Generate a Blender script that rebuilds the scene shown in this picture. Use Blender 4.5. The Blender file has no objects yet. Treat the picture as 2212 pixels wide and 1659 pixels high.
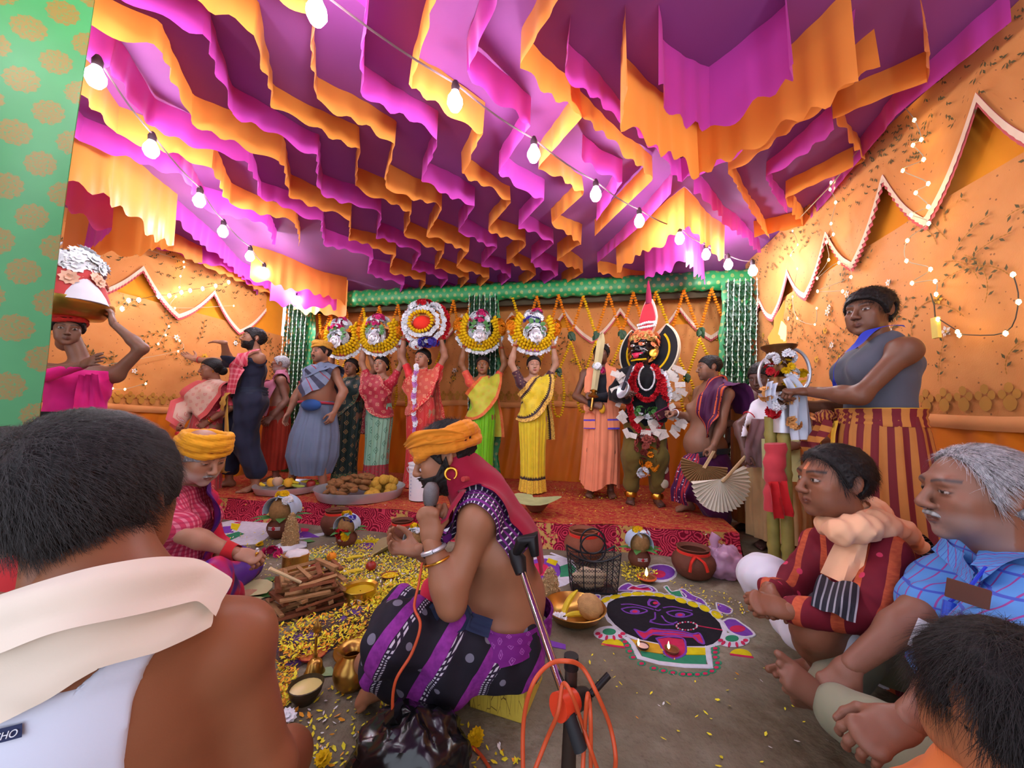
import bpy, math, random
import numpy as np
from math import sin, cos, pi, radians, sqrt, atan2
from mathutils import Vector, Matrix, Quaternion, noise as mnoise
rnd = random.Random(11)
nrs = np.random.RandomState(5)
sc = bpy.context.scene
COL = sc.collection
# ---------------------------------------------------------------- camera, world, exposure, string bulbs' power
FOC, CAM_Z = 800.0, 1.0
PITCH, ROLL, YAW = radians(5.0), radians(1.0), radians(11.3)
FW = Vector((0, cos(PITCH), sin(PITCH)))
_u = Vector((0, -sin(PITCH), cos(PITCH)))
_r = Vector((1, 0, 0))
RT = _r * cos(ROLL) + _u * sin(ROLL)
UP = -_r * sin(ROLL) + _u * cos(ROLL)
CAM = Vector((0, 0, CAM_Z))
cam_data = bpy.data.cameras.new('camera')
cam_data.sensor_width = 36.0
cam_data.lens = 36.0 * FOC / 2212.0
cam_data.clip_start = 0.05
cam_ob = bpy.data.objects.new('camera', cam_data)
COL.objects.link(cam_ob)
_m = Matrix((RT, UP, -FW)).transposed().to_4x4()
_m.translation = CAM
cam_ob.matrix_world = _m
sc.camera = cam_ob
sc.view_settings.view_transform = 'Standard'
sc.view_settings.look = 'None'
sc.view_settings.exposure = 0.2
sc.view_settings.gamma = 1.0
sc.view_settings.use_curve_mapping = False
world = bpy.data.worlds.new('night_surroundings')
sc.world = world
world.use_nodes = True
world.node_tree.nodes['Background'].inputs[0].default_value = (0.80, 0.86, 1.0, 1)
world.node_tree.nodes['Background'].inputs[1].default_value = 1.9
BULB_POWER = 195.0
sc.cycles.max_bounces = 6
sc.cycles.diffuse_bounces = 3
sc.cycles.glossy_bounces = 2
sc.cycles.transmission_bounces = 3
sc.cycles.transparent_max_bounces = 6
# ---------------------------------------------------------------- places: photograph pixel -> point in the tent
UD = Vector((sin(YAW), cos(YAW), 0))      # room depth axis
VD = Vector((cos(YAW), -sin(YAW), 0))     # room axis to the right
def ray(x, y): return FW * FOC + RT * (x - 1106.0) + UP * (829.5 - y)
def at(x, y, d):
 r = ray(x, y); return CAM + r * (d / r.y)
def onz(x, y, z=0.0):
 r = ray(x, y); return CAM + r * ((z - CAM_Z) / r.z)
def onv(x, y, v):
 r = ray(x, y); return CAM + r * (v / r.dot(VD))
def onu(x, y, u):
 r = ray(x, y); return CAM + r * (u / r.dot(UD))
def R3(v, u, z): return VD * v + UD * u + Vector((0, 0, z))
def vu(p): return p.dot(VD), p.dot(UD)
def V3(*a): return Vector(a)
def lerp(a, b, t): return a + (b - a) * t
# ---------------------------------------------------------------- materials
def lin(c):
 c = c / 255.0
 return c / 12.92 if c <= 0.04045 else ((c + 0.055) / 1.055) ** 2.4
def rgb(r, g, b): return (lin(r), lin(g), lin(b), 1.0)
class NT:
 def __init__(s, name):
  s.mat = bpy.data.materials.new(name); s.mat.use_nodes = True
  s.t = s.mat.node_tree; s.b = s.t.nodes['Principled BSDF']
 def node(s, ty, ins=None, **kw):
  n = s.t.nodes.new(ty)
  for k, v in kw.items(): setattr(n, k, v)
  for k, v in (ins or {}).items(): s.put(n.inputs[k], v)
  return n
 def put(s, inp, v):
  if isinstance(v, bpy.types.NodeSocket): s.t.links.new(v, inp)
  elif isinstance(v, bpy.types.Node): s.t.links.new(v.outputs[0], inp)
  else: inp.default_value = v
 def m(s, op, a, b=0.0, c=0.0, clamp=False):
  n = s.node('ShaderNodeMath', operation=op, use_clamp=clamp)
  for i, v in enumerate((a, b, c)): s.put(n.inputs[i], v)
  return n.outputs[0]
 def mix(s, f, a, b, mode='MIX'):
  n = s.node('ShaderNodeMix', data_type='RGBA', blend_type=mode)
  s.put(n.inputs[0], f); s.put(n.inputs[6], a); s.put(n.inputs[7], b)
  return n.outputs[2]
 def attr(s, name='pat', out='Vector'): return s.node('ShaderNodeAttribute', attribute_name=name).outputs[out]
 def pos(s): return s.node('ShaderNodeTexCoord').outputs['Object']
 def xyz(s, v):
  n = s.node('ShaderNodeSeparateXYZ', {0: v}); return n.outputs[0], n.outputs[1], n.outputs[2]
 def vec(s, x, y, z=0.0): return s.node('ShaderNodeCombineXYZ', {0: x, 1: y, 2: z}).outputs[0]
 def scale(s, v, sx, sy=None, sz=None):
  sy = sx if sy is None else sy; sz = sx if sz is None else sz
  return s.node('ShaderNodeVectorMath', {0: v, 1: (sx, sy, sz)}, operation='MULTIPLY').outputs[0]
 def noise(s, v, sc_=5.0, det=2.0, rough=0.5):
  return s.node('ShaderNodeTexNoise', {'Vector': v, 'Scale': sc_, 'Detail': det, 'Roughness': rough}).outputs[0]
 def vor(s, v, sc_=5.0, feature='F1', rand=1.0, out='Distance'):
  return s.node('ShaderNodeTexVoronoi', {'Vector': v, 'Scale': sc_, 'Randomness': rand}, feature=feature).outputs[out]
 def band(s, x, period, duty, soft=0.0, off=0.0):          # 1 inside the stripe
  f = s.m('FRACT', s.m('ADD', s.m('DIVIDE', x, period), off))
  return s.m('LESS_THAN', f, duty)
 def step(s, x, e0, e1):
  n = s.node('ShaderNodeMapRange', {0: x, 1: e0, 2: e1, 3: 0.0, 4: 1.0}); n.clamp = True
  return n.outputs[0]
 def bump(s, h, strength=0.3, dist=0.01):
  n = s.node('ShaderNodeBump', {'Height': h, 'Strength': strength, 'Distance': dist})
  s.t.links.new(n.outputs[0], s.b.inputs['Normal'])
 def done(s, col, rough=0.7, metal=0.0, spec=0.3, sheen=0.0, sss=0.0):
  s.put(s.b.inputs['Base Color'], col); s.put(s.b.inputs['Roughness'], rough)
  s.put(s.b.inputs['Metallic'], metal); s.put(s.b.inputs['Specular IOR Level'], spec)
  if sheen: s.put(s.b.inputs['Sheen Weight'], sheen)
  return s.mat
MATS = {}
def plain(name, c, rough=0.7, metal=0.0, spec=0.3, var=0.12, scale=8.0, bump=0.0, emit=0.0):
 if name in MATS: return MATS[name]
 n = NT(name); p = n.pos()
 f = n.noise(p, scale, 3.0)
 c2 = tuple(max(0, v * (1 - var * 2)) for v in c[:3]) + (1,)
 c1 = tuple(min(1, v * (1 + var)) for v in c[:3]) + (1,)
 if bump: n.bump(n.noise(p, scale * 6, 3.0), bump, 0.006)
 if emit:
  n.put(n.b.inputs['Emission Color'], c); n.put(n.b.inputs['Emission Strength'], emit)
 MATS[name] = n.done(n.mix(f, c2, c1), rough, metal, spec)
 return MATS[name]
def cloth(name, c, var=0.1, rough=0.75, weave=600.0, spec=0.2, sheen=0.1):
 if name in MATS: return MATS[name]
 n = NT(name); p = n.pos()
 f = n.noise(p, 6.0, 3.0)
 c2 = tuple(max(0, v * (1 - var * 2)) for v in c[:3]) + (1,)
 c1 = tuple(min(1, v * (1 + var)) for v in c[:3]) + (1,)
 n.bump(n.noise(p, weave * 0.3, 2.0), 0.12, 0.002)
 MATS[name] = n.done(n.mix(f, c2, c1), rough, 0.0, spec, sheen)
 return MATS[name]
def glow(name, c, strength):
 if name in MATS: return MATS[name]
 m = bpy.data.materials.new(name); m.use_nodes = True
 t = m.node_tree; b = t.nodes['Principled BSDF']
 b.inputs['Base Color'].default_value = (c[0] * .06, c[1] * .06, c[2] * .06, 1); b.inputs['Specular IOR Level'].default_value = .1
 b.inputs['Emission Color'].default_value = c; b.inputs['Emission Strength'].default_value = strength
 MATS[name] = m; return m
# ---------------------------------------------------------------- objects
def tag(o, label=None, cat=None, group=None, kind=None):
 if label: o['label'] = label
 if cat: o['category'] = cat
 if group: o['group'] = group
 if kind: o['kind'] = kind
 return o
def thing(name, label, cat, loc=(0, 0, 0), group=None, rz=0.0):
 o = bpy.data.objects.new(name, None); COL.objects.link(o)
 o.empty_display_size = 0.05
 o.location = loc; o.rotation_euler = (0, 0, rz)
 return tag(o, label, cat, group)
def origin_of(parent):
 v = Vector((0, 0, 0)); p = parent
 while p is not None: v = v + Vector(p.location); p = p.parent
 return v
def link(name, me, parent=None, mats=()):
 o = bpy.data.objects.new(name, me); COL.objects.link(o)
 for m in mats:
  me.materials.append(m)
 if parent is not None: o.parent = parent
 return o
def np_mesh(name, V, Fq, parent=None, mats=(), smooth=True, col=None, pat=None, fmat=None, tri=None):
 """V (n,3) in WORLD space; quads Fq (m,4); made local to the parent's location."""
 me = bpy.data.meshes.new(name)
 V = np.asarray(V, np.float32)
 org = np.array(origin_of(parent) if parent is not None else (0, 0, 0), np.float32)
 W = V - org
 nq = len(Fq); nt = 0 if tri is None else len(tri)
 me.vertices.add(len(W)); me.vertices.foreach_set('co', W.ravel())
 loops = np.asarray(Fq, np.int32).ravel() if nq else np.zeros(0, np.int32)
 starts = np.arange(nq, dtype=np.int32) * 4
 if nt:
  loops = np.concatenate([loops, np.asarray(tri, np.int32).ravel()])
  starts = np.concatenate([starts, nq * 4 + np.arange(nt, dtype=np.int32) * 3])
 me.loops.add(len(loops)); me.loops.foreach_set('vertex_index', loops)
 me.polygons.add(nq + nt); me.polygons.foreach_set('loop_start', starts)
 if fmat is not None: me.polygons.foreach_set('material_index', np.asarray(fmat, np.int32))
 me.update(calc_edges=True); me.validate()
 me.polygons.foreach_set('use_smooth', np.full(nq + nt, smooth))
 if col is not None:
  a = me.color_attributes.new('Col', 'FLOAT_COLOR', 'POINT')
  a.data.foreach_set('color', np.asarray(col, np.float32).ravel())
 if pat is not None:
  a = me.attributes.new('pat', 'FLOAT_VECTOR', 'POINT')
  a.data.foreach_set('vector', np.asarray(pat, np.float32).ravel())
 return link(name, me, parent, mats)
class MB:
 """collects pieces; build() links them as ONE mesh object (vertices in world space)"""
 def __init__(s): s.v = []; s.f = []; s.p = []; s.mi = []; s.cm = 0
 def add(s, verts, faces, pats=None):
  o = len(s.v); s.v += [tuple(q) for q in verts]
  s.p += [tuple(q) for q in pats] if pats is not None else [(0, 0, 0)] * len(verts)
  s.f += [[i + o for i in f] for f in faces]; s.mi += [s.cm] * len(faces)
  return s
 def box(s, lo, hi, M=None):
  x0, y0, z0 = lo; x1, y1, z1 = hi
  vs = [Vector(q) for q in ((x0,y0,z0),(x1,y0,z0),(x1,y1,z0),(x0,y1,z0),(x0,y0,z1),(x1,y0,z1),(x1,y1,z1),(x0,y1,z1))]
  if M is not None: vs = [M @ q for q in vs]
  return s.add(vs, [(0,3,2,1),(4,5,6,7),(0,1,5,4),(1,2,6,5),(2,3,7,6),(3,0,4,7)])
 def tube(s, pts, r, seg=8, caps=True, pats=False):
  pts = [Vector(p) for p in pts]; n = len(pts)
  rs = list(r) if hasattr(r, '__len__') else [r] * n
  vs = []; pv = []; prev = None; L = 0.0
  for i, p in enumerate(pts):
   d = (pts[min(i + 1, n - 1)] - pts[max(i - 1, 0)]).normalized()
   if prev is None:
    a = Vector((0, 0, 1)) if abs(d.z) < 0.9 else Vector((1, 0, 0))
    x = d.cross(a).normalized()
   else:
    x = (prev - d * prev.dot(d)); x = x.normalized() if x.length > 1e-6 else d.orthogonal().normalized()
   prev = x; y = d.cross(x)
   if i: L += (p - pts[i - 1]).length
   for k in range(seg):
    t = 2 * pi * k / seg
    vs.append(p + (x * cos(t) + y * sin(t)) * rs[i]); pv.append((k / seg, L, 0))
  fs = [(i*seg+k, i*seg+(k+1)%seg, (i+1)*seg+(k+1)%seg, (i+1)*seg+k) for i in range(n-1) for k in range(seg)]
  if caps:
   fs.append(tuple(range(seg - 1, -1, -1))); fs.append(tuple((n-1)*seg + k for k in range(seg)))
  return s.add(vs, fs, pv)
 def lathe(s, prof, base=(0, 0, 0), seg=24, axis=None, sx=1.0, sy=1.0, wob=None):
  """prof: list of (r, z) ; axis: up vector"""
  M = Matrix.Identity(3)
  if axis is not None: M = Vector((0, 0, 1)).rotation_difference(Vector(axis)).to_matrix()
  b = Vector(base); vs = []; pv = []
  for (r, z) in prof:
   for k in range(seg):
    t = 2 * pi * k / seg; rr = r * (wob(t, z) if wob else 1.0)
    vs.append(b + M @ Vector((rr * cos(t) * sx, rr * sin(t) * sy, z))); pv.append((k / seg, z, r))
  n = len(prof)
  fs = [(i*seg+k, i*seg+(k+1)%seg, (i+1)*seg+(k+1)%seg, (i+1)*seg+k) for i in range(n-1) for k in range(seg)]
  if prof[0][0] > 1e-5 and abs(prof[0][1] - prof[1][1]) > 1e-4: fs.append(tuple(range(seg - 1, -1, -1)))
  if prof[-1][0] > 1e-5 and abs(prof[-1][1] - prof[-2][1]) > 1e-4: fs.append(tuple((n-1)*seg + k for k in range(seg)))
  return s.add(vs, fs, pv)
 def ell(s, c, r, M=None, seg=12, rings=8, wob=None):
  c = Vector(c); vs = []; pv = []
  for i in range(rings + 1):
   a = pi * i / rings
   for k in range(seg):
    t = 2 * pi * k / seg
    q = Vector((sin(a) * cos(t), sin(a) * sin(t), -cos(a)))
    w = wob(q) if wob else 1.0
    q = Vector((q.x * r[0], q.y * r[1], q.z * r[2])) * w
    if M is not None: q = M @ q
    vs.append(c + q); pv.append((k / seg, i / rings, 0))
  fs = []
  for i in range(rings):
   for k in range(seg):
    a, b_, c_, d = i*seg+k, i*seg+(k+1)%seg, (i+1)*seg+(k+1)%seg, (i+1)*seg+k
    if i == 0: fs.append((a, c_, d))
    elif i == rings - 1: fs.append((a, b_, d))
    else: fs.append((a, b_, c_, d))
  return s.add(vs, fs, pv)
 def grid(s, fn, nu, nv, thick=0.0, closed_u=False):
  """fn(i/nu, j/nv) -> (point, pat)"""
  vs = []; pv = []
  for j in range(nv + 1):
   for i in range(nu + 1):
    p, q = fn(i / nu, j / nv); vs.append(Vector(p)); pv.append(q)
  w = nu + 1
  fs = [(j*w+i, j*w+i+1, (j+1)*w+i+1, (j+1)*w+i) for j in range(nv) for i in range(nu)]
  if thick:
   nrm = [Vector((0, 0, 0)) for _ in vs]
   for f in fs:
    n_ = (vs[f[2]] - vs[f[0]]).cross(vs[f[3]] - vs[f[1]])
    for i in f: nrm[i] += n_
   m0 = len(vs)
   vs += [vs[i] - (nrm[i].normalized() if nrm[i].length > 0 else Vector((0,0,1))) * thick for i in range(m0)]
   pv += pv
   back = [tuple(m0 + i for i in reversed(f)) for f in fs]
   bd = [j for j in range(nu + 1)] + [r * w + nu for r in range(1, nv + 1)] + [nv * w + i for i in range(nu - 1, -1, -1)] + [r * w for r in range(nv - 1, 0, -1)]
   side = [(bd[k + 1 - len(bd)], bd[k], m0 + bd[k], m0 + bd[k + 1 - len(bd)]) for k in range(len(bd))]
   fs = fs + back + side
  return s.add(vs, fs, pv)
 def prism(s, pts, z0, z1, M=None):
  """flat polygon (x,y) lists extruded from z0 to z1, centre-fanned top"""
  n = len(pts); vs = [Vector((p[0], p[1], z1)) for p in pts] + [Vector((p[0], p[1], z0)) for p in pts]
  if M is not None: vs = [M @ q for q in vs]
  return s.add(vs, [tuple(range(n))] + [((i+1) % n, i, n + i, n + (i+1) % n) for i in range(n)], [(q.x, q.y, 0) for q in vs])
 def build(s, name, mats, parent=None, smooth=True, kind=None):
  me = bpy.data.meshes.new(name)
  org = origin_of(parent) if parent is not None else Vector((0, 0, 0))
  me.from_pydata([(q[0]-org.x, q[1]-org.y, q[2]-org.z) for q in s.v], [], s.f)
  mats = mats if isinstance(mats, (list, tuple)) else [mats]
  me.polygons.foreach_set('material_index', s.mi)
  me.polygons.foreach_set('use_smooth', [smooth] * len(me.polygons))
  a = me.attributes.new('pat', 'FLOAT_VECTOR', 'POINT')
  a.data.foreach_set('vector', [c for q in s.p for c in q])
  me.update()
  if smooth: me.set_sharp_from_angle(angle=radians(50))
  o = link(name, me, parent, mats)
  if kind: o['kind'] = kind
  return o
def copy_tree(src, loc=None, rz=None, scale=None, label=None):
 c = src.copy(); COL.objects.link(c)
 if loc is not None: c.location = loc
 if rz is not None: c.rotation_euler = (0, 0, rz)
 if scale is not None: c.scale = scale if hasattr(scale, '__len__') else (scale,) * 3
 if label: c['label'] = label
 for ch in src.children:
  d = ch.copy(); COL.objects.link(d); d.parent = c
  for g in ch.children:
   e = g.copy(); COL.objects.link(e); e.parent = d
 return c
def catmull(pts, n=8):
 pts = [Vector(p) for p in pts]; out = []
 for i in range(len(pts) - 1):
  p0, p1, p2, p3 = pts[max(i-1, 0)], pts[i], pts[i+1], pts[min(i+2, len(pts)-1)]
  for k in range(n):
   t = k / n
   out.append(0.5 * ((2*p1) + (p2-p0)*t + (2*p0-5*p1+4*p2-p3)*t*t + (3*p1-p0-3*p2+p3)*t**3))
 return out + [pts[-1]]
ORD = 'first second third fourth fifth sixth seventh eighth ninth tenth eleventh twelfth thirteenth fourteenth fifteenth sixteenth seventeenth eighteenth nineteenth twentieth'.split()
# ================================================================ SETTING
VR, VL, UB, UF, ZC = 1.9, -4.7, 4.95, -1.6, 2.85
STZ = 0.18                                        # stage top
# ---- floor
def floor_mat():
 n = NT('mud_smeared_concrete'); p = n.pos()
 a = n.noise(p, 1.3, 5.0, 0.65); b = n.noise(p, 14.0, 4.0, 0.7); c = n.noise(p, 60.0, 3.0)
 c1 = n.mix(n.step(a, 0.36, 0.64), rgb(86, 76, 56), rgb(156, 150, 130))
 c2 = n.mix(n.step(b, 0.35, 0.75), c1, rgb(116, 104, 84))
 c3 = n.mix(n.m('MULTIPLY', n.step(c, 0.55, 0.8), 0.35), c2, rgb(62, 48, 42))
 n.bump(n.m('ADD', b, n.m('MULTIPLY', c, 0.6)), 0.55, 0.015)
 return n.done(c3, 0.85, 0.0, 0.25)
b = MB()
def ffn(s, t):
 v = lerp(VL - 0.1, VR + 0.1, s); u = lerp(UF, UB + 0.1, t)
 p = R3(v, u, 0); return p, (v, u, 0)
b.grid(ffn, 60, 60)
b.build('floor', floor_mat(), kind='structure')
# ---- ceiling sheet and frills
def satin_mat(name, c, trans=0.4, rough=0.38):
 n = NT(name); p = n.pos()
 f = n.noise(p, 3.0, 2.0)
 dk = tuple(v * 0.82 for v in c[:3]) + (1,)
 colr = n.mix(f, dk, c)
 n.put(n.b.inputs['Base Color'], colr); n.put(n.b.inputs['Roughness'], rough)
 n.put(n.b.inputs['Specular IOR Level'], 0.45); n.put(n.b.inputs['Sheen Weight'], 0.1)
 tr = n.node('ShaderNodeBsdfTranslucent', {'Color': colr})
 mx = n.node('ShaderNodeMixShader', {0: trans})
 n.t.links.new(n.b.outputs[0], mx.inputs[1]); n.t.links.new(tr.outputs[0], mx.inputs[2])
 out = [k for k in n.t.nodes if k.type == 'OUTPUT_MATERIAL'][0]
 n.t.links.new(mx.outputs[0], out.inputs[0])
 return n.mat
M_PURPLE = satin_mat('purple_ceiling_cloth', rgb(146, 64, 136), 0.05, 0.8)
M_ORS = satin_mat('orange_satin', rgb(246, 152, 66), 0.35)
M_MGS = satin_mat('magenta_satin', rgb(212, 74, 190), 0.35)
b = MB()
def cfn(s, t):
 v = lerp(VL - 0.05, VR + 0.05, s); u = lerp(UF, UB + 0.05, t)
 return R3(v, u, ZC + 0.03 * sin(v * 3.1) * sin(u * 2.7) + 0.015 * sin(v * 9 + u * 4)), (v, u, 0)
b.grid(cfn, 80, 80)
CEIL = b.build('ceiling', M_PURPLE, kind='structure')
def frill(pts, drop, mat, seed, wl=0.15, amp=0.008):
 """cloth frill whose top edge follows the room polyline pts [(v,u)...] on the ceiling"""
 P = [R3(v, u, 0) for v, u in pts]
 seg = []; L = 0
 for a, c in zip(P[:-1], P[1:]):
  l = (c - a).length; seg.append((L, l, a, c)); L += l
 nu = max(6, int(L / 0.022)); q = random.Random(seed)
 ph = [q.uniform(0, 6.28) for _ in range(6)]; js = [q.uniform(-1, 1) for _ in range(int(L / 0.35) + 3)]
 def fn(s, t):
  x = s * L
  for (l0, l, a, c) in seg:
   if x <= l0 + l + 1e-6: break
  k = (x - l0) / max(l, 1e-6); p = a.lerp(c, k)
  d = (c - a).normalized(); nn = Vector((-d.y, d.x, 0))
  w = 2 * pi * x / wl
  fold = sin(w + 1.3 * sin(w * 0.31 + ph[0]) + ph[1]) + 0.6 * sin(w * 0.43 + ph[2])
  j = x / 0.35; jj = lerp(js[int(j)], js[int(j) + 1], j - int(j))
  z = ZC + 0.02 - drop * t * (1 + 0.10 * jj + 0.05 * fold * t)
  off = amp * fold * (0.25 + 0.75 * t) + 0.02 * t * jj
  return p + nn * off + Vector((0, 0, z)), (x, t, 0)
 m = MB(); m.grid(fn, nu, 4)
 m.build('frill', mat, CEIL)
sd = 100
def zig(v0, k0, k1, mat, drop=0.19, amp=0.14, sh=0.0):
 pts = []
 for k in range(k0, k1 + 1):
  u = 0.52 + 0.36 * k * (1 + 0.004 * max(k, 0)) + sh
  pts.append((v0 + (amp if k % 2 == 0 else -amp), u))
 global sd; sd += 1
 frill(pts, drop, mat, sd)
for i, v0 in enumerate([-0.17, -0.45, -0.73, -1.02, -1.30, -1.57, -1.85, -2.13, -2.41, -2.69, -2.97]):
 mat = [M_ORS, M_MGS, M_ORS, M_MGS, M_ORS, M_ORS, M_MGS, M_ORS, M_MGS, M_ORS, M_MGS][i]
 zig(v0, -4 if i > 2 else 1, 12 if i not in (9, 10) else 7, mat)
def pf(px, drop, mat):
 global sd; sd += 1
 frill([vu(onz(x, y, ZC)) for x, y in px], drop, mat, sd)
for px, dr, mt in [
 ([(1228, 178), (1410, 345), (1284, 478)], .17, M_ORS), ([(1258, 290), (1345, 350), (1290, 440)], .17, M_MGS),
 ([(1235, 30), (1224, 90), (1470, 345), (1600, 278), (1850, 20)], .17, M_MGS), ([(1455, 372), (1392, 445), (1290, 540)], .17, M_MGS),
 ([(1350, 10), (1342, 110), (1505, 255), (1700, 100), (1835, -30)], .42, M_ORS), ([(1424, 0), (1432, 70), (1530, 142), (1700, 10), (1690, -60)], .40, M_MGS),
 ([(1655, 480), (1572, 330), (1700, 235), (1888, 70)], .17, M_ORS), ([(1700, 425), (1655, 345), (1795, 225)], .17, M_MGS),
 ([(1985, -20), (2008, 110), (1795, 205), (1862, 305), (1697, 385), (1737, 450), (1628, 480)], .17, M_ORS),
 ([(1330, 525), (1478, 408), (1566, 492)], .33, M_ORS), ([(1392, 530), (1478, 470), (1520, 545)], .40, M_MGS),
 ([(1500, 370), (1640, 520)], .18, M_MGS), ([(1290, 560), (1400, 590)], .2, M_ORS),
 ([(2180, -20), (1930, 200), (1780, 400), (1690, 510)], .16, M_MGS),
 ([(150, 250), (245, 295), (385, 420), (300, 440), (150, 420)], .5, M_ORS), ([(150, 310), (250, 380), (190, 440)], .5, M_MGS),
 ([(150, 455), (380, 500), (560, 600), (640, 630)], .22, M_ORS), ([(250, 470), (480, 545), (600, 610)], .2, M_MGS),
 ([(330, 390), (480, 520), (560, 610)], .2, M_MGS), ([(545, 530), (640, 560), (750, 600)], .40, M_ORS), ([(590, 560), (730, 600)], .5, M_MGS),
 ([(640, 595), (752, 606)], .5, M_ORS)]:
 pf(px, dr, mt)
# ---- cloth walls
def motif_mat(name, base, gold, sp=0.13, rad=0.3, rough=0.45, stag=True, dk=None):
 """satin with rows of ragged gold rosettes; pat = metres on the cloth"""
 n = NT(name); x, y, z = n.xyz(n.attr())
 yy = n.m('DIVIDE', y, sp * 0.62); row = n.m('FLOOR', yy)
 xx = n.m('ADD', n.m('DIVIDE', x, sp), n.m('MULTIPLY', n.m('MODULO', n.m('ABSOLUTE', row), 2.0), 0.5))
 fx = n.m('MULTIPLY', n.m('SUBTRACT', n.m('FRACT', xx), 0.5), 1.0); fy = n.m('MULTIPLY', n.m('SUBTRACT', n.m('FRACT', yy), 0.5), 0.62)
 r = n.m('SQRT', n.m('ADD', n.m('MULTIPLY', fx, fx), n.m('MULTIPLY', fy, fy)))
 ang = n.m('ARCTAN2', fy, fx)
 r2 = n.m('ADD', r, n.m('MULTIPLY', n.m('SINE', n.m('MULTIPLY', ang, 11.0)), 0.018))
 nz = n.noise(n.attr(), 120.0, 2.0)
 mask = n.m('MULTIPLY', n.m('LESS_THAN', n.m('ADD', r2, n.m('MULTIPLY', n.m('SUBTRACT', nz, 0.5), 0.12)), rad), 1.0)
 dots = n.m('MULTIPLY', mask, n.step(nz, 0.3, 0.5))
 f = n.noise(n.attr(), 7.0, 2.0)
 bc = n.mix(f, dk or tuple(v * 0.75 for v in base[:3]) + (1,), base)
 n.put(n.b.inputs['Metallic'], n.m('MULTIPLY', dots, 0.1))
 n.put(n.b.inputs['Base Color'], n.mix(dots, bc, gold)); n.put(n.b.inputs['Roughness'], rough)
 return n.mat
M_GREEN = motif_mat('green_brocade', rgb(54, 136, 74), rgb(122, 102, 40), 0.165, 0.29)
M_GREEN2 = motif_mat('green_brocade_small', rgb(40, 150, 84), rgb(150, 160, 90), 0.10, 0.2)
M_ORSKIRT = satin_mat('orange_pleated_satin', rgb(236, 128, 16), 0.1, 0.45)
M_BACK = cloth('marigold_backing_cloth', rgb(238, 150, 30), 0.06)
def net_mat():
 n = NT('peach_embroidered_net'); p = n.attr()
 v = n.vor(n.scale(p, 1, 1, 0), 26.0, out='Distance'); w = n.noise(p, 6.0, 3.0)
 c = n.mix(w, rgb(198, 122, 58), rgb(220, 148, 82))
 c = n.mix(n.m('MULTIPLY', n.m('LESS_THAN', v, 0.13), 0.8), c, rgb(120, 74, 40))
 g = n.vor(n.scale(p, 1, 1, 0), 160.0, out='Distance')
 n.bump(g, 0.25, 0.002)
 return n.done(c, 0.7, 0.0, 0.25, 0.1)
M_NET = net_mat()
M_STEM, M_LEAFD, M_WFL, M_YFL = cloth('gold_brown_thread', rgb(176, 116, 42)), cloth('olive_thread', rgb(92, 80, 44)), cloth('white_thread', rgb(238, 226, 214)), cloth('yellow_thread', rgb(226, 168, 46))
M_FRW, M_FRP = cloth('cream_frill', rgb(236, 206, 180)), cloth('rose_frill', rgb(206, 92, 96))
def embroider(parent, PT, s0, s1, z0, z1, dens, size=1.0, seed=1, vines=True):
 q = random.Random(seed); m = MB()
 def quad(c, ang, l, w, mi):
  m.cm = mi; ca, sa = cos(ang), sin(ang)
  pts = [(-l, 0), (-l * .1, -w), (l, 0), (-l * .1, w)]
  m.add([PT(c[0] + x * ca - y * sa, c[1] + x * sa + y * ca, 0.012) for x, y in pts], [(0, 1, 2, 3)])
 def flower(c, r, mi):
  n0 = q.choice((5, 6)); a0 = q.random() * 6
  for k in range(n0):
   a = a0 + 2 * pi * k / n0
   quad((c[0] + cos(a) * r * .62, c[1] + sin(a) * r * .62), a, r * .5, r * .34, mi)
  quad(c, 0, r * .3, r * .3, 3 if mi == 2 else 1)
 n = int((s1 - s0) * (z1 - z0) * dens)
 for _ in range(n):
  s, z = q.uniform(s0, s1), q.uniform(z0, z1)
  if not vines:
   a = q.uniform(0, 6.28); quad((s, z), a, .014 * size, .005 * size, 1); quad((s + .012 * size, z + .01 * size), a + .9, .012 * size, .004 * size, 1); continue
  a = q.uniform(0.6, 2.5); cur = q.uniform(-9, 9); L = q.uniform(.12, .3) * size; prev = (s, z); st = .018
  k = 0
  while k * st < L:
   a += cur * st; nx = (prev[0] + cos(a) * st, prev[1] + sin(a) * st)
   if not (z0 < nx[1] < z1 and s0 < nx[0] < s1): break
   quad(((prev[0] + nx[0]) / 2, (prev[1] + nx[1]) / 2), a, st * .62, .0028 * size, 0)
   if k % 2 == 1:
    side = 1 if k % 4 == 1 else -1
    quad((nx[0] + cos(a + side) * .016 * size, nx[1] + sin(a + side) * .016 * size), a + side * .8, .013 * size, .0055 * size, 1)
   prev = nx; k += 1
  if q.random() < .5 and z0 + .03 < prev[1] < z1 - .03: flower(prev, q.uniform(.016, .027) * size, q.choice((2, 2, 3)))
 m.build('embroidery', [M_STEM, M_LEAFD, M_WFL, M_YFL], parent, False, 'stuff')
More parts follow.
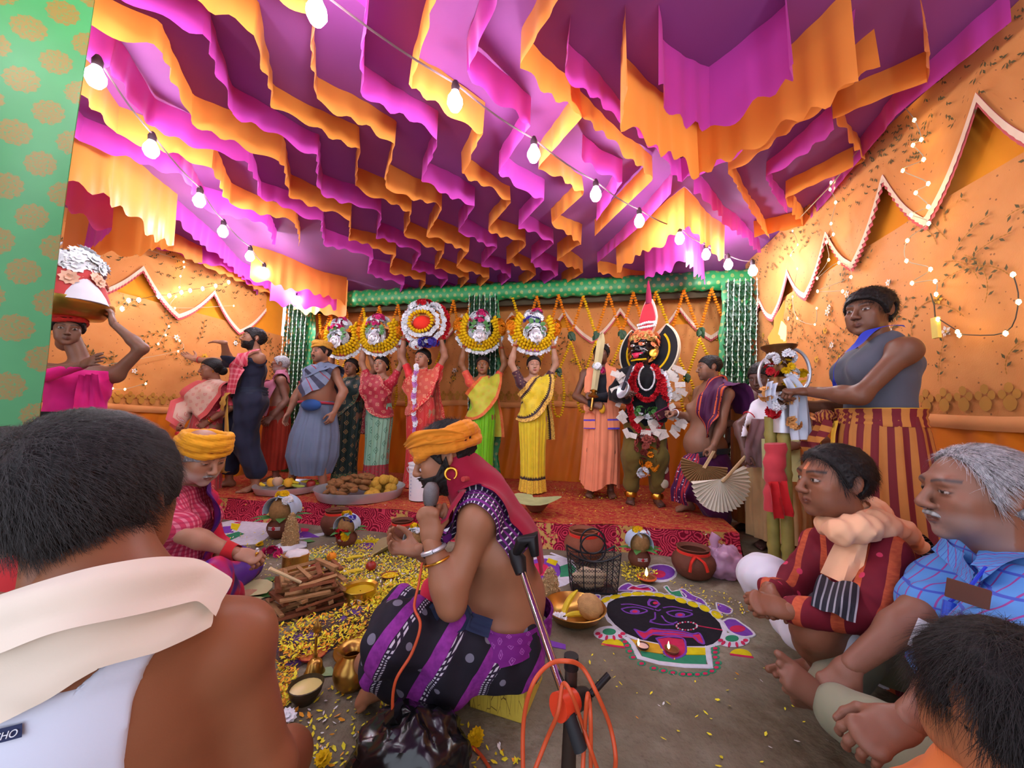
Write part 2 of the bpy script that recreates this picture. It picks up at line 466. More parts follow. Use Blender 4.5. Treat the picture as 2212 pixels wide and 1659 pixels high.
def wall(name, PT, s0, s1, peaks, dens, size, seed, zlow=1.0, flip=1):
 """PT(s, z, out) -> world point on the wall, out metres into the room; peaks: [(s, z)...] zigzag lower edge of the top valance"""
 m = MB(); nn = int((s1 - s0) / .12)
 m.grid(lambda a, t: (PT(lerp(s0, s1, a), lerp(0, ZC + .1, t), -.03), (lerp(s0, s1, a), t * 3, 0)), nn, 4)
 W = m.build(name, M_BACK, kind='structure')
 m = MB(); nn = int((s1 - s0) / .02)
 def sk(a, t):
  s = lerp(s0, s1, a); z = lerp(0, zlow + .03, t)
  w = (s + .18 * (1 - t)) * 2 * pi / .16
  return PT(s, z, .02 + .014 * sin(w + 1.1 * sin(w * .37)) * (1.1 - .6 * t)), (s, z, 0)
 m.grid(sk, nn, 6); m.build('pleated_skirt', M_ORSKIRT, W)
 m = MB()
 m.grid(lambda a, t: (PT(lerp(s0, s1, a), lerp(zlow, 2.2, t), .012 + .006 * sin(a * 60 + t * 3) + .004 * sin(a * 23)), (lerp(s0, s1, a), lerp(zlow, 2.2, t), 0)), int((s1 - s0) / .06), 8)
 m.build('net_panel', M_NET, W)
 m = MB()
 m.grid(lambda a, t: (PT(lerp(s0, s1, a), zlow - .02 + .07 * t + .012 * sin(a * 31), .035 + .012 * sin(t * pi) + .004 * sin(a * 140)), (a, t, 0)), int((s1 - s0) / .05), 4)
 m.build('border_band', cloth('peach_border', rgb(226, 150, 88)), W)
 embroider(W, lambda s, z, o: PT(s, z, .02 + o * .4), s0, s1, zlow + .2, 2.15, dens, size, seed)
 # row of gold teardrops just above the band
 m = MB(); s = s0
 while s < s1:
  for (dx, dz, r) in ((0, .1, .03), (-.03, .14, .018), (.03, .14, .018), (0, .17, .02)):
   pts = [PT(s + dx + r * sin(a) * (1 if a < 3.2 else 1), zlow + dz + r * cos(a) * 1.25, .024) for a in [k * pi / 4 for k in range(8)]]
   m.add(pts, [(7, 6, 5, 4, 3, 2, 1, 0)])
  s += .105
 m.build('gold_motif', cloth('old_gold_thread', rgb(190, 132, 52)), W, False, 'stuff')
 # valance with pointed scallops, frilled edge
 def edge(s):
  for (a, za), (b_, zb) in zip(peaks[:-1], peaks[1:]):
   if a <= s <= b_:
    k = (s - a) / (b_ - a); up = zb > za
    k2 = k if not up else k
    sag = -.05 * sin(pi * k)
    return lerp(za, zb, k2) + sag
  return 2.3
 a0, a1 = peaks[0][0], peaks[-1][0]
 m = MB(); nn = int((a1 - a0) / .03)
 m.grid(lambda a, t: (PT(lerp(a0, a1, a), lerp(edge(lerp(a0, a1, a)), ZC, t), .04 + .006 * sin(a * 40)), (lerp(a0, a1, a), lerp(2.2, ZC, t), 0)), nn, 5)
 m.build('valance', M_NET, W)
 embroider(W, lambda s, z, o: PT(s, z, .05), a0, a1, 2.5, ZC - .02, dens * 9, size * .9, seed + 3, False)
 fr = MB()
 for (o, w, mi) in ((.052, .05, 0), (.048, .075, 1)):
  fr.cm = mi
  nn = int((a1 - a0) / .012)
  fr.grid(lambda a, t: (PT(lerp(a0, a1, a), edge(lerp(a0, a1, a)) + .02 - w * t, o + .008 * sin(a * (a1 - a0) * 260) * t), (a, t, 0)), nn, 2)
 fr.build('valance_trim', [M_FRW, M_FRP], W)
 return W
pk = []; s = -1.42
while s < 5.2: pk += [(s, 2.58 - max(0, s - 2.5) * .14), (s + .32, 2.12 - max(0, s - 2.5) * .05)]; s += .58
W_R = wall('wall_right', lambda s, z, o: R3(VR - o, s, z), UF, UB, [p for p in pk if p[0] < 4.95], 26, 1.25, 3)
pk = []; s = .66
while s < 5.2: pk += [(s, 2.52), (s + .39, 2.1)]; s += .78
W_L = wall('wall_left', lambda s, z, o: R3(VL + o, s, z), UF, UB, [p for p in pk if p[0] < 4.95], 14, 1.5, 4)
pk = []; s = VL + .1
while s < VR: pk += [(s, 2.42), (s + .36, 2.02)]; s += .72
W_B = wall('wall_back', lambda s, z, o: R3(s, UB - o, z), VL, VR, [p for p in pk if p[0] < VR], 9, 1.6, 5, 1.15)
# ---- stage with carpet
def carpet_mat(top=True):
 n = NT('carpet_top' if top else 'carpet_front'); p = n.attr(); x, y, z = n.xyz(p)
 if top:
  w = n.noise(n.scale(p, 5.0, 16.0, 1), 2.2, 4.0, 0.7); v = n.vor(n.scale(p, 4.0, 11.0, 1), 2.0)
  g = n.m('MAXIMUM', n.m('MULTIPLY', n.step(n.m('ABSOLUTE', n.m('SUBTRACT', w, 0.5)), 0.036, 0.010), 0.9), n.m('MULTIPLY', n.step(v, 0.10, 0.06), 0.9))
  c = n.mix(n.noise(n.scale(p, 2.5, 7.0, 1), 1.6), rgb(128, 18, 28), rgb(196, 40, 58))
  c = n.mix(g, c, rgb(196, 146, 70))
 else:
  v = n.vor(n.scale(p, 1, 1, 0), 9.0); r = n.m('SINE', n.m('ADD', n.m('MULTIPLY', v, 44.0), n.m('MULTIPLY', n.noise(p, 22.0), 12.0)))
  c = n.mix(n.step(r, -0.4, 0.7), rgb(122, 18, 42), rgb(212, 66, 92))
  c = n.mix(n.step(v, 0.10, 0.02), c, rgb(110, 10, 30))
  med = n.m('LESS_THAN', n.m('ADD', n.m('ABSOLUTE', n.m('SUBTRACT', n.m('FRACT', n.m('DIVIDE', x, 0.62)), 0.5)), n.m('MULTIPLY', n.m('SUBTRACT', n.noise(p, 11.0), .5), .3)), 0.13)
  wg = n.noise(p, 30.0, 3.0)
  c = n.mix(n.m('MULTIPLY', med, n.step(wg, 0.46, 0.52)), c, rgb(196, 160, 90))
 n.bump(n.noise(p, 300.0), 0.3, 0.003)
 return n.done(c, 0.9, 0.0, 0.15)
def stage_edge(v): return 3.0 + 0.05 * sin(v * 2.0) + 0.02 * sin(v * 7)
VS0, VS1 = -4.4, 1.1
m = MB()
def stf(a, t):
 v = lerp(VS0, VS1 + .12 * t, a); u = lerp(stage_edge(v), 4.9, t)
 return R3(v, u, STZ + .006 * sin(v * 11) * sin(u * 9)), (v, u, 0)
m.grid(stf, 60, 20)
m.cm = 1
m.grid(lambda a, t: (R3(lerp(VS0, VS1, a), stage_edge(lerp(VS0, VS1, a)) - .05 * (1 - t) ** 2 - .008 * sin(a * 90) * (1 - t), STZ * t), (lerp(VS0, VS1, a), t * .2, 0)), 120, 4)
m.grid(lambda a, t: (R3(VS1 + .12 * a + .03 * (1 - t) ** 2, lerp(stage_edge(VS1), 4.9, a), STZ * t), (a * 2, t * .2, 0)), 20, 3)
stage = m.build('stage_platform', [carpet_mat(True), carpet_mat(False)])
tag(stage, 'low stage covered in red and gold floral carpet along the back of the tent', 'stage')
# ---- green beam, posts
m = MB()
def bm(a, t):
 v = lerp(-4.25, VR - .02, a); th = 2 * pi * t
 r = 1 + .12 * sin(a * 200 + 3 * sin(th + a * 9)) * (.3 + .7 * abs(sin(a * 4)))
 return R3(v, 4.6 + .07 * cos(th) * r, 2.63 + .115 * sin(th) * r), (v, t * .6, 0)
m.grid(bm, 160, 12)
beam = m.build('draped_beam', M_GREEN2); tag(beam, 'horizontal beam wrapped in green brocade above the stage', 'beam')
m = MB()
pts = [R3(v, 4.68, 2.50) for v in (-4.2, VR - .03)]
m.box((-.02, -.02, 0), (.02, .02, 1)); m.v = []; m.f = []; m.p = []; m.mi = []
A0, A1 = pts
m.add([A0 + Vector((0, 0, -.04)), A1 + Vector((0, 0, -.04)), A1 + Vector((0, 0, .05)), A0 + Vector((0, 0, .05)),
 A0 + UD * .06 + Vector((0, 0, -.04)), A1 + UD * .06 + Vector((0, 0, -.04)), A1 + UD * .06 + Vector((0, 0, .05)), A0 + UD * .06 + Vector((0, 0, .05))],
 [(0, 1, 2, 3), (5, 4, 7, 6), (3, 2, 6, 7), (1, 0, 4, 5)])
bar = m.build('crossbar', plain('dark_timber', rgb(78, 66, 44)), None, False)
tag(bar, 'dark timber crossbar just under the green beam carrying the garlands', 'bar')
M_DLEAF = plain('dark_garland_leaf', rgb(20, 62, 34), 0.5, 0, 0.4)
M_BUD = plain('white_bud', rgb(206, 226, 210), 0.6)
def post(v, w, label, z_leaf0, lean=0.0, u=4.5):
 t = thing('draped_post', label, 'post', R3(v, u, 0))
 m = MB()
 def pf_(a, k):
  th = 2 * pi * a; z = 2.56 * k
  r = 1 + .10 * sin(a * 60 + 2 * sin(z * 5)) + .12 * sin(z * 9 + a * 20)
  return R3(v + lean * (z - 1.3) + .5 * w * cos(th) * r, u + .1 + .06 * sin(th) * r, z), (a * w * 3.4, z, 0)
 m.grid(pf_, 48, 30); m.build('green_wrap', M_GREEN2, t)
 q = random.Random(int(v * 100)); m = MB()
 for _ in range(int(900 * w / .35)):
  x = q.uniform(-.5, .5) * w; z = q.uniform(z_leaf0, 2.52); c = R3(v + lean * (z - 1.3) + x, u - .02 + q.uniform(-.02, .02), z)
  l = q.uniform(.03, .05); a = q.uniform(-.6, .6) - pi / 2; n0 = q.uniform(-.02, .02)
  d = VD * cos(a) + Vector((0, 0, sin(a))); s_ = VD * -sin(a) + Vector((0, 0, cos(a)))
  m.add([c - d * l, c + s_ * l * .4 - UD * .012, c + d * l - UD * n0, c - s_ * l * .4 - UD * .004], [(0, 1, 2, 3)])
 m.build('leaf_panel', M_DLEAF, t, False, 'stuff')
 for k in range(6):
  x = (k - 2.5) / 5.2 * w; m = MB(); z = 2.52
  path = [R3(v + lean * (zz - 1.3) + x + .004 * sin(zz * 20 + k), u - .06, zz) for zz in np.linspace(2.52, z_leaf0, 12)]
  m.tube(path, .0025, 4, False)
  while z > z_leaf0:
   m.lathe([(.002, .03), (.006, .012), (.010, 0), (.001, -.002)], R3(v + lean * (z - 1.3) + x + .004 * sin(z * 20 + k), u - .06, z), 5); z -= .055
  m.build('bud_string', M_BUD, t)
 return t
post(-4.02, .36, 'leftmost green post hung with dark leaves and strings of white buds', .25, .0, 4.48)
post(-1.27, .36, 'middle green post with leaf panel between the stage back cloths', .9, -.02)
post(1.62, .30, 'rightmost green post with white bud strings behind the flaming torch', .3, .05, 4.4)
# green cloth edge by the camera
ce_top, ce_bot = at(205, 0, 1.32), at(80, 932, 1.32)
t = thing('entrance_curtain', 'bright green entrance curtain with gold medallions at the left edge', 'curtain', (ce_bot.x, ce_bot.y, 0))
m = MB()
def cf_(a, k):
 z = ZC * k; e = lerp(ce_bot.x, ce_top.x, (z - ce_bot.z) / (ce_top.z - ce_bot.z)); x = e - 1.1 * a
 y = 1.32 - .45 * a + .012 * sin(a * 22 + 2.5 * z) * (1.2 - k) + .010 * sin(a * 40 - z * 14) * max(0, .55 - k) * 2
 return Vector((x, y, z)), (a * 1.2, z, 0)
m.grid(cf_, 60, 60, .004); m.build('curtain_cloth', M_GREEN, t)
m = MB(); m.tube([Vector((ce_bot.x - .12, 1.36, 0)), Vector((ce_bot.x - .12, 1.36, ZC))], .02, 8); m.build('pole', plain('bamboo_old', rgb(150, 126, 76)), t)
# ================================================================ BULB STRINGS
M_BULB = glow('lit_bulb_glass', (0.86, 0.94, 1.0, 1), BULB_POWER)
M_SOCK = plain('dark_socket', rgb(60, 40, 50)); M_WIRE = plain('brown_flex', rgb(88, 60, 66))
def bulb(p, label, r=0.039):
 t = thing('light_bulb', label, 'bulb', p, 'white bulbs on the overhead strings')
 m = MB(); m.lathe([(.001, -r * 1.9), (r * .6, -r * 1.7), (r, -r * .9), (r * .95, -r * .3), (r * .55, r * .5), (r * .45, r * .8)], p, 10); m.build('glass', M_BULB, t)
 m = MB(); m.lathe([(r * .5, r * .75), (r * .55, r * 1.6), (r * .3, r * 2.2), (.003, r * 2.4)], p, 8); m.build('socket', M_SOCK, t)
def string(pxs, z, name, extra):
 ps = [onz(x, y, z - .08 * max(0, i - 6)) for i, (x, y) in enumerate(pxs)]
 d = (ps[0] - ps[1]); near = [ps[0] + d * (k + 1) for k in range(extra)]
 allp = near[::-1] + ps
 pts = []
 for a, c in zip(allp[:-1], allp[1:]):
  for k in range(6):
   t = k / 6; pts.append(a.lerp(c, t) + Vector((0, 0, .075 - .02 * sin(pi * t))))
 pts.append(allp[-1] + Vector((0, 0, .075)))
 m = MB(); m.tube(pts, .005, 5); o = m.build('light_cable', M_WIRE)
 tag(o, 'twisted brown flex carrying the ' + name + ' string of bulbs', 'cable')
 for i, p in enumerate(ps): bulb(p, 'lit white bulb, %s from the near end of the %s string' % (ORD[i], name))
 for i, p in enumerate(near): bulb(p, 'lit white bulb of the %s string, overhead beyond the picture edge, %s behind it' % (name, ORD[i]))
string([(685, 15), (983, 210), (1153, 325), (1287, 413), (1381, 472), (1468, 510), (1525, 545), (1573, 567), (1626, 580)], 2.6, 'middle', 4)
string([(208, 157), (327, 315), (431, 427), (482, 495), (540, 549), (570, 584), (594, 612), (622, 632), (640, 645)], 2.6, 'left', 0)
for k in range(3): bulb(R3(.95, .62 - .7 * k, 2.62), 'added unseen white bulb overhead to the right, brightening that side, %s in its row' % ORD[k])  # added unseen bulbs that brighten the right ceiling and wall
# small white bulbs on the left wall, warm fairy lights on the right wall
M_FAIRY = glow('fairy_light', (1.0, 0.78, 0.30, 1), 26.0); M_SMALLW = glow('small_white_light', (0.95, 0.97, 1, 1), 22.0)
def fairy(name, label, pts, mat, wire, r=.008, parent_loc=None, out=None):
 t = thing(name, label, 'string lights', pts[0])
 m = MB(); m.tube(catmull(pts, 4) if len(pts) > 2 else pts, .0025, 4); m.build('wire', wire, t)
 for p in pts:
  m = MB(); m.lathe([(.001, -r * 2.2), (r, -r), (r * .8, r * .4), (.001, r)], p, 6); m.build('small_bulb', mat, t)
M_CLEARW = plain('clear_wire', rgb(196, 180, 150)); M_DARKW = plain('dark_wire', rgb(80, 70, 56))
fairy('bulb_chain', 'row of small round white lights along the left wall valance', [onv(x, y, -4.6) for x, y in [(264, 665), (278, 647), (300, 646), (343, 638), (366, 637), (392, 630), (411, 626), (438, 622), (466, 616), (494, 608)]], M_SMALLW, M_DARKW, .017)
rw = lambda L: [onv(x, y, VR - .10) for x, y in L]
fairy('fairy_lights', 'warm fairy light strand hanging from the rope beside the largest valance peak', rw([(1962, 186), (1950, 222), (1975, 258), (1990, 300), (1972, 312), (1995, 343), (1950, 367), (2005, 395), (1978, 415), (2005, 445), (1968, 463), (2006, 481), (1960, 518), (1958, 562), (2010, 580), (1970, 610), (2020, 606), (2022, 634)]), M_FAIRY, M_CLEARW)
fairy('fairy_lights', 'warm fairy light strand down the wall left of the tall torch bearer', rw([(1795, 393), (1793, 408), (1805, 436), (1795, 482), (1800, 505), (1785, 522), (1790, 560), (1765, 600), (1812, 566), (1838, 597), (1766, 628), (1820, 628)]), M_FAIRY, M_CLEARW)
fairy('fairy_lights', 'fairy light strand beside the right green post', rw([(1712, 498), (1723, 528), (1708, 551), (1722, 580), (1712, 640), (1722, 687), (1760, 700), (1764, 665)]), M_FAIRY, M_CLEARW, .006)
fairy('fairy_lights', 'loose fairy light wire looping right of the tall man', rw([(2188, 591), (2200, 650), (2172, 718), (2072, 722), (2068, 715), (2026, 688)]), M_FAIRY, M_DARKW)
fairy('fairy_lights', 'few warm fairy lights low on the left wall behind the man with raised arms', [onv(x, y, -4.6) for x, y in [(342, 742), (365, 704), (358, 723), (388, 735), (385, 758), (212, 793), (212, 817), (243, 838), (270, 840), (315, 828)]], M_FAIRY, M_CLEARW)
fairy('fairy_lights', 'few warm fairy lights high on the left wall under the frills', [onv(x, y, -4.6) for x, y in [(172, 492), (193, 499), (397, 565), (398, 576), (390, 596), (388, 620), (380, 640), (378, 665), (505, 660)]], M_FAIRY, M_CLEARW)
# rope from ceiling along the right wall and a paper tag on the fairy wire
m = MB(); m.tube([onv(x, y, VR - .14) for x, y in [(2105, 0), (1965, 180), (1800, 395), (1728, 470)]], .004, 5); o = m.build('hanging_rope', M_CLEARW)
tag(o, 'thin rope slanting down in front of the right wall from the ceiling', 'rope')
p = onv(2022, 708, VR - .09); t = thing('controller', 'small yellowish plug controller hanging on the fairy light wire', 'controller', p)
m = MB(); m.box((-.018, -.008, -.055), (.018, .008, .055), Matrix.Translation(p) @ Matrix.Rotation(-YAW + pi / 2, 4, 'Z')); m.build('case', plain('cream_plastic', rgb(238, 214, 110)), t, False)
m = MB(); m.tube([p + Vector((0, 0, .055)), p + Vector((.0, 0, .12)), onv(2010, 634, VR - .09)], .003, 5); m.build('lead', M_DARKW, t)
# ================================================================ BODIES: smooth-union distance fields meshed with surface nets
def smin(a, b, k):
 h = np.maximum(k - np.abs(a - b), 0.0) / k
 return np.minimum(a, b) - h * h * k * 0.25
class Sdf:
 def __init__(s, k=0.03): s.pr = []; s.k = k
 def _add(s, fn, lo, hi, k, sub): s.pr.append((fn, np.array(lo, float), np.array(hi, float), s.k if k is None else k, sub)); return s
 def cone(s, a, b, ra, rb, k=None, sub=False):
  a = np.array(a, float); b = np.array(b, float); d = b - a; dd = max(float(d @ d), 1e-9); R = max(ra, rb)
  def fn(X, Y, Z):
   x, y, z = X - a[0], Y - a[1], Z - a[2]
   t = np.clip((x * d[0] + y * d[1] + z * d[2]) / dd, 0, 1)
   return np.sqrt((x - t * d[0]) ** 2 + (y - t * d[1]) ** 2 + (z - t * d[2]) ** 2) - (ra + (rb - ra) * t)
  return s._add(fn, np.minimum(a, b) - R, np.maximum(a, b) + R, k, sub)
 def chain(s, pts, rs, k=None):
  for i in range(len(pts) - 1): s.cone(pts[i], pts[i + 1], rs[i], rs[i + 1], k)
  return s
 def ell(s, c, r, R=None, k=None, sub=False):
  c = np.array(c, float); r = np.array(r, float); M = None if R is None else np.array(R, float)
  def fn(X, Y, Z):
   x, y, z = X - c[0], Y - c[1], Z - c[2]
   if M is not None: x, y, z = (M[0][0]*x + M[1][0]*y + M[2][0]*z, M[0][1]*x + M[1][1]*y + M[2][1]*z, M[0][2]*x + M[1][2]*y + M[2][2]*z)
   k0 = np.sqrt((x/r[0])**2 + (y/r[1])**2 + (z/r[2])**2); k1 = np.sqrt((x/r[0]**2)**2 + (y/r[1]**2)**2 + (z/r[2]**2)**2)
   return k0 * (k0 - 1.0) / np.maximum(k1, 1e-6)
  m = r if M is None else np.abs(M) @ r
  return s._add(fn, c - m, c + m, k, sub)
 def bone(s, a, b, side, w0, d0, w1, d1, k=None, sub=False):
  a = np.array(a, float); b = np.array(b, float); d = b - a; L = max(float(np.linalg.norm(d)), 1e-6); n = d / L
  sd = np.array(side, float); sd = sd - n * (sd @ n); sd /= max(np.linalg.norm(sd), 1e-9); f = np.cross(n, sd); R = max(w0, d0, w1, d1)
  def fn(X, Y, Z):
   x, y, z = X - a[0], Y - a[1], Z - a[2]
   al = x*n[0] + y*n[1] + z*n[2]; t = np.clip(al / L, 0, 1); e = al - t * L
   qs = x*sd[0] + y*sd[1] + z*sd[2]; qf = x*f[0] + y*f[1] + z*f[2]
   w = w0 + (w1 - w0) * t; g = d0 + (d1 - d0) * t; m = (w + g) * 0.5
   k0 = np.sqrt((qs/w)**2 + (qf/g)**2 + (e/m)**2); k1 = np.sqrt((qs/w**2)**2 + (qf/g**2)**2 + (e/m**2)**2)
   return k0 * (k0 - 1.0) / np.maximum(k1, 1e-6)
  return s._add(fn, np.minimum(a, b) - R, np.maximum(a, b) + R, k, sub)
 def at(s, P):
  P = np.asarray(P, float); X, Y, Z = P[:, 0], P[:, 1], P[:, 2]; D = np.full(len(P), 0.3)
  for fn, lo, hi, k, sub in s.pr:
   d = fn(X, Y, Z); D = -smin(-D, d, k) if sub else smin(D, d, k)
  return D
 def grad(s, P, e=0.004):
  P = np.asarray(P, float); g = np.stack([s.at(P + np.eye(3)[i] * e) - s.at(P - np.eye(3)[i] * e) for i in range(3)], 1)
  return g / np.maximum(np.linalg.norm(g, axis=1, keepdims=True), 1e-9)
 def mesh(s, h, off=0.0, clip=None, disp=None, lo=None, hi=None):
  pos = [q for q in s.pr if not q[4]]
  L = np.min([q[1] for q in pos], 0) - off - 2.5 * h if lo is None else np.array(lo, float)
  H = np.max([q[2] for q in pos], 0) + off + 2.5 * h if hi is None else np.array(hi, float)
  n = np.maximum(np.ceil((H - L) / h).astype(int) + 1, 4)
  ax = [(L[i] + h * np.arange(n[i])).astype(np.float32) for i in range(3)]
  D = np.full(n, 0.12, np.float32)
  for fn, plo, phi, k, sub in s.pr:
   pad = k + 3 * h + off
   i0 = np.maximum(np.floor((plo - pad - L) / h).astype(int), 0); i1 = np.minimum(np.ceil((phi + pad - L) / h).astype(int) + 1, n)
   if (i1 <= i0).any(): continue
   sl = tuple(slice(i0[i], i1[i]) for i in range(3))
   d = fn(ax[0][sl[0]][:, None, None], ax[1][sl[1]][None, :, None], ax[2][sl[2]][None, None, :])
   D[sl] = -smin(-D[sl], d, k) if sub else smin(D[sl], d, k)
  if off: D -= off
  if disp is not None or clip is not None:
   m = np.abs(D) < max(0.05, 4 * h)
   if disp is not None:
    I = np.nonzero(m); D[m] -= disp(ax[0][I[0]], ax[1][I[1]], ax[2][I[2]]).astype(np.float32)
   if clip is not None:
    C = clip(ax[0][:, None, None], ax[1][None, :, None], ax[2][None, None, :])
    D = np.maximum(D, C.astype(np.float32) if hasattr(C, 'astype') else C)
  D[0] = D[-1] = 0.1; D[:, 0] = D[:, -1] = 0.1; D[:, :, 0] = D[:, :, -1] = 0.1
  return nets(D, L, h)
def nets(D, L, h):
 S = D < 0
 c = np.zeros([d - 1 for d in D.shape], np.int8)
 for i in (0, 1):
  for j in (0, 1):
   for k in (0, 1): c += S[i:D.shape[0]-1+i, j:D.shape[1]-1+j, k:D.shape[2]-1+k]
 act = (c > 0) & (c < 8); I = np.nonzero(act); nV = len(I[0])
 idx = np.full(act.shape, -1, np.int32); idx[I] = np.arange(nV, dtype=np.int32)
 A = np.zeros((nV, 3), np.float64); W = np.zeros(nV)
 for i in range(8):
  for axis in range(3):
   o = ((i >> 0) & 1, (i >> 1) & 1, (i >> 2) & 1)
   if o[axis]: continue
   o2 = list(o); o2[axis] = 1
   da = D[I[0]+o[0], I[1]+o[1], I[2]+o[2]].astype(float); db = D[I[0]+o2[0], I[1]+o2[1], I[2]+o2[2]].astype(float)
   x = (da < 0) != (db < 0); t = np.where(x, da / np.where(x, da - db, 1.0), 0.0)
   for a in range(3): A[:, a] += np.where(x, o[a] + (t if a == axis else 0.0), 0.0)
   W += x
 V = (np.stack(I, 1) + A / np.maximum(W, 1)[:, None]) * h + L
 Fs = []
 for axis in range(3):
  sl0 = [slice(1, -1)] * 3; sl1 = [slice(1, -1)] * 3
  sl0[axis] = slice(0, -1); sl1[axis] = slice(1, None)
  a, b_ = S[tuple(sl0)], S[tuple(sl1)]; x = np.nonzero(a != b_)
  if len(x[0]) == 0: continue
  p = [x[0] + (0 if axis == 0 else 1), x[1] + (0 if axis == 1 else 1), x[2] + (0 if axis == 2 else 1)]
  u, w = [q for q in range(3) if q != axis]
  def cell(du, dw):
   q = [p[0].copy(), p[1].copy(), p[2].copy()]; q[u] -= du; q[w] -= dw
   return idx[q[0], q[1], q[2]]
  Q = np.stack([cell(1, 1), cell(0, 1), cell(0, 0), cell(1, 0)], 1)
  flip = a[x] if axis != 1 else ~a[x]
  Q[~flip] = Q[~flip][:, ::-1]
  Fs.append(Q)
 Fq = np.concatenate(Fs) if Fs else np.zeros((0, 4), np.int32)
 Fq = Fq[(Fq >= 0).all(1)]
 return V, Fq
def relax(V, Fq, n=2):
 """light Laplacian smoothing of a quad mesh"""
 e = np.concatenate([Fq[:, [0, 1]], Fq[:, [1, 2]], Fq[:, [2, 3]], Fq[:, [3, 0]]])
 for _ in range(n):
  A = np.zeros_like(V); C = np.zeros(len(V))
  for k in range(3): A[:, k] = np.bincount(e[:, 0], V[e[:, 1], k], len(V)) + np.bincount(e[:, 1], V[e[:, 0], k], len(V))
  C = np.bincount(e[:, 0], minlength=len(V)) + np.bincount(e[:, 1], minlength=len(V))
  V = V * 0.5 + 0.5 * A / np.maximum(C, 1)[:, None]
 return V
def vnoise(f, seed=0, oct_=2):
 """cheap smooth pseudo-noise of arrays from summed sines"""
 q = np.random.RandomState(seed); T = [(q.normal(size=3) * f * (1.7 ** o), q.uniform(0, 6.28), 0.6 ** o) for o in range(oct_) for _ in range(4)]
 def g(X, Y, Z):
  r = 0.0
  for d, ph, a in T: r = r + a * np.sin(X * d[0] + Y * d[1] + Z * d[2] + ph)
  return r / 3.0
 return g
# ---- heads (face towards -y, z up, origin at the skull centre; 0.225 m tall)
def head_sdf(p):
 g = p.get; s = Sdf(0.02); jw = g('jaw', 1.0); fat = g('fat', 0.0); nl = g('nose', 1.0)
 s.ell((0, .014, .032), (.073, .093, .082)).ell((0, -.028, -.012), (.061 + fat * .01, .058, .082), k=.03)
 s.ell((0, -.034, -.068), ((.047 + fat * .014) * jw, .048, .042), k=.03).ell((0, -.071, -.097), (.021 * jw, .017, .016), k=.02)
 s.cone((-.036, -.078, .027), (.036, -.078, .027), .011, .011, k=.02)
 for x in (-1, 1):
  s.ell((x * .043, -.058, -.018), (.021 + fat * .006, .020 + fat * .005, .020), k=.02)
  s.ell((x * .034, -.056, -.055), (.02 + fat * .012, .022, .028), k=.03)
  s.ell((x * .033, -.094, .006), (.018, .010, .009), k=.014, sub=True)
  s.ell((x * .032, -.0745, .006), (.0155, .0125, .0115), k=.004)
  s.cone((x * .019, -.083, .0125), (x * .045, -.077, .0115), .0032, .0028, k=.004)
  s.cone((x * .020, -.082, -.0025), (x * .044, -.077, -.001), .0026, .0026, k=.004)
  R = Matrix.Rotation(x * -.35, 3, 'Z') @ Matrix.Rotation(-.2, 3, 'X')
  s.ell((x * .075, .014, .002), (.007, .017, .031), R, k=.006).ell((x * .081, .010, .006), (.005, .009, .016), R, k=.004, sub=True)
  s.ell((x * .0115 * nl, -.098, -.033), (.0085, .010, .0075), k=.007)
  s.ell((x * .007, -.100, -.0405), (.0035, .0045, .003), k=.003, sub=True)
 s.cone((0, -.086, .018), (0, -.1085 - .004 * (nl - 1), -.026), .0068, .0092 * nl, k=.012).ell((0, -.108, -.031), (.0095 * nl, .0095, .0085), k=.008)
 s.ell((0, -.086, -.05), (.012, .008, .014), k=.012)
 L = g('lips', 1.0)
 s.cone((-.020, -.0835, -.0615), (0, -.0935, -.0585), .0032, .0052 * L, k=.006).cone((.020, -.0835, -.0615), (0, -.0935, -.0585), .0032, .0052 * L, k=.006)
 s.cone((-.018, -.0835, -.066), (0, -.0915, -.0685), .0032, .0062 * L, k=.006).cone((.018, -.0835, -.066), (0, -.0915, -.0685), .0032, .0062 * L, k=.006)
 s.cone((-.018, -.0925, -.0632), (.018, -.0925, -.0632), .0012, .0012, k=.003, sub=True)
 s.cone((0, .018, -.06), (0, .026, -.105), .052 + fat * .006, .052 + fat * .006, k=.03)
 return s
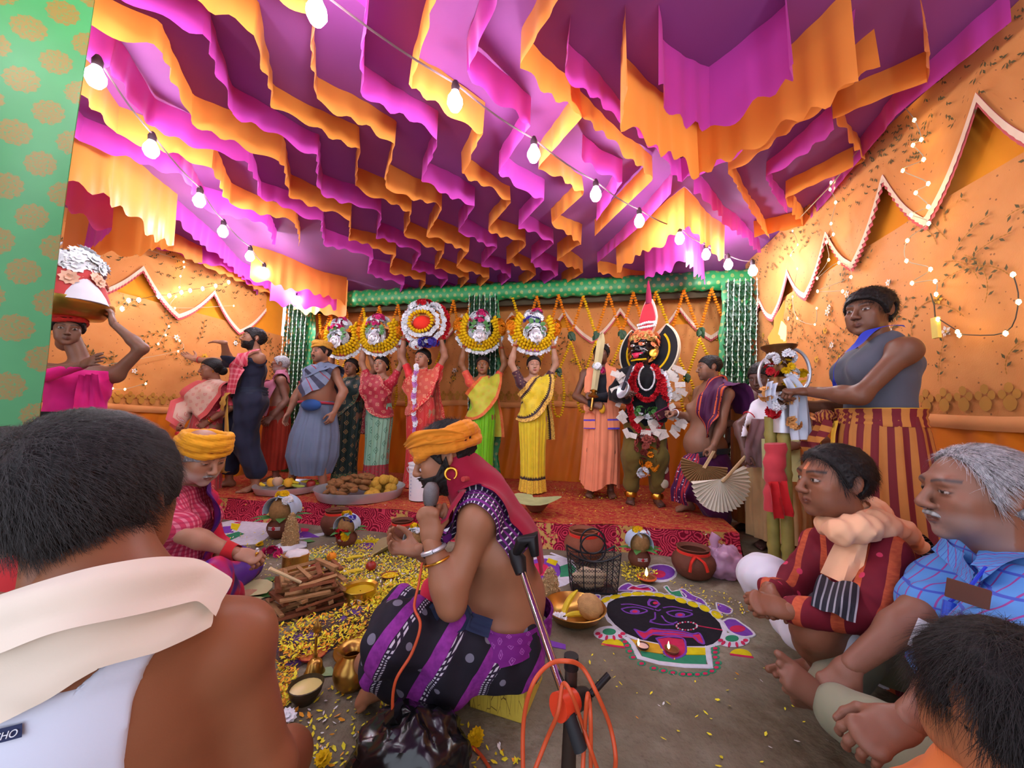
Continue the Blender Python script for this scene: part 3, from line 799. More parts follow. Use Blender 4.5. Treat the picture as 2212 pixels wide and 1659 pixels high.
def paint_face(V, p, skin):
 """albedo per vertex: lips, brows, eye whites, irises, beard shadow; darker around the eyes, along the mouth line and in the nostrils"""
 x, y, z = V[:, 0], V[:, 1], V[:, 2]; ax = np.abs(x); n = len(V)
 C = np.tile(np.array(skin[:3]), (n, 1)); g = p.get
 def put(mask, c, a=1.0):
  m = np.clip(mask, 0, 1)[:, None] * a; C[:] = C * (1 - m) + np.array(c[:3]) * m
 sm = lambda v, e0, e1: np.clip((v - e0) / (e1 - e0), 0, 1)
 fr = y < -.05
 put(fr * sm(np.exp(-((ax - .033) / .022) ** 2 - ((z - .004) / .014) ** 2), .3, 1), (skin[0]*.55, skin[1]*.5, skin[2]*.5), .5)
 if g('stubble'): put((y < .02) * sm(-z, .035, .055) * (1 - sm(-z, .11, .135)) * (ax < .075), g('stubble_col', (.05, .045, .045)), g('stubble'))
 lipm = fr * (y < -.078) * sm(1 - (ax / .0235) ** 2 - ((z + .0635) / .0105) ** 2, 0, .35)
 put(lipm, g('lipcol', (skin[0] * .62, skin[1] * .42, skin[2] * .42)), .85)
 put(fr * (ax < .021) * np.exp(-((z + .0634) / .0014) ** 2), (.05, .02, .02), .7)
 bz = .0285 + .006 * np.sin(np.clip((ax - .012) / .04, 0, 1) * 2.2) + g('brow_up', 0)
 put(fr * (ax > .010) * (ax < .054) * np.exp(-((z - bz) / (.0042 * g('brow_w', 1))) ** 2), g('browcol', (.012, .010, .010)), .92)
 ex = (ax - .0325) / .0145; hgt = .0056 * g('eye_open', 1.0)
 almond = 1 - np.abs(ex) ** 2.2 - ((z - .0055) / max(hgt, 1e-4)) ** 2
 if g('eye_open', 1.0) > .15:
  put(fr * sm(almond, -.55, -.05), (.015, .010, .010), .9)
  put(fr * sm(almond, 0, .2), (.44, .40, .37))
  lk = g('look', 0.0)
  put(fr * sm(almond, 0, .2) * (np.hypot(x - np.sign(x) * .0325 - lk, z - .006) < .0062), (.018, .010, .007))
 else:
  put(fr * (np.abs(ex) < 1) * np.exp(-((z - .001 + .003 * ex ** 2) / .0016) ** 2), (.012, .010, .010), .9)
 put(fr * (np.abs(ax - .007) < .004) * (np.abs(z + .0405) < .0028) * (y < -.09), (.03, .015, .012), .8)
 if g('bindi'): put(fr * (np.hypot(x, z - .040) < .0048), g('bindi'))
 if g('tilak'): put(fr * (ax < .006) * (z > .036) * (z < .062), g('tilak'))
 return C
def HAIRLINE(Y, kind):
 a = {'receding': [.092, .086, .068, .040, .004, -.012, -.02, -.06, -.065], 'high': [.118, .114, .100, .066, .016, -.012, -.02, -.06, -.065], 'bald': [.02, .02, .0, .0, -.01, -.018, -.02, -.06, -.065]}.get(kind, [.060, .055, .036, .016, -.012, -.018, -.02, -.06, -.065])
 return np.interp(Y, [-.12, -.08, -.055, -.04, -.022, -.012, .02, .05, .10], a)
def hair_mat(name, c, c2=None):
 if name in MATS: return MATS[name]
 n = NT(name); p = n.pos(); f = n.noise(n.scale(p, 1, 1, .35), 160.0, 3.0)
 n.bump(f, .5, .004)
 MATS[name] = n.done(n.mix(n.step(f, .4, .65), c, c2 or tuple(v * 1.7 for v in c[:3]) + (1,)), .55, 0, .22); return MATS[name]
def skin_mat():
 n = NT('skin'); a = n.node('ShaderNodeAttribute', attribute_name='Col').outputs['Color']; p = n.pos()
 f = n.noise(p, 26.0, 3.0); f2 = n.noise(p, 420.0, 2.0)
 c = n.mix(n.m('MULTIPLY', f, .30), a, n.mix(1.0, a, (.72, .62, .60, 1), 'MULTIPLY'))
 n.bump(f2, .12, .002)
 n.put(n.b.inputs['Subsurface Weight'], 0.06); n.put(n.b.inputs['Subsurface Radius'], (.012, .005, .003)); n.put(n.b.inputs['Subsurface Scale'], .5)
 return n.done(c, .46, 0, .4)
M_SKIN = skin_mat()
# ---- hands: wrist at origin, fingers +x, thumb +y, back of the hand +z
POSES = {'relaxed': (18, 26, 18, .35), 'grip': (62, 78, 45, .9), 'flat': (4, 6, 5, .1), 'cup': (34, 40, 25, .5), 'pinch': (46, 52, 30, 1.1)}
def hand_sdf(pose):
 c1, c2, c3, th = POSES[pose]; s = Sdf(.008)
 s.bone((-.02, 0, 0), (.012, 0, 0), (0, 1, 0), .026, .019, .030, .018, k=.015)
 s.bone((.005, 0, 0), (.078, 0, .001), (0, 1, 0), .030, .016, .037, .0125, k=.015)
 s.ell((.03, .024, -.008), (.026, .015, .013), k=.014)
 for i, (y, L) in enumerate(((.029, .070), (.0095, .079), (-.0105, .073), (-.029, .057))):
  p = Vector((.080 - .004 * abs(i - 1), y, 0)); yaw = (1.2 - i) * .07; a = 0; r = (.0094, .0098, .0092, .0080)[i]
  s.ell(p + Vector((0, 0, .002)), (.0105, .0095, .0098), k=.008)
  for c, f in ((c1 + 3 * i, .45), (c2, .31), (c3, .24)):
   a += radians(c); d = Vector((cos(a) * cos(yaw), cos(a) * sin(yaw), -sin(a))); q = p + d * L * f
   s.cone(p, q, r, r * .90, k=.004); p = q; r *= .90
 b0 = Vector((.018, .022, -.006)); d1 = Vector((.62, .75 - .25 * th, -.22 - .45 * th)).normalized(); b1 = b0 + d1 * .042
 d2 = Vector((.80, .42 - .5 * th, -.25 - .35 * th)).normalized(); b2 = b1 + d2 * .030; d3 = Vector((.88, .22 - .6 * th, -.22 - .25 * th)).normalized(); b3 = b2 + d3 * .024
 s.cone(b0, b1, .0135, .0112, k=.012).cone(b1, b2, .0112, .0100, k=.004).cone(b2, b3, .0100, .0078, k=.004)
 return s
HCACHE = {}
def hand_mesh(pose, h):
 k = (pose, h)
 if k not in HCACHE:
  V, Fq = hand_sdf(pose).mesh(h); HCACHE[k] = (relax(V, Fq, 1), Fq)
 return HCACHE[k]
def foot_sdf(h):
 k = ('foot', h)
 if k not in HCACHE:   # ankle at origin, toes +x, up +z, big toe +y ; sole at z=-.08
  s = Sdf(.012)
  s.cone((0, 0, .06), (0, 0, -.02), .036, .034, k=.02).ell((-.03, 0, -.05), (.034, .031, .03), k=.02)
  s.bone((-.01, 0, -.035), (.10, .004, -.055), (0, 1, 0), .034, .036, .042, .020, k=.02)
  for i, (y, L, r) in enumerate(((.034, .062, .0125), (.013, .058, .0095), (-.004, .052, .0090), (-.020, .045, .0085), (-.034, .036, .0082))):
   s.cone((.10 - .007 * i, y, -.060), (.10 - .007 * i + L * .8, y * 1.06, -.068), r * 1.1, r, k=.004)
  V, Fq = s.mesh(h, clip=lambda X, Y, Z: -(Z + .079) + 0 * X * Y); HCACHE[k] = (relax(V, Fq, 1), Fq)
 return HCACHE[k]
def frame(x, z):
 """3x3 with columns x (kept), y, z (made square to x)"""
 x = Vector(x).normalized(); z = Vector(z); z = (z - x * z.dot(x))
 z = z.normalized() if z.length > 1e-5 else x.orthogonal().normalized()
 y = z.cross(x); return Matrix((x, y, z)).transposed()
def ik(a, c, l1, l2, pole):
 d = c - a; L = d.length
 if L > (l1 + l2) * .999: c = a + d * ((l1 + l2) * .999 / L); d = c - a; L = d.length
 n = d / L; x = (l1 * l1 - l2 * l2 + L * L) / (2 * L); h_ = sqrt(max(l1 * l1 - x * x, 0))
 p = Vector(pole) - n * Vector(pole).dot(n); p = p.normalized() if p.length > 1e-6 else n.orthogonal().normalized()
 return a + n * x + p * h_, c
class Person:
 """local frame: front -y, person's left +x, metres for a 1.65 m figure, scaled by stature"""
 def __init__(s, label, loc, rz=0.0, stature=1.65, skin=(150, 102, 78), sex='m', build=1.0, belly=0.0, h=.0125, hh=.0044, name='person'):
  s.loc = Vector(loc); s.rz = rz; s.k = stature / 1.65; s.skin = rgb(*skin); s.sex = sex; s.bd = build; s.belly = belly; s.h = h; s.hh = hh
  s.R = Matrix.Rotation(rz, 3, 'Z'); s.root = thing(name, label, 'person', s.loc)
  f = sex == 'f'; sw = .152 if f else .178
  s.J = {k: s.w(v) for k, v in dict(pel=(0, 0, .90), wai=(0, 0, 1.03), che=(0, .005, 1.215), nk=(0, .02, 1.375), hd=(0, -.008, 1.54)).items()}
  for q, x in (('L', 1), ('R', -1)):
   for k, v in dict(sh=(sw, .015, 1.318), el=(sw + .045, .02, 1.05), wr=(sw + .05, -.04, .835), hip=(.088, 0, .87), kn=(.09, -.01, .48), an=(.09, .03, .08), toe=(.115, -.13, .03)).items():
    s.J[k + q] = s.w((v[0] * x, v[1], v[2]))
  s.hand_ = {}; s.headR = None; s.hs = s.k; s.sdf = None; s.legs = True; s.hands = True
 def w(s, v): return s.loc + s.R @ (Vector(v) * s.k)
 def d(s, v): return s.R @ Vector(v)
 def loc_of(s, V): return ((np.asarray(V) - np.array(s.loc)) @ np.array(s.R)) / s.k
 def set(s, **kw):
  for k, v in kw.items(): s.J[k] = s.w(v)
  return s
 def setw(s, **kw):
  for k, v in kw.items(): s.J[k] = Vector(v)
  return s
 def arm(s, q, wrist, pole=(0, .3, -1), hand='relaxed', dir=None, back=None, world=False):
  W = Vector(wrist) if world else s.w(wrist); x = 1 if q == 'L' else -1
  P = Vector(pole) if world == 2 else s.d((pole[0] * x, pole[1], pole[2]))
  e, c = ik(s.J['sh' + q], W, .275 * s.k, .250 * s.k, P); s.J['el' + q], s.J['wr' + q] = e, c
  s.hand_[q] = (hand, dir if dir is None else Vector(dir), back if back is None else Vector(back)); return s
 def leg(s, q, ankle, pole=(0, -1, 0), world=False, toe=None, bend=1.04):
  A = Vector(ankle) if world else s.w(ankle); x = 1 if q == 'L' else -1
  P = Vector(pole) if world else s.d((pole[0] * x, pole[1], pole[2])); f = min(1.0, (A - s.J['hip' + q]).length * bend / (.81 * s.k))
  e, c = ik(s.J['hip' + q], A, .40 * s.k * f, .41 * s.k * f, P); s.J['kn' + q], s.J['an' + q] = e, c
  s.J['toe' + q] = c + (Vector(toe) if world and toe is not None else s.d(toe or (.03 * x, -.16, -.06))) ; return s
 def head(s, yaw=0.0, pitch=0.0, roll=0.0, scale=None, **p):
  """yaw>0 turns to the person's left, pitch>0 looks down"""
  s.headR = Matrix.Rotation(s.rz + yaw, 3, 'Z') @ Matrix.Rotation(pitch, 3, 'X') @ Matrix.Rotation(roll, 3, 'Y'); s.hp = p
  if scale: s.hs = s.k * scale
  return s
 def hw(s, V): return np.asarray(V) * s.hs @ np.array(s.headR).T + np.array(s.J['hd'])
 def hv(s, v): return Vector(s.hw(np.array([v]))[0])
 def body_sdf(s):
  J, k, b = s.J, s.k, s.bd; B = Sdf(.035 * k); f = s.sex == 'f'
  side = J['shL'] - J['shR']; hs = J['hipL'] - J['hipR']; fr = Vector((side.y, -side.x, 0)).normalized()
  m = b * k; che2 = J['che'].lerp(J['nk'], .62)
  B.bone(J['pel'], J['wai'], hs, .150*m, .112*m, (.122 if f else .138)*m, (.092 + s.belly * .3)*m).bone(J['wai'], J['che'], side, (.122 if f else .138)*m, .094*m, .150*m, .108*m)
  B.bone(J['che'], che2, side, .150*m, .108*m, .115*m, .078*m)
  if s.belly: B.ell(J['wai'].lerp(J['che'], .15) + fr * .07 * k, np.array((.13, .13, .14)) * k * (.7 + s.belly), k=.08 * k)
  for q, x in (('L', 1), ('R', -1)):
   B.cone(J['nk'] - Vector((0, 0, .012 * k)), J['sh' + q], .044*m, .048*m); B.ell(J['sh' + q], np.array((.053, .053, .056)) * m)
   B.ell(J['che'] + side.normalized() * x * .068 * k + fr * (.088 if f else .074) * k + Vector((0, 0, .03)) * k, np.array((.062, .05, .06) if f else (.075, .028, .055)) * k, k=.04 * k)
   B.cone(J['sh' + q], J['el' + q], .046*m, .036*m)
   mid = J['el' + q].lerp(J['wr' + q], .3); B.cone(J['el' + q], mid, .037*m, .038*m).cone(mid, J['wr' + q], .038*m, .026*m)
   if s.legs:
    B.cone(J['hip' + q], J['kn' + q], .088*m, .056*m, k=.05).cone(J['kn' + q], J['kn' + q].lerp(J['an' + q], .35), .054*m, .055*m).cone(J['kn' + q].lerp(J['an' + q], .35), J['an' + q], .055*m, .034*m)
  B.cone(J['nk'], J['hd'] + (J['nk'] - J['hd']).normalized() * .06 * k, .056*m, .052*m)
  s.sdf = B; return B
 def add(s, name, V, Fq, mat, pat=None, col=None, smooth=True):
  return np_mesh(name, V, Fq, s.root, [mat], smooth, col, s.loc_of(V) if pat is None else pat)
 def build_body(s, feet=True):
  if s.sdf is None: s.body_sdf()
  J = s.J; Vs, Fs, Cs = [], [], []; n = 0
  V, Fq = s.sdf.mesh(s.h); V = relax(V, Fq, 1)
  def put(V, Fq, C):
   nonlocal n
   Vs.append(V); Fs.append(Fq + n); Cs.append(C); n += len(V)
  sk = np.array(s.skin[:3]); put(V, Fq, np.tile(sk, (len(V), 1)))
  if s.headR is not None:
   H = head_sdf(s.hp); V, Fq = H.mesh(s.hh, lo=(-.1, -.13, -.125), hi=(.1, -.022, .08)); V = relax(V, Fq, 1); ok = ((V[Fq, 1] < -.03) & (V[Fq, 2] > -.117) & (V[Fq, 2] < .068)).all(1); put(s.hw(V), Fq[ok], paint_face(V, s.hp, s.skin))
   V, Fq = H.mesh(max(s.hh * 2, .005)); V = relax(V, Fq, 1); ok = ~((V[Fq, 1] < -.037) & (V[Fq, 2] > -.108) & (V[Fq, 2] < .060)).all(1); put(s.hw(V), Fq[ok], paint_face(V, s.hp, s.skin))
  for q, x in (('L', 1), ('R', -1)):
   if not s.hands: break
   pose, d, bk = s.hand_.get(q, ('relaxed', None, None))
   if pose is None: continue
   fa = (J['wr' + q] - J['el' + q]).normalized()
   d = fa if d is None else d
   bk = (J['sh' + q] - J['che']) * 1.0 if bk is None else bk
   V, Fq = hand_mesh(pose, max(s.hh * 1.25, .0031) if s.hh < .0035 else .005); M = np.array(frame(d, bk)); V2 = V.copy()
   left = 1 if x == 1 else -1      # canonical hand: thumb +y with back +z = right hand when fingers +x ... mirrored for the left
   V2[:, 1] *= -left; Fm = Fq[:, ::-1] if left == 1 else Fq
   V2 = V2 * s.k * (.92 if s.sex == 'f' else 1.0) @ M.T + np.array(J['wr' + q] + d.normalized() * .012 * s.k); put(V2, Fm, np.tile(sk * .97, (len(V2), 1)))
  if feet:
   for q, x in (('L', 1), ('R', -1)):
    V, Fq = foot_sdf(.0058 if s.hh > .0035 else .0042); tt = J['toe' + q] - J['an' + q]
    tt = Vector((tt.x, tt.y, 0)) if s.legs != 'free' else tt
    M = np.array(frame(tt, J['kn' + q] - J['an' + q] if s.legs == 'free' else (0, 0, 1))); V2 = V.copy(); V2[:, 1] *= x * -1; Fm = Fq if x == -1 else Fq[:, ::-1]
    V2 = V2 * s.k @ M.T + np.array(J['an' + q]); put(V2, Fm, np.tile(sk * .92, (len(V2), 1)))
  C = np.concatenate(Cs); C = np.concatenate([C, np.ones((len(C), 1))], 1)
  s.body = s.add('body', np.concatenate(Vs), np.concatenate(Fs), M_SKIN, None, C); return s
 def hair(s, kind='short', mat=None, thick=.012, name='hair', seed=1):
  mat = mat or hair_mat('black_hair', (.012, .010, .010, 1)); s.hk = kind
  H = Sdf(.02); H.ell((0, .014, .032), (.073, .093, .082)).ell((0, -.015, .01), (.066, .066, .075), k=.03)
  nz = vnoise(260, seed, 2); nz2 = vnoise(70, seed + 9, 1)
  if kind == 'female':
   H.ell((0, .10, -.02), (.042, .036, .04), k=.02)
   hl = lambda Y: np.interp(Y, [-.12, -.085, -.06, -.03, .0, .03, .06], [.070, .068, .048, .028, .0, -.045, -.085])
   dsp = lambda X, Y, Z: .0016 * nz(X, Y * .3, Z) - .008 * np.exp(-(X / .004) ** 2) * (Y < 0.02)
  else:
   hl = lambda Y: HAIRLINE(Y, kind)
   dsp = lambda X, Y, Z: .003 * nz(X, Y * .4, Z) + .003 * nz2(X, Y, Z)
  def clip(X, Y, Z):
   c = hl(Y) - Z + 0 * X
   if kind == 'bald': c = np.maximum(c, Z - .02)
   if kind != 'female': c = np.maximum(c, .024 - np.sqrt((Y - .016) ** 2 + ((Z - .0) / 1.45) ** 2) - .5 * np.clip(.062 - np.abs(X), 0, 1))
   return c
  V, Fq = H.mesh(max(s.hh, .0048), thick, clip, dsp); V = relax(V, Fq, 1)
  return s.add(name, s.hw(V), Fq, mat)
 def strands(s, n, mat, length=.03, seed=3, zmin=None, lift=.35, w=.0005, name='hair_strands', off=.012, crown=(0, .06, .09), cond=None):
  """loose hairs lying over the scalp, flowing away from the crown"""
  q = np.random.RandomState(seed); R0 = np.array((.075, .095, .084)); c0 = np.array((0, .014, .032))
  d = q.normal(size=(n * 3, 3)); d /= np.linalg.norm(d, axis=1, keepdims=True)
  P = c0 + d * R0; Y = P[:, 1]; hl = HAIRLINE(Y, s.hk)
  ok = (P[:, 2] > hl - .010) & ~((np.abs(P[:, 0]) > .055) & (np.hypot(P[:, 1] - .016, P[:, 2] / 1.45) < .026))
  if cond is not None: ok &= cond(P)
  P, d = P[ok][:n], d[ok][:n]; n = len(P)
  nrm = d / R0; nrm /= np.linalg.norm(nrm, axis=1, keepdims=True)
  fl = P - np.array(crown); fl[:, 2] -= .02; fl += q.normal(size=fl.shape) * .035; fl -= nrm * (fl * nrm).sum(1, keepdims=True); fl /= np.maximum(np.linalg.norm(fl, axis=1, keepdims=True), 1e-6)
  sd = np.cross(nrm, fl); ln = length * q.uniform(.6, 1.3, (n, 1)); lf = lift * q.uniform(.2, 1.3, (n, 1))
  Vs = []
  for t in (0, .33, .66, 1.0):
   c = P + nrm * (off * .6 + off * .6 * t + lf * ln * t * (1 - .55 * t)) + fl * ln * t - np.array((0, 0, .25)) * ln * t * t
   ww = w * (1 - .75 * t); Vs += [c - sd * ww, c + sd * ww]
  V = np.stack(Vs, 1).reshape(-1, 3); b = np.arange(n)[:, None] * 8
  Fq = np.concatenate([np.stack([b[:, 0] + 2*i, b[:, 0] + 2*i + 1, b[:, 0] + 2*i + 3, b[:, 0] + 2*i + 2], 1) for i in range(3)])
  o = s.add(name, s.hw(V), Fq, mat); o['kind'] = 'stuff'; return o
 def beard(s, mat, thick=.006, full=True, name='beard', seed=4, tache=True):
  H = head_sdf(s.hp); nz = vnoise(300, seed, 2)
  if not full:
   T = Sdf(.006); w = .8 + thick * 40
   for x in (-1, 1): T.cone((0, -.0985, -.0505), (x * .015, -.094, -.053), .0048 * w, .0046 * w).cone((x * .015, -.094, -.053), (x * .027, -.083, -.060), .0046 * w, .0024 * w)
   V, Fq = T.mesh(min(s.hh, .0025), 0, None, lambda X, Y, Z: .0008 * nz(X * 2, Y, Z)); V = relax(V, Fq, 1)
   return s.add(name, s.hw(V), Fq, mat)
  def clip(X, Y, Z):
   ax = np.abs(X); cheek = -.028 - .35 * np.clip(Y + .045, 0, .1) + .0 * Z
   low = np.maximum(Z - (-.045 + 1.1 * np.clip(Y + .04, 0, .06)), Y - .008)
   lip = .0105 - np.sqrt((X / 2.2) ** 2 + (Z + .065) ** 2) if full else 0
   c = np.maximum(np.maximum(low, -Z - .125), lip + 0 * Y)
   return np.maximum(c, Y - .02)
  V, Fq = H.mesh(min(s.hh, .003), thick, clip, lambda X, Y, Z: .0016 * nz(X, Y, Z)); V = relax(V, Fq, 1)
  return s.add(name, s.hw(V), Fq, mat)
 # ---- garments
 def shirt(s, name, mat, sleeve=.6, off=.014, fold=.008, ff=26, seed=2, h=None, neck=.075, low=0.0, dirf=.5, collar=0.0, tank=False):
  J, k, m = s.J, s.k, s.bd * s.k; G = Sdf(.03 * k); side = J['shL'] - J['shR']; hs = J['hipL'] - J['hipR']; che2 = J['che'].lerp(J['nk'], .62); fr = Vector((side.y, -side.x, 0)).normalized()
  if low: G.bone(J['pel'] + (J['pel'] - J['wai']).normalized() * low * k, J['pel'], hs, .165*m, .135*m, .152*m, .116*m)
  G.bone(J['pel'], J['wai'], hs, .152*m, .116*m, .140*m, (.100 + s.belly * .3)*m).bone(J['wai'], J['che'], side, .140*m, .100*m, .152*m, .112*m).bone(J['che'], che2, side, .152*m, .112*m, .115*m, .080*m)
  for x in (-1, 1): G.ell(J['che'] + side.normalized() * x * .068 * k + fr * .08 * k + Vector((0, 0, .03)) * k, np.array((.072, .030, .056)) * k, k=.05 * k)
  if s.belly: G.ell(J['wai'].lerp(J['che'], .15) + fr * .07 * k, np.array((.135, .135, .145)) * k * (.7 + s.belly), k=.08 * k)
  for q in 'LR':
   if tank:
    x = side.normalized() * (.072 * k if q == 'L' else -.072 * k); up = Vector((0, 0, 1)); a, b_, c_ = [J['che'].lerp(J['nk'], f) + x * (1 - .1 * f) + fr * o * k for f, o in ((.35, .07), (.86, .0), (.35, -.07))]
    G.chain([a, b_ + up * .012 * k, c_], [.05*m, .042*m, .05*m]); continue
   G.cone(J['nk'] - Vector((0, 0, .015 * k)), J['sh' + q], .042*m, .05*m); G.ell(J['sh' + q], np.array((.055, .055, .058)) * m)
   if sleeve > 0:
    t = min(sleeve, 1.0); G.cone(J['sh' + q], J['sh' + q].lerp(J['el' + q], t), .052*m, (.054 if sleeve < 1 else .046)*m)
   if sleeve > 1: G.cone(J['el' + q], J['el' + q].lerp(J['wr' + q], sleeve - 1), .046*m, .036*m)
  if collar: G.cone(J['nk'] - (J['hd'] - J['nk']) * .1, J['nk'].lerp(J['hd'], .22), .068*m, .064*m, k=.01)
  if neck: G.cone(J['nk'].lerp(J['hd'], .05) + fr * .0, J['hd'], neck * k, neck * k * 1.1, k=.01, sub=True)
  nz = vnoise(ff, seed, 3); V, Fq = G.mesh(h or s.h, off, None, lambda X, Y, Z: fold * nz(X, Y, Z * dirf)); V = relax(V, Fq, 1)
  return s.add(name, V, Fq, mat)
 def shell(s, name, mat, off, clip=None, fold=.006, ff=28, seed=2, h=None, prims=None, dirf=None, local=True):
  """cloth lying on the body: offset of the body field, cut by clip(x,y,z) in the person's local frame (inside where < 0)"""
  B = prims or s.sdf; nz = vnoise(ff, seed, 2); Rn = np.array(s.R); L0 = np.array(s.loc); k = s.k
  def cl(X, Y, Z):
   x, y, z = X - L0[0], Y - L0[1], Z - L0[2]
   return clip((Rn[0,0]*x + Rn[1,0]*y)/k, (Rn[0,1]*x + Rn[1,1]*y)/k, z/k + 0*x*y) * k
  def dp(X, Y, Z): return fold * nz(X, Y, Z * (dirf or .45))
  V, Fq = B.mesh(h or s.h, off, cl if clip else None, dp if fold else None)
  if len(V) == 0: return None
  V = relax(V, Fq, 1)
  return s.add(name, V, Fq, mat)
 def skirt(s, name, mat, rings, n=120, fold=.012, nf=17, pleat=0.0, seed=1, pl_ang=0.0, world=False, rows=4, hem=0.0, thick=.0):
  """rings: (z, cx, cy, rx, ry) from the waist down, local metres; folds grow to the hem; pleat: extra knife pleats around pl_ang (0 = front)"""
  q = random.Random(seed); ph = [q.uniform(0, 6.28) for _ in range(4)]
  RG = []
  for a, b_ in zip(rings[:-1], rings[1:]): RG += [tuple(lerp(x, y, t / rows) for x, y in zip(a, b_)) for t in range(rows)]
  RG.append(rings[-1]); vs, pv = [], []; N = len(RG)
  for j, (z, cx, cy, rx, ry) in enumerate(RG):
   t = j / (N - 1)
   for i in range(n + 1):
    th = 2 * pi * i / n; A = fold * (.15 + .85 * t)
    f = A * (sin(nf * th + ph[0] + 2 * t) * .6 + .6 * sin((nf * .47 // 1) * th + ph[1] - 3 * t) + .3 * sin(nf * 2 * th + ph[2]))
    dth = (th - pl_ang + pi) % (2 * pi) - pi
    if pleat: f += pleat * (.35 + .65 * t) * math.exp(-(dth / .45) ** 2) * (.5 + 1.5 * abs(((dth * 6) % 1) - .5))
    x = cx + (rx + f) * sin(th); y = cy - (ry + f) * cos(th)
    vs.append(s.w((x, y, z + hem * sin(3 * th + ph[3]) * t))); pv.append((th / (2 * pi), z, dth))
  w_ = n + 1
  fs = [(j*w_+i, (j+1)*w_+i, (j+1)*w_+i+1, j*w_+i+1) for j in range(N-1) for i in range(n)]
  return s.add(name, np.array([tuple(v) for v in vs]), np.array(fs), mat, np.array(pv))
 def strip(s, name, mat, path, width, wdir=None, off=.014, nu=60, nv=10, fold=.006, seed=1, world=False, gather=None, wrap=True, taper=None, prims=None, nfold=3.0, sd=None, conform=0.0):
  """a length of cloth along path (local points), width metres across wdir, pushed out of the body; taper: list of width factors along it"""
  P = catmull([p if world else s.w(p) for p in path], 12); n = len(P); acc = [0.0]
  for a, b_ in zip(P[:-1], P[1:]): acc.append(acc[-1] + (b_ - a).length)
  Ls = acc[-1]; q = random.Random(seed); ph = [q.uniform(0, 6.28) for _ in range(4)]
  V = []; pat = []
  for i in range(nu + 1):
   t = i / nu; l = t * Ls; j = min(max([k for k in range(n) if acc[k] <= l]), n - 2); f = (l - acc[j]) / max(acc[j+1] - acc[j], 1e-6)
   c = P[j].lerp(P[j + 1], f); tg = (P[j + 1] - P[j]).normalized()
   if wdir is None:
    nn = Vector(s.sdf.grad([c])[0]); wd = nn.cross(tg).normalized()
   else:
    m_ = len(wdir) - 1; kk = min(int(t * m_), m_ - 1) if m_ else 0
    wd = Vector(wdir[kk]).lerp(Vector(wdir[min(kk + 1, m_)]), t * m_ - kk) if m_ else Vector(wdir[0])
    wd = (wd if world else s.d(wd)).normalized(); nn = tg.cross(wd).normalized()
   tw = 1.0
   if taper: m_ = len(taper) - 1; kk = min(int(t * m_), m_ - 1); tw = lerp(taper[kk], taper[kk + 1], t * m_ - kk)
   for k2 in range(nv + 1):
    a = k2 / nv - .5
    fd = fold * (sin(a * 2 * pi * nfold + ph[0] + 2.0 * sin(t * 5 + ph[1])) + .5 * sin(a * 2 * pi * nfold * 2.3 + ph[2] + t * 3))
    V.append(tuple(c + wd * (a * width * tw * s.k) + nn * fd)); pat.append((l / s.k, a * width, t))
  V = np.array(V); B = prims or s.sdf
  if wrap and B is not None:
   o = (off + fold * .6 + .35 * fold * np.sin(np.array([p[1] for p in pat]) / width * 2 * pi * nfold)) * s.k
   for _ in range(4 if conform else 3):
    d_ = B.at(V); m = d_ < o
    if conform: m |= (d_ > o) & (d_ < conform)
    if not m.any(): break
    V[m] += B.grad(V[m]) * (o[m] - d_[m])[:, None]
  w_ = nv + 1
  fs = [(i*w_+k2, i*w_+k2+1, (i+1)*w_+k2+1, (i+1)*w_+k2) for i in range(nu) for k2 in range(nv)]
  return s.add(name, V, np.array(fs), mat, np.array(pat))
 def ring(s, name, mat, joint, axis, R, r, n=18, sx=1.0, up=None):
  c = s.J[joint] if isinstance(joint, str) else Vector(joint); M = frame(axis, up or (.3, .2, 1)); m = MB()
  m.tube([c + M @ Vector((0, cos(2*pi*k/n) * R * s.k, sin(2*pi*k/n) * R * s.k * sx)) for k in range(n + 1)], r, 6, False)
  return m.build(name, mat, s.root)
 def turban(s, mat, tilt=-.22, R=(.086, .106), z=.078, hgt=.05, n=6, seed=2, name='turban', lift=.013, knot=None):
  """wound cloth: overlapping twisted coils around the head"""
  q = random.Random(seed); T = Sdf(.006)
  for i in range(n):
   f = i / (n - 1); zz = z - hgt / 2 + hgt * f; a0 = q.uniform(-.18, .18); b0 = q.uniform(-.18, .18); k = 1 - .25 * max(0, f - .45)
   pts = []
   for j in range(25):
    t = 2 * pi * j / 24; x = R[0] * k * cos(t); y = .014 + R[1] * k * sin(t)
    pts.append((x, y, zz + x * a0 + (y - .01) * (b0 + tilt)))
   T.chain(pts, [lift * (1 + .2 * sin(j * 1.3 + i)) for j in range(25)])
  if knot: T.ell(knot, (.022, .02, .018), k=.01)
  nz = vnoise(90, seed, 1)
  V, Fq = T.mesh(.0042, 0, None, lambda X, Y, Z: .0015 * np.sin(Z * 600 + X * 120 + Y * 90) + .001 * nz(X, Y, Z)); V = relax(V, Fq, 1)
  return s.add(name, s.hw(V), Fq, mat, V)
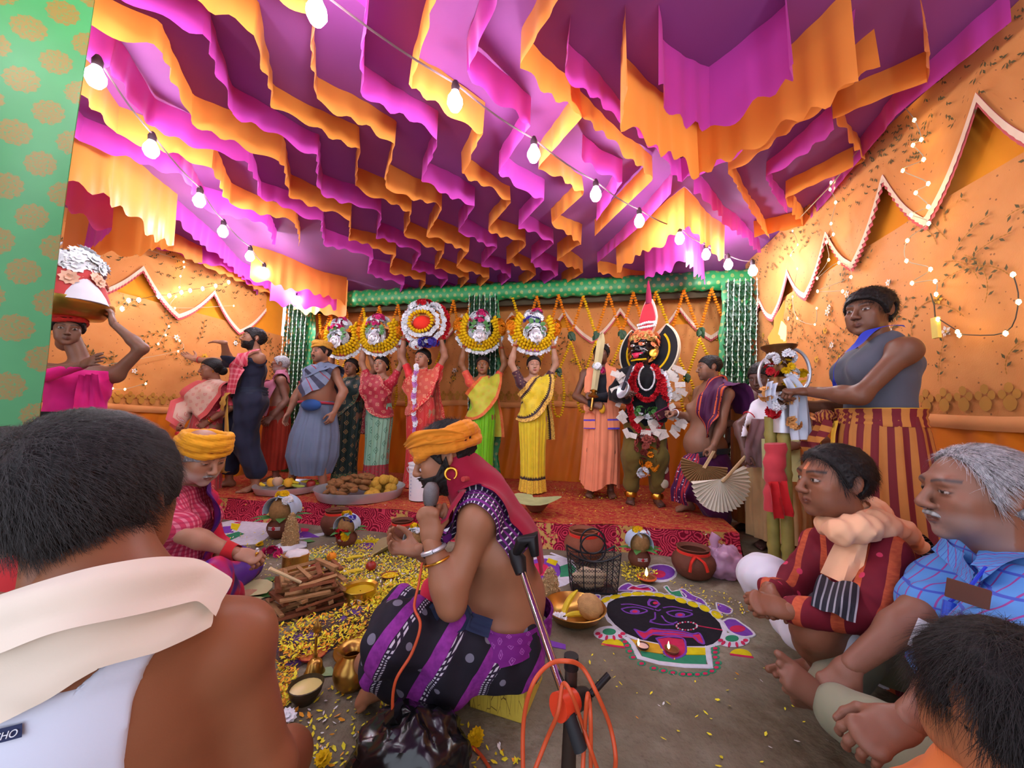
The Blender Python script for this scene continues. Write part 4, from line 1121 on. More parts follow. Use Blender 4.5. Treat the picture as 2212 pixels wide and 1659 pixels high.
# ================================================================ PEOPLE ON AND AROUND THE STAGE
def stand(x, d, z=STZ):
 p = at(x, 1000, d); p.z = z; return p
BLK = hair_mat('black_hair', (.012, .010, .010, 1)); GRY = hair_mat('grey_hair', (.22, .22, .24, 1), (.45, .45, .47, 1)); DKB = hair_mat('dark_brown_hair', (.02, .014, .010, 1))
M_GOLD = plain('gold_jewel', rgb(226, 172, 66), .28, 1.0, .5, .05); M_SILV = plain('silver', rgb(222, 222, 230), .4, .5, .5, .1); M_RED = cloth('red_thread', rgb(190, 30, 44)); M_BRASS = plain('brass', rgb(196, 150, 74), .3, .95, .5, .12)
M_STEEL = plain('steel', rgb(206, 208, 216), .36, .6, .5, .08)
def grid_motif(n, u, v, su, sv, ring0=.2, ring1=.28, dot=.09):
 fu = n.m('ABSOLUTE', n.m('SUBTRACT', n.m('FRACT', n.m('DIVIDE', u, su)), .5)); row = n.m('FLOOR', n.m('DIVIDE', u, su))
 fv = n.m('ABSOLUTE', n.m('SUBTRACT', n.m('FRACT', n.m('ADD', n.m('DIVIDE', v, sv), n.m('MULTIPLY', row, .5))), .5))
 d = n.m('ADD', fu, fv)
 a = n.m('MULTIPLY', n.m('GREATER_THAN', d, ring0), n.m('LESS_THAN', d, ring1))
 return n.m('MAXIMUM', a, n.m('LESS_THAN', d, dot))
def saree_mat(name, base, motif, border, kind='skirt', hem=.2, w=.4, b=.06, su=.12, sv=.14, mo=.8, base2=None, temple=None, sheen=.25, rough=.5):
 n = NT(name); x, y, z = n.xyz(n.attr()); f = n.noise(n.pos(), 9.0, 2.0)
 c = n.mix(f, base2 or tuple(v * .78 for v in base[:3]) + (1,), base)
 if kind == 'skirt': u, v = n.m('MULTIPLY', x, 1.25), y; d = n.m('SUBTRACT', y, hem)
 else: u, v = x, y; d = n.m('SUBTRACT', w / 2 - b, n.m('ABSOLUTE', y))
 if mo: c = n.mix(n.m('MULTIPLY', grid_motif(n, u, v, su, sv), mo), c, motif)
 bm_ = n.m('LESS_THAN', d, 0.0)
 bc = n.mix(n.m('MULTIPLY', n.step(n.noise(n.vec(n.m('MULTIPLY', u, 60), n.m('MULTIPLY', v, 60), 0), 1.0, 2.0), .5, .56), .6), border, motif)
 c = n.mix(bm_, c, bc)
 if temple:
  saw = n.m('ABSOLUTE', n.m('SUBTRACT', n.m('FRACT', n.m('DIVIDE', u, .022)), .5))
  tm = n.m('MULTIPLY', n.m('LESS_THAN', n.m('SUBTRACT', d, n.m('MULTIPLY', saw, .05)), .008), n.m('GREATER_THAN', d, -.012))
  c = n.mix(tm, c, temple)
 return n.done(c, rough, 0, .35, sheen)
def blouse_mat(name, c, m, s_=.05):
 n = NT(name); x, y, z = n.xyz(n.attr()); f = grid_motif(n, n.m('ADD', x, y), z, s_, s_, .1, .2, .06)
 return n.done(n.mix(n.m('MULTIPLY', f, .6), c, m), .5, 0, .3, .2)
def jewellery(P, bang='LR', neck=True):
 for q in bang:
  ax = P.J['wr' + q] - P.J['el' + q]
  for k in range(3): P.ring('bangle', M_GOLD if k != 1 else M_RED, P.J['wr' + q] - ax.normalized() * (.012 + .012 * k) * P.k, ax, .034, .0035)
 if neck:
  m = MB(); m.tube([P.w((.075 * sin(t), -.045 - .055 * cos(t), 1.375 - .05 * (1 + cos(t)) * .5)) for t in np.linspace(-2.2, 2.2, 14)], .004, 5); m.build('necklace', M_GOLD, P.root)
 for x in (-1, 1):
  m = MB(); m.ell(P.hv((x * .081, .004, -.034)), (.006, .006, .013), None, 6, 5); m.build('earring', M_GOLD, P.root)
def woman(label, x, d, st, rz, skin, sk_mat, pal_mat, bl_mat, headyaw, pal_side=1, hands=((.235, -.05, 1.80), (-.235, -.05, 1.80)), bindi=(.5, .02, .02), pitch=0.0, eye_open=1.0, sleeve=.62, seed=1, pal_w=.36, head_kw=None):
 P = Person(label, stand(x, d), rz, st, skin, 'f', h=.013); P.legs = True
 P.arm('L', hands[0], (1, .25, -.15), 'cup', P.d((-.35, -.1, 1)), P.d((1, .1, .2))); P.arm('R', hands[1], (1, .25, -.15), 'cup', P.d((.35, -.1, 1)), P.d((-1, .1, .2)))
 P.head(headyaw, pitch, 0, 1.04, bindi=bindi, eye_open=eye_open, lips=1.15, lipcol=(.35, .06, .07), brow_w=.8, jaw=.92, nose=.92, **(head_kw or {})); P.body_sdf(); P.build_body()
 P.hair('female', BLK, .011, seed=seed)
 L = {q: (P.loc_of([P.J['sh' + q]])[0], P.loc_of([P.J['el' + q]])[0]) for q in 'LR'}
 def clip(X, Y, Z):
  arm = np.full(np.broadcast(X, Y, Z).shape, -1.0)
  for a, e in L.values():
   n_ = (e - a) / np.linalg.norm(e - a); t = ((X - a[0]) * n_[0] + (Y - a[1]) * n_[1] + (Z - a[2]) * n_[2]) - np.linalg.norm(e - a) * sleeve
   near = ((X - a[0]) * a[0] > -.0) & (np.abs(X) > .13)
   arm = np.maximum(arm, np.where(near, t, -1.0))
  tor = np.maximum(1.08 - Z, np.where(np.abs(X) < .12, Z - 1.355 + .10 * np.exp(-(X / .07) ** 2), Z - 1.6))
  return np.maximum(tor, arm)
 P.shell('blouse', bl_mat, .008, clip, .003, 40, seed)
 P.skirt('saree_skirt', sk_mat, [(1.06, 0, 0, .146, .114), (.95, 0, .0, .166, .134), (.82, 0, .005, .174, .144), (.5, 0, -.01, .150, .130), (.2, .0, -.02, .142, .14), (.012, 0, -.02, .160, .165)], 160, .014, 19, .05, seed, -.15, rows=5)
 s_ = pal_side
 P.strip('pallu', pal_mat, [(-s_ * .15, .03, .97), (-s_ * .10, -.15, 1.02), (s_ * .02, -.155, 1.17), (s_ * .10, -.10, 1.32), (s_ * .135, .01, 1.392), (s_ * .13, .10, 1.27), (s_ * .13, .13, 1.0), (s_ * .13, .14, .62)], pal_w, None, .016, 70, 12, .006, seed, taper=[.7, 1.05, 1.0, .72, .45, .7, .9, 1.0])
 jewellery(P)
 return P
# --- decorated pots carried on heads
M_MARI = plain('marigold_yellow', rgb(248, 196, 18), .7, 0, .2, .18, 60, .5); M_MARO = plain('marigold_orange', rgb(242, 140, 24), .7, 0, .2, .18, 60, .5); M_WFLO = plain('white_flower', rgb(238, 240, 246), .7, 0, .2, .08, 40); M_PFLO = plain('pink_flower', rgb(216, 50, 122), .7, 0, .2, .2, 40); M_BFLO = plain('violet_flower', rgb(74, 62, 168), .7, 0, .2, .2, 40); M_RFLO = plain('red_flower', rgb(196, 26, 40), .6, 0, .2, .2, 40)
M_CLAY = plain('red_clay', rgb(142, 84, 62), .75, 0, .2, .15, 20, .25); M_GLEAF = plain('green_leaf', rgb(72, 134, 62), .5, 0, .4, .2, 30)
def beads(m, pts, r, step, flat=.62, seg=7, rings=5):
 """a string of flower heads threaded along pts"""
 acc = 0.0; nxt = 0.0
 for a, b_ in zip(pts[:-1], pts[1:]):
  L = (b_ - a).length
  if L < 1e-6: continue
  t = (b_ - a) / L
  while nxt <= acc + L:
   p = a + t * (nxt - acc); M = Vector((0, 0, 1)).rotation_difference(t).to_matrix() @ Matrix.Rotation(nxt * 50, 3, 'Z')
   m.ell(p, (r, r, r * flat), M, seg, rings, lambda q: 1 + .10 * sin(5 * atan2(q.y, q.x))); nxt += step
  acc += L
def petal_string(m, pts, r, step):
 q = random.Random(len(pts)); acc = nxt = 0.0
 for a, b_ in zip(pts[:-1], pts[1:]):
  L = (b_ - a).length
  while L > 1e-6 and nxt <= acc + L:
   p = a.lerp(b_, (nxt - acc) / L)
   for _ in range(2): bloom(m, p + Vector((q.uniform(-.3, .3), q.uniform(-.3, .3), q.uniform(-.3, .3))) * r, r * 1.15, 7, (q.gauss(0, .6), -1, q.gauss(0, .6)), q)
   nxt += step
  acc += L
def bloom(m, c, r, n=9, up=(0, 0, 1), q=rnd, lay=2, w=.42):
 M = Vector((0, 0, 1)).rotation_difference(Vector(up)).to_matrix() @ Matrix.Rotation(q.random() * 6, 3, 'Z'); c = Vector(c)
 for l in range(lay):
  k = n if l == 0 else max(4, n - 3); rr = r * (1 - .38 * l); tilt = .25 + .55 * l
  for i in range(k):
   a = 2 * pi * (i + .5 * l) / k; d = Vector((cos(a) * cos(tilt), sin(a) * cos(tilt), sin(tilt))); s_ = Vector((-sin(a), cos(a), 0))
   m.add([c, c + M @ (d * rr * .55 + s_ * rr * w), c + M @ (d * rr), c + M @ (d * rr * .55 - s_ * rr * w)], [(0, 1, 2, 3)])
def flower_heap(name, parent, c, R, n, r, mat, seed, up=None, dirs=None):
 q = random.Random(seed); m = MB(); c = Vector(c)
 for _ in range(n):
  d = Vector((q.gauss(0, 1), q.gauss(0, 1), abs(q.gauss(0, 1)) if up is None else q.gauss(0, 1))).normalized()
  p = c + Vector((d.x * R[0], d.y * R[1], d.z * R[2])) * q.uniform(.75, 1.05); bloom(m, p, r * q.uniform(.8, 1.2), 9, d, q)
 return m.build(name, mat, parent, False, 'stuff' if parent else None)
def leaf_mesh(m, c, d, n_, L, w, bend=.25):
 d = Vector(d).normalized(); n_ = Vector(n_); s_ = d.cross(n_).normalized(); n_ = s_.cross(d); c = Vector(c); vs = []
 for k, (t, ww) in enumerate(((0, .06), (.2, .72), (.45, 1.0), (.72, .7), (1, .03))):
  p = c + d * L * t - n_ * bend * L * t * t
  vs += [p - s_ * w * ww + n_ * .12 * w * ww, p, p + s_ * w * ww + n_ * .12 * w * ww]
 fs = [f for k in range(4) for f in ((3*k, 3*k+1, 3*k+4, 3*k+3), (3*k+1, 3*k+2, 3*k+5, 3*k+4))]
 m.add(vs, fs)
def head_pot(label, c, rz, kind='gold', k=1.0, seed=1, ring_col=(196, 70, 60)):
 """c: centre of the load; rz as for people (front -y)"""
 R = Matrix.Rotation(rz, 3, 'Z'); c = Vector(c); L = lambda x, y, z: c + R @ (Vector((x, y, z)) * k)
 t = thing('decorated_pot', label, 'pot', L(0, .06, -.19), 'flower decked pots carried on the head')
 m = MB(); m.lathe([(.03, -.165), (.085, -.15), (.125, -.08), (.13, -.02), (.10, .06), (.075, .085), (.085, .11), (.07, .112)], L(0, .06, 0), 20); m.build('clay_pot', M_CLAY, t)
 m = MB(); m.tube([L(.075 * cos(a), .06 + .075 * sin(a), -.172) for a in np.linspace(0, 2 * pi, 17)], .02 * k, 8, False); m.build('head_ring', cloth('head_ring_%d' % seed, rgb(*ring_col)), t)
 q = random.Random(seed)
 def U(rx, rz_, y, z0, a0, a1, n=26): return [L(rx * sin(a), y + .05 * abs(sin(a)) , z0 - rz_ * cos(a)) for a in np.linspace(a0, a1, n)]
 if kind == 'gold':
  for i, (rx, rz_, y) in enumerate(((.235, .215, -.02), (.205, .185, -.055), (.175, .155, -.085))):
   m = MB(); beads(m, U(rx, rz_, y, .05, -2.45 + .05 * i, 2.45 - .05 * i), .029 * k, .036 * k); m.build('marigold_garland', M_MARI, t)
  m = MB(); petal_string(m, U(.265, .255, .0, .045, -1.5, 1.5), .024 * k, .036 * k); m.build('white_garland', M_WFLO, t)
  for x in (-1, 1): flower_heap('marigold_cluster', t, L(x * .235, .03, .085), (.06 * k, .05 * k, .10 * k), 50, .034 * k, M_MARO, seed + x, 1)
  flower_heap('white_flowers', t, L(0, -.02, .16), (.12 * k, .06 * k, .09 * k), 46, .038 * k, M_WFLO, seed + 5)
  flower_heap('pink_flowers', t, L(.02, -.06, .20), (.06 * k, .04 * k, .06 * k), 14, .032 * k, M_PFLO, seed + 6)
  flower_heap('violet_flowers', t, L(-.03, -.09, .12), (.09 * k, .03 * k, .05 * k), 14, .028 * k, M_BFLO if seed % 2 else M_PFLO, seed + 7)
  m = MB()
  for _ in range(16): a = q.uniform(0, 6.28); leaf_mesh(m, L(.06 * cos(a), -.10, .06 + .04 * sin(a)), R @ Vector((cos(a), -.3, sin(a))), R @ Vector((0, -1, .2)), .06 * k, .017 * k)
  m.build('green_leaves', M_GLEAF, t, False)
  flower_heap('white_backing', t, L(0, -.07, .0), (.11 * k, .035 * k, .12 * k), 60, .036 * k, M_WFLO, seed + 9, 1)
  m = MB(); m.lathe([(.002, .03), (.03, .028), (.058, .016), (.075, .002), (.07, -.004)], L(0, -.115, -.04), 18, R @ Vector((0, -1, .25)), 1, 1.15, lambda th, z: 1 + .10 * cos(9 * th) * (z < .02))
  F0 = Matrix.Translation(L(0, -.145, -.045)) @ R.to_4x4()
  m.ell(F0 @ Vector((0, -.004 * k, 0)), (.034 * k, .016 * k, .042 * k), R, 14, 10); m.ell(F0 @ Vector((0, -.022 * k, -.002 * k)), (.006 * k, .01 * k, .014 * k), R, 8, 6)
  for x in (-1, 1): m.ell(F0 @ Vector((x * .014 * k, -.016 * k, .009 * k)), (.008 * k, .004 * k, .004 * k), R, 8, 6); m.ell(F0 @ Vector((x * .036 * k, -.002 * k, .0)), (.008 * k, .005 * k, .016 * k), R, 8, 6)
  m.ell(F0 @ Vector((0, -.017 * k, -.020 * k)), (.011 * k, .004 * k, .004 * k), R, 8, 6)
  m.tube([F0 @ Vector((.046 * k * sin(a), .004 * k, .004 * k + .056 * k * cos(a))) for a in np.linspace(-2.2, 2.2, 17)], .009 * k, 6); m.tube([F0 @ Vector((.030 * k * sin(a), -.008 * k, .018 * k + .030 * k * cos(a))) for a in np.linspace(-1.3, 1.3, 9)], .007 * k, 6)
  m.build('silver_mask', M_SILV, t)
 else:
  m = MB(); m.ell(L(0, -.05, .03), (.11 * k, .06 * k, .085 * k), R, 16, 10); m.build('vermilion_mound', plain('vermilion', rgb(232, 52, 34), .8), t)
  for i, (rx, y, mt, nm, rr) in enumerate(((.125, -.10, M_MARI, 'marigold_garland', .024), (.175, -.07, M_WFLO, 'white_garland', .026), (.225, -.02, M_WFLO, 'white_garland', .03), (.255, .03, M_RFLO, 'rose_garland', .03))):
   m = MB(); (beads if i == 0 else petal_string)(m, [L(rx * 1.08 * sin(a), y, .04 - rx * cos(a) * (.9 if i < 2 else 1)) for a in np.linspace(0, 2 * pi, 40)], rr * k, rr * 1.4 * k); m.build(nm, mt, t, i == 0)
  flower_heap('white_flowers', t, L(-.10, -.03, .22), (.07 * k, .04 * k, .06 * k), 20, .04 * k, M_WFLO, seed + 5); flower_heap('white_flowers', t, L(.13, -.03, .20), (.06 * k, .04 * k, .06 * k), 16, .04 * k, M_WFLO, seed + 4)
  flower_heap('pink_flowers', t, L(.0, -.03, .25), (.09 * k, .04 * k, .06 * k), 22, .036 * k, M_RFLO, seed + 6); flower_heap('violet_flowers', t, L(.08, -.07, -.19), (.12 * k, .05 * k, .05 * k), 34, .032 * k, M_BFLO, seed + 7, 1); flower_heap('white_flowers', t, L(-.05, -.08, -.21), (.07 * k, .05 * k, .05 * k), 20, .034 * k, M_WFLO, seed + 8, 1)
 return t
MINT = saree_mat('mint_saree', rgb(150, 200, 172), rgb(54, 110, 84), rgb(176, 34, 58), 'skirt', .24, su=.13, sv=.17)
w1 = woman('woman in dark green saree with gold discs, half hidden behind the man in grey blue', 748, 4.62, 1.5, radians(-8), (140, 96, 74),
 saree_mat('bottle_green_saree', rgb(18, 44, 40), rgb(176, 138, 84), rgb(30, 84, 60), 'skirt', .12, su=.13, sv=.12), saree_mat('bottle_green_pallu', rgb(20, 48, 44), rgb(170, 134, 84), rgb(30, 80, 60), 'strip'), blouse_mat('maroon_blouse', rgb(132, 30, 44), rgb(206, 120, 70)), .0, seed=3, hands=((.26, -.05, 1.74), (-.235, -.05, 1.74)))
w2 = woman('woman in mint green saree with red border, pot on her head', 814, 4.55, 1.53, radians(-6), (176, 128, 104),
 MINT, saree_mat('mint_pallu', rgb(178, 40, 60), rgb(226, 188, 150), rgb(190, 44, 62), 'strip', mo=.6, su=.09, sv=.09), blouse_mat('crimson_blouse', rgb(186, 32, 56), rgb(226, 150, 140)), -.1, -1, seed=4)
w3 = woman('woman in red and gold saree with a long flower string down her front', 905, 4.4, 1.6, radians(-10), (172, 122, 98),
 saree_mat('red_gold_saree', rgb(214, 54, 54), rgb(230, 150, 110), rgb(206, 40, 50), 'skirt', .1, mo=.6), saree_mat('red_gold_pallu', rgb(222, 92, 74), rgb(240, 186, 140), rgb(214, 40, 48), 'strip', mo=.7, su=.08, sv=.08), blouse_mat('scarlet_blouse', rgb(220, 40, 48), rgb(228, 70, 64)), -.22, 1, seed=5, head_kw=dict(tilak=(.6, .1, .03)))
w4 = woman('woman in lime green saree with orange edged shawl end, eyes narrowed', 1038, 4.4, 1.52, radians(4), (146, 98, 66),
 saree_mat('lime_saree', rgb(126, 206, 22), rgb(170, 220, 60), rgb(136, 200, 30), 'skirt', .03, mo=.15, base2=rgb(100, 186, 16)), saree_mat('lime_pallu', rgb(206, 206, 60), rgb(214, 150, 60), rgb(222, 96, 50), 'strip', mo=.6, su=.07, sv=.07), blouse_mat('coral_blouse', rgb(222, 80, 60), rgb(232, 160, 70)), -.1, 1, eye_open=.5, seed=6)
w5 = woman('woman in yellow saree with dark toothed border and plum blouse, eyes closed', 1150, 4.18, 1.5, radians(6), (186, 140, 116),
 saree_mat('yellow_saree', rgb(240, 214, 40), rgb(200, 160, 30), rgb(236, 196, 60), 'skirt', .17, mo=.35, su=.09, sv=.1, temple=rgb(50, 24, 26)), saree_mat('yellow_pallu', rgb(240, 212, 44), rgb(120, 60, 40), rgb(232, 190, 84), 'strip', mo=.25, b=.08, temple=rgb(50, 24, 26), su=.1, sv=.1), blouse_mat('plum_blouse', rgb(74, 34, 50), rgb(196, 160, 110), .04), .0, 1, eye_open=0.0, seed=7)
for P, x, d, y, kind, lab in ((w1, 738, 4.54, 735, 'gold', 'leftmost silver masked pot, carried behind the man in grey blue'), (w2, 818, 4.46, 728, 'gold', 'pot with silver mask, violet and pink flowers above the woman in mint saree'), (w3, 916, 4.32, 706, 'red', 'pot with vermilion centre ringed by white flowers above the woman in red'), (w4, 1036, 4.32, 722, 'gold', 'pot with silver mask in marigold loops above the woman in lime saree'), (w5, 1153, 4.12, 722, 'gold', 'pot with silver mask in marigold loops above the woman in yellow')):
 c = at(x, y, d); head_pot(lab, (c.x, c.y, c.z), P.rz, kind, 1.05, int(x), {818: (226, 110, 60), 1036: (206, 214, 50), 1153: (206, 120, 170)}.get(x, (180, 60, 60)))
# flower string down the red saree
t = thing('flower_string', 'string of white and pink flowers hanging down in front of the woman in red', 'garland', w3.w((-.02, -.2, .6)))
q = random.Random(5); mw, mp = MB(), MB()
for i in range(26):
 z = 1.42 - i * .033; p = w3.w((.0 + .01 * sin(i), -.185 - .02 * sin(i * .2), z)); bloom(mw if i % 4 < 2 else mp, p, .036, 9, w3.d((q.uniform(-.4, .4), -1, .2)), q)
mw.build('white_flower', M_WFLO, t, False); mp.build('pink_flower', plain('mauve_flower', rgb(196, 120, 190)), t, False)
# --- man in grey blue with waist pouch
P = Person('stout man in grey blue dhoti and mustard headcloth with blue waist pouch', stand(680, 4.1), radians(-20), 1.6, (164, 116, 92), build=1.12, belly=.35, h=.014)
P.arm('L', (.30, -.06, .86), (1, .4, 0), 'relaxed'); P.arm('R', (-.33, -.10, .84), (1, .5, 0), 'relaxed'); P.leg('L', (.16, -.02, .08)); P.leg('R', (-.22, -.10, .08))
P.head(-.12, .02, 0, 1.02, fat=.9, stubble=.35, nose=1.1); P.body_sdf(); P.build_body(); P.beard(BLK, .004, False, 'moustache'); P.hair('short', BLK)
P.turban(cloth('mustard_headcloth', rgb(218, 160, 62)), tilt=-.12, z=.088, hgt=.045, n=5)
GB = cloth('grey_blue_cotton', rgb(112, 128, 156), .16)
P.skirt('dhoti', GB, [(.98, 0, -.01, .178, .165), (.86, 0, 0, .20, .185), (.6, -.01, -.01, .26, .24), (.36, -.02, -.02, .27, .25), (.17, -.02, -.02, .20, .18)], 140, .02, 13, .02, 3, .4)
def stripe_gb():
 n = NT('striped_grey_shawl'); x, y, z = n.xyz(n.attr()); c = n.mix(n.noise(n.pos(), 8.), rgb(88, 100, 124), rgb(134, 150, 176))
 c = n.mix(n.band(x, .16, .3), c, rgb(58, 60, 80)); c = n.mix(n.band(x, .16, .06, 0, .3), c, rgb(150, 50, 70)); return n.done(c, .8)
P.strip('shawl', stripe_gb(), [(-.05, -.20, 1.10), (.06, -.16, 1.22), (.15, -.06, 1.36), (.15, .06, 1.35), (.05, .16, 1.2), (-.12, .15, 1.05)], .34, None, .014, 50, 10, .008, 2, taper=[1.1, 1, .7, .7, 1, 1])
P.strip('shawl_end', GB, [(-.15, -.02, 1.36), (-.03, -.12, 1.30), (.10, -.10, 1.36), (.17, .0, 1.37)], .14, None, .02, 30, 8, .006, 4)
m = MB(); b_ = P.w((.12, -.205, .93)); M_ = Matrix.Translation(b_) @ P.R.to_4x4()
m.ell((0, 0, 0), (.135, .045, .062), None, 18, 10); m.v = [tuple(M_ @ Vector(v)) for v in m.v]; m.build('waist_pouch', cloth('blue_nylon', rgb(44, 84, 150)), P.root)
m = MB(); m.tube([P.w((.19 * sin(a), -.02 - .18 * cos(a), .955 + .01 * cos(a))) for a in np.linspace(-pi, pi, 30)], .014, 6, False); m.build('belt', cloth('pink_patterned_belt', rgb(190, 60, 80)), P.root)
P.ring('armband', M_RED, P.J['shR'].lerp(P.J['elR'], .55), P.J['elR'] - P.J['shR'], .050, .006)
m = MB(); m.tube([P.w((.10 * sin(a), -.10 - .06 * cos(a), 1.33 - .075 * (1 + cos(a)))) for a in np.linspace(-2.4, 2.4, 16)], .005, 5); m.build('bead_necklace', plain('dark_bead', rgb(90, 50, 40)), P.root)
# --- old man with glasses behind
P = Person('old man with glasses and grey hair in pink shawl and red dhoti, behind', stand(592, 4.5), radians(-60), 1.5, (150, 104, 88), h=.014, name='person')
P.arm('L', (.2, -.05, .85)); P.arm('R', (-.2, -.1, .85)); P.head(-.2, .1, 0, 1.0, browcol=(.3, .3, .3), stubble=.3, stubble_col=(.5, .5, .5)); P.body_sdf(); P.build_body(); P.hair('receding', GRY)
P.skirt('dhoti', cloth('rust_dhoti', rgb(176, 54, 36), .2), [(.98, 0, 0, .155, .13), (.8, 0, 0, .17, .155), (.4, 0, 0, .18, .16), (.16, 0, 0, .17, .15)], 90, .014)
P.strip('shawl', cloth('pink_shawl', rgb(206, 128, 158), .14), [(.16, -.14, .85), (.15, -.13, 1.15), (.12, -.02, 1.395), (0, .09, 1.38), (-.12, -.0, 1.39), (-.14, -.13, 1.2), (-.12, -.15, .9)], .2, None, .014, 50, 8, .008, 3)
m = MB()
for x in (-1, 1): m.tube([P.hv((x * .034 + .022 * cos(a), -.100 + .01 * abs(cos(a)), .004 + .017 * sin(a))) for a in np.linspace(0, 2 * pi, 13)], .0018, 5, False); m.tube([P.hv((x * .056, -.09, .006)), P.hv((x * .078, .01, .012))], .0018, 5)
m.tube([P.hv((-.012, -.106, .006)), P.hv((.012, -.106, .006))], .0018, 5); m.build('glasses', plain('dark_metal', rgb(50, 44, 44), .4, .6), P.root)
# --- man with outstretched arms, navy and gold
NAVY = cloth('navy_cotton', rgb(36, 40, 62), .2); NGOLD = cloth('ochre_border', rgb(206, 158, 66), .15)
P = Person('bearded man in navy dhoti with ochre border stretching both arms to the left', stand(528, 4.05), radians(-42), 1.74, (160, 114, 88), h=.013, hh=.0036)
P.arm('L', at(484, 740, 3.68), (0, -.5, .15), 'flat', Vector((-1, .15, .12)), Vector((0, -.3, 1)), True); P.arm('R', at(362, 775, 4.05), (0, .1, -1), 'flat', Vector((-1, .1, .45)), Vector((.3, .4, -1)), True)
P.leg('R', at(496, 1020, 4.15), (-1, 0, .0), True, (-.12, -.08, -.06)); P.leg('L', at(553, 1030, 3.95), (-1, 0, 0), True, (-.06, -.14, -.06)); P.J['anL'].z = P.J['anR'].z = STZ + .08
P.head(-.05, -.12, 0, 1.0, nose=1.15, stubble=.2); P.body_sdf(); P.build_body(); P.hair('short', BLK, .014); P.beard(BLK, .002)
P.shell('wrap', NAVY, .012, lambda X, Y, Z: np.maximum(np.maximum(Z - 1.32 + 1.0 * np.clip(.10 - X, 0, .5), .98 - Z), np.abs(X) - .2), .008, 30, 2)
T = Sdf(.06)
for q in 'LR': T.cone(P.J['hip' + q], P.J['kn' + q], .135, .12).cone(P.J['kn' + q], P.J['an' + q] + Vector((0, 0, .12)), .12, .085)
T.bone(P.J['pel'] + Vector((0, 0, .06)), P.J['pel'], P.d((1, 0, 0)), .17, .15, .185, .165)
P.shell('dhoti', NAVY, .0, None, .014, 24, 4, .012, T)
P.strip('dhoti_border', NGOLD, [P.w((.07, -.2, .92)), P.w((.08, -.2, .75)), P.w((.10, -.19, .55)), P.w((.09, -.18, .35)), P.w((.0, -.17, .2)), P.w((-.12, -.12, .16))], .07, None, .012, 50, 6, .008, 2, True, prims=T)
P.strip('sash', cloth('navy_sash', rgb(46, 54, 74)), [P.w((-.17, .02, .98)), P.w((0, -.16, .97)), P.w((.17, .02, .98)), P.w((0, .16, .98)), P.w((-.17, .02, .98))], .10, [(0, 0, 1)] * 2, .018, 60, 8, .008, 5, True)
P.strip('wrap_border', NGOLD, [(-.14, -.02, 1.03), (-.06, -.155, 1.06), (.04, -.15, 1.18), (.13, -.06, 1.31)], .045, None, .022, 40, 4, .004, 3)
pinkc = NT('pink_check'); x_, y_, z_ = pinkc.xyz(pinkc.attr()); M_PINKC = pinkc.done(pinkc.mix(pinkc.m('MULTIPLY', pinkc.m('ADD', pinkc.band(x_, .05, .35), pinkc.band(y_, .05, .35)), .4), rgb(200, 60, 84), rgb(232, 150, 160)), .8)
P.strip('gamcha', M_PINKC, [P.w((.14, .02, 1.37)), P.w((.12, -.12, 1.28)), P.w((.11, -.16, 1.15)), P.w((.11, -.18, .95))], .14, None, .03, 30, 6, .008, 3, True)
P.strip('waist_knot', NGOLD, [P.w((.06, -.2, .96)), P.w((.07, -.23, .88)), P.w((.06, -.22, .78))], .1, None, .03, 20, 6, .014, 3, True)
P.ring('bracelet', M_RED, P.J['elR'].lerp(P.J['wrR'], .85), P.J['wrR'] - P.J['elR'], .033, .004); P.ring('armband', M_RED, P.J['shR'].lerp(P.J['elR'], .6), P.J['elR'] - P.J['shR'], .046, .005)
# --- woman in coral saree behind him
P = Person('woman in coral and silver saree with bangles behind the man in navy', stand(440, 4.0, 0), radians(-15), 1.56, (150, 100, 78), 'f', h=.013)
P.loc.z = 0; P.arm('R', at(388, 915, 3.80), (1, .3, -.2), 'grip', None, None, True); P.arm('L', (.16, -.1, .95), (1, .3, 0), 'relaxed'); P.head(-.5, .1, 0, 1.02, lips=1.1, lipcol=(.4, .08, .09)); P.body_sdf(); P.build_body(); P.hair('female')
P.shell('blouse', blouse_mat('rose_blouse', rgb(196, 60, 78), rgb(226, 140, 130)), .010, lambda X, Y, Z: np.maximum(np.maximum(1.05 - Z, Z - 1.36), np.abs(X) - .40 + .0 * Z + np.where(Z < 1.12, .12, 0)), .004, 40, 2)
P.skirt('saree_skirt', saree_mat('coral_saree', rgb(206, 70, 74), rgb(232, 170, 150), rgb(196, 44, 60), 'skirt', .15, mo=.5), [(1.06, 0, 0, .15, .12), (.82, 0, 0, .178, .15), (.4, 0, 0, .17, .155), (.02, 0, 0, .18, .18)], 110, .012, 15, .02)
P.strip('pallu', saree_mat('silver_pallu', rgb(214, 176, 156), rgb(196, 84, 84), rgb(208, 84, 84), 'strip', su=.07, sv=.07), [(-.15, -.02, .96), (-.06, -.16, 1.04), (.05, -.155, 1.2), (.13, -.04, 1.37), (.14, .06, 1.36), (.13, .15, 1.1), (.12, .15, .7)], .4, None, .018, 60, 12, .008, 3, taper=[1, 1.1, 1, .7, .6, .9, 1])
for k in range(6): P.ring('bangle', M_GOLD if k % 2 else M_SILV, P.J['wrR'].lerp(P.J['elR'], .08 + .06 * k), P.J['wrR'] - P.J['elR'], .036, .004)
jewellery(P, 'L')
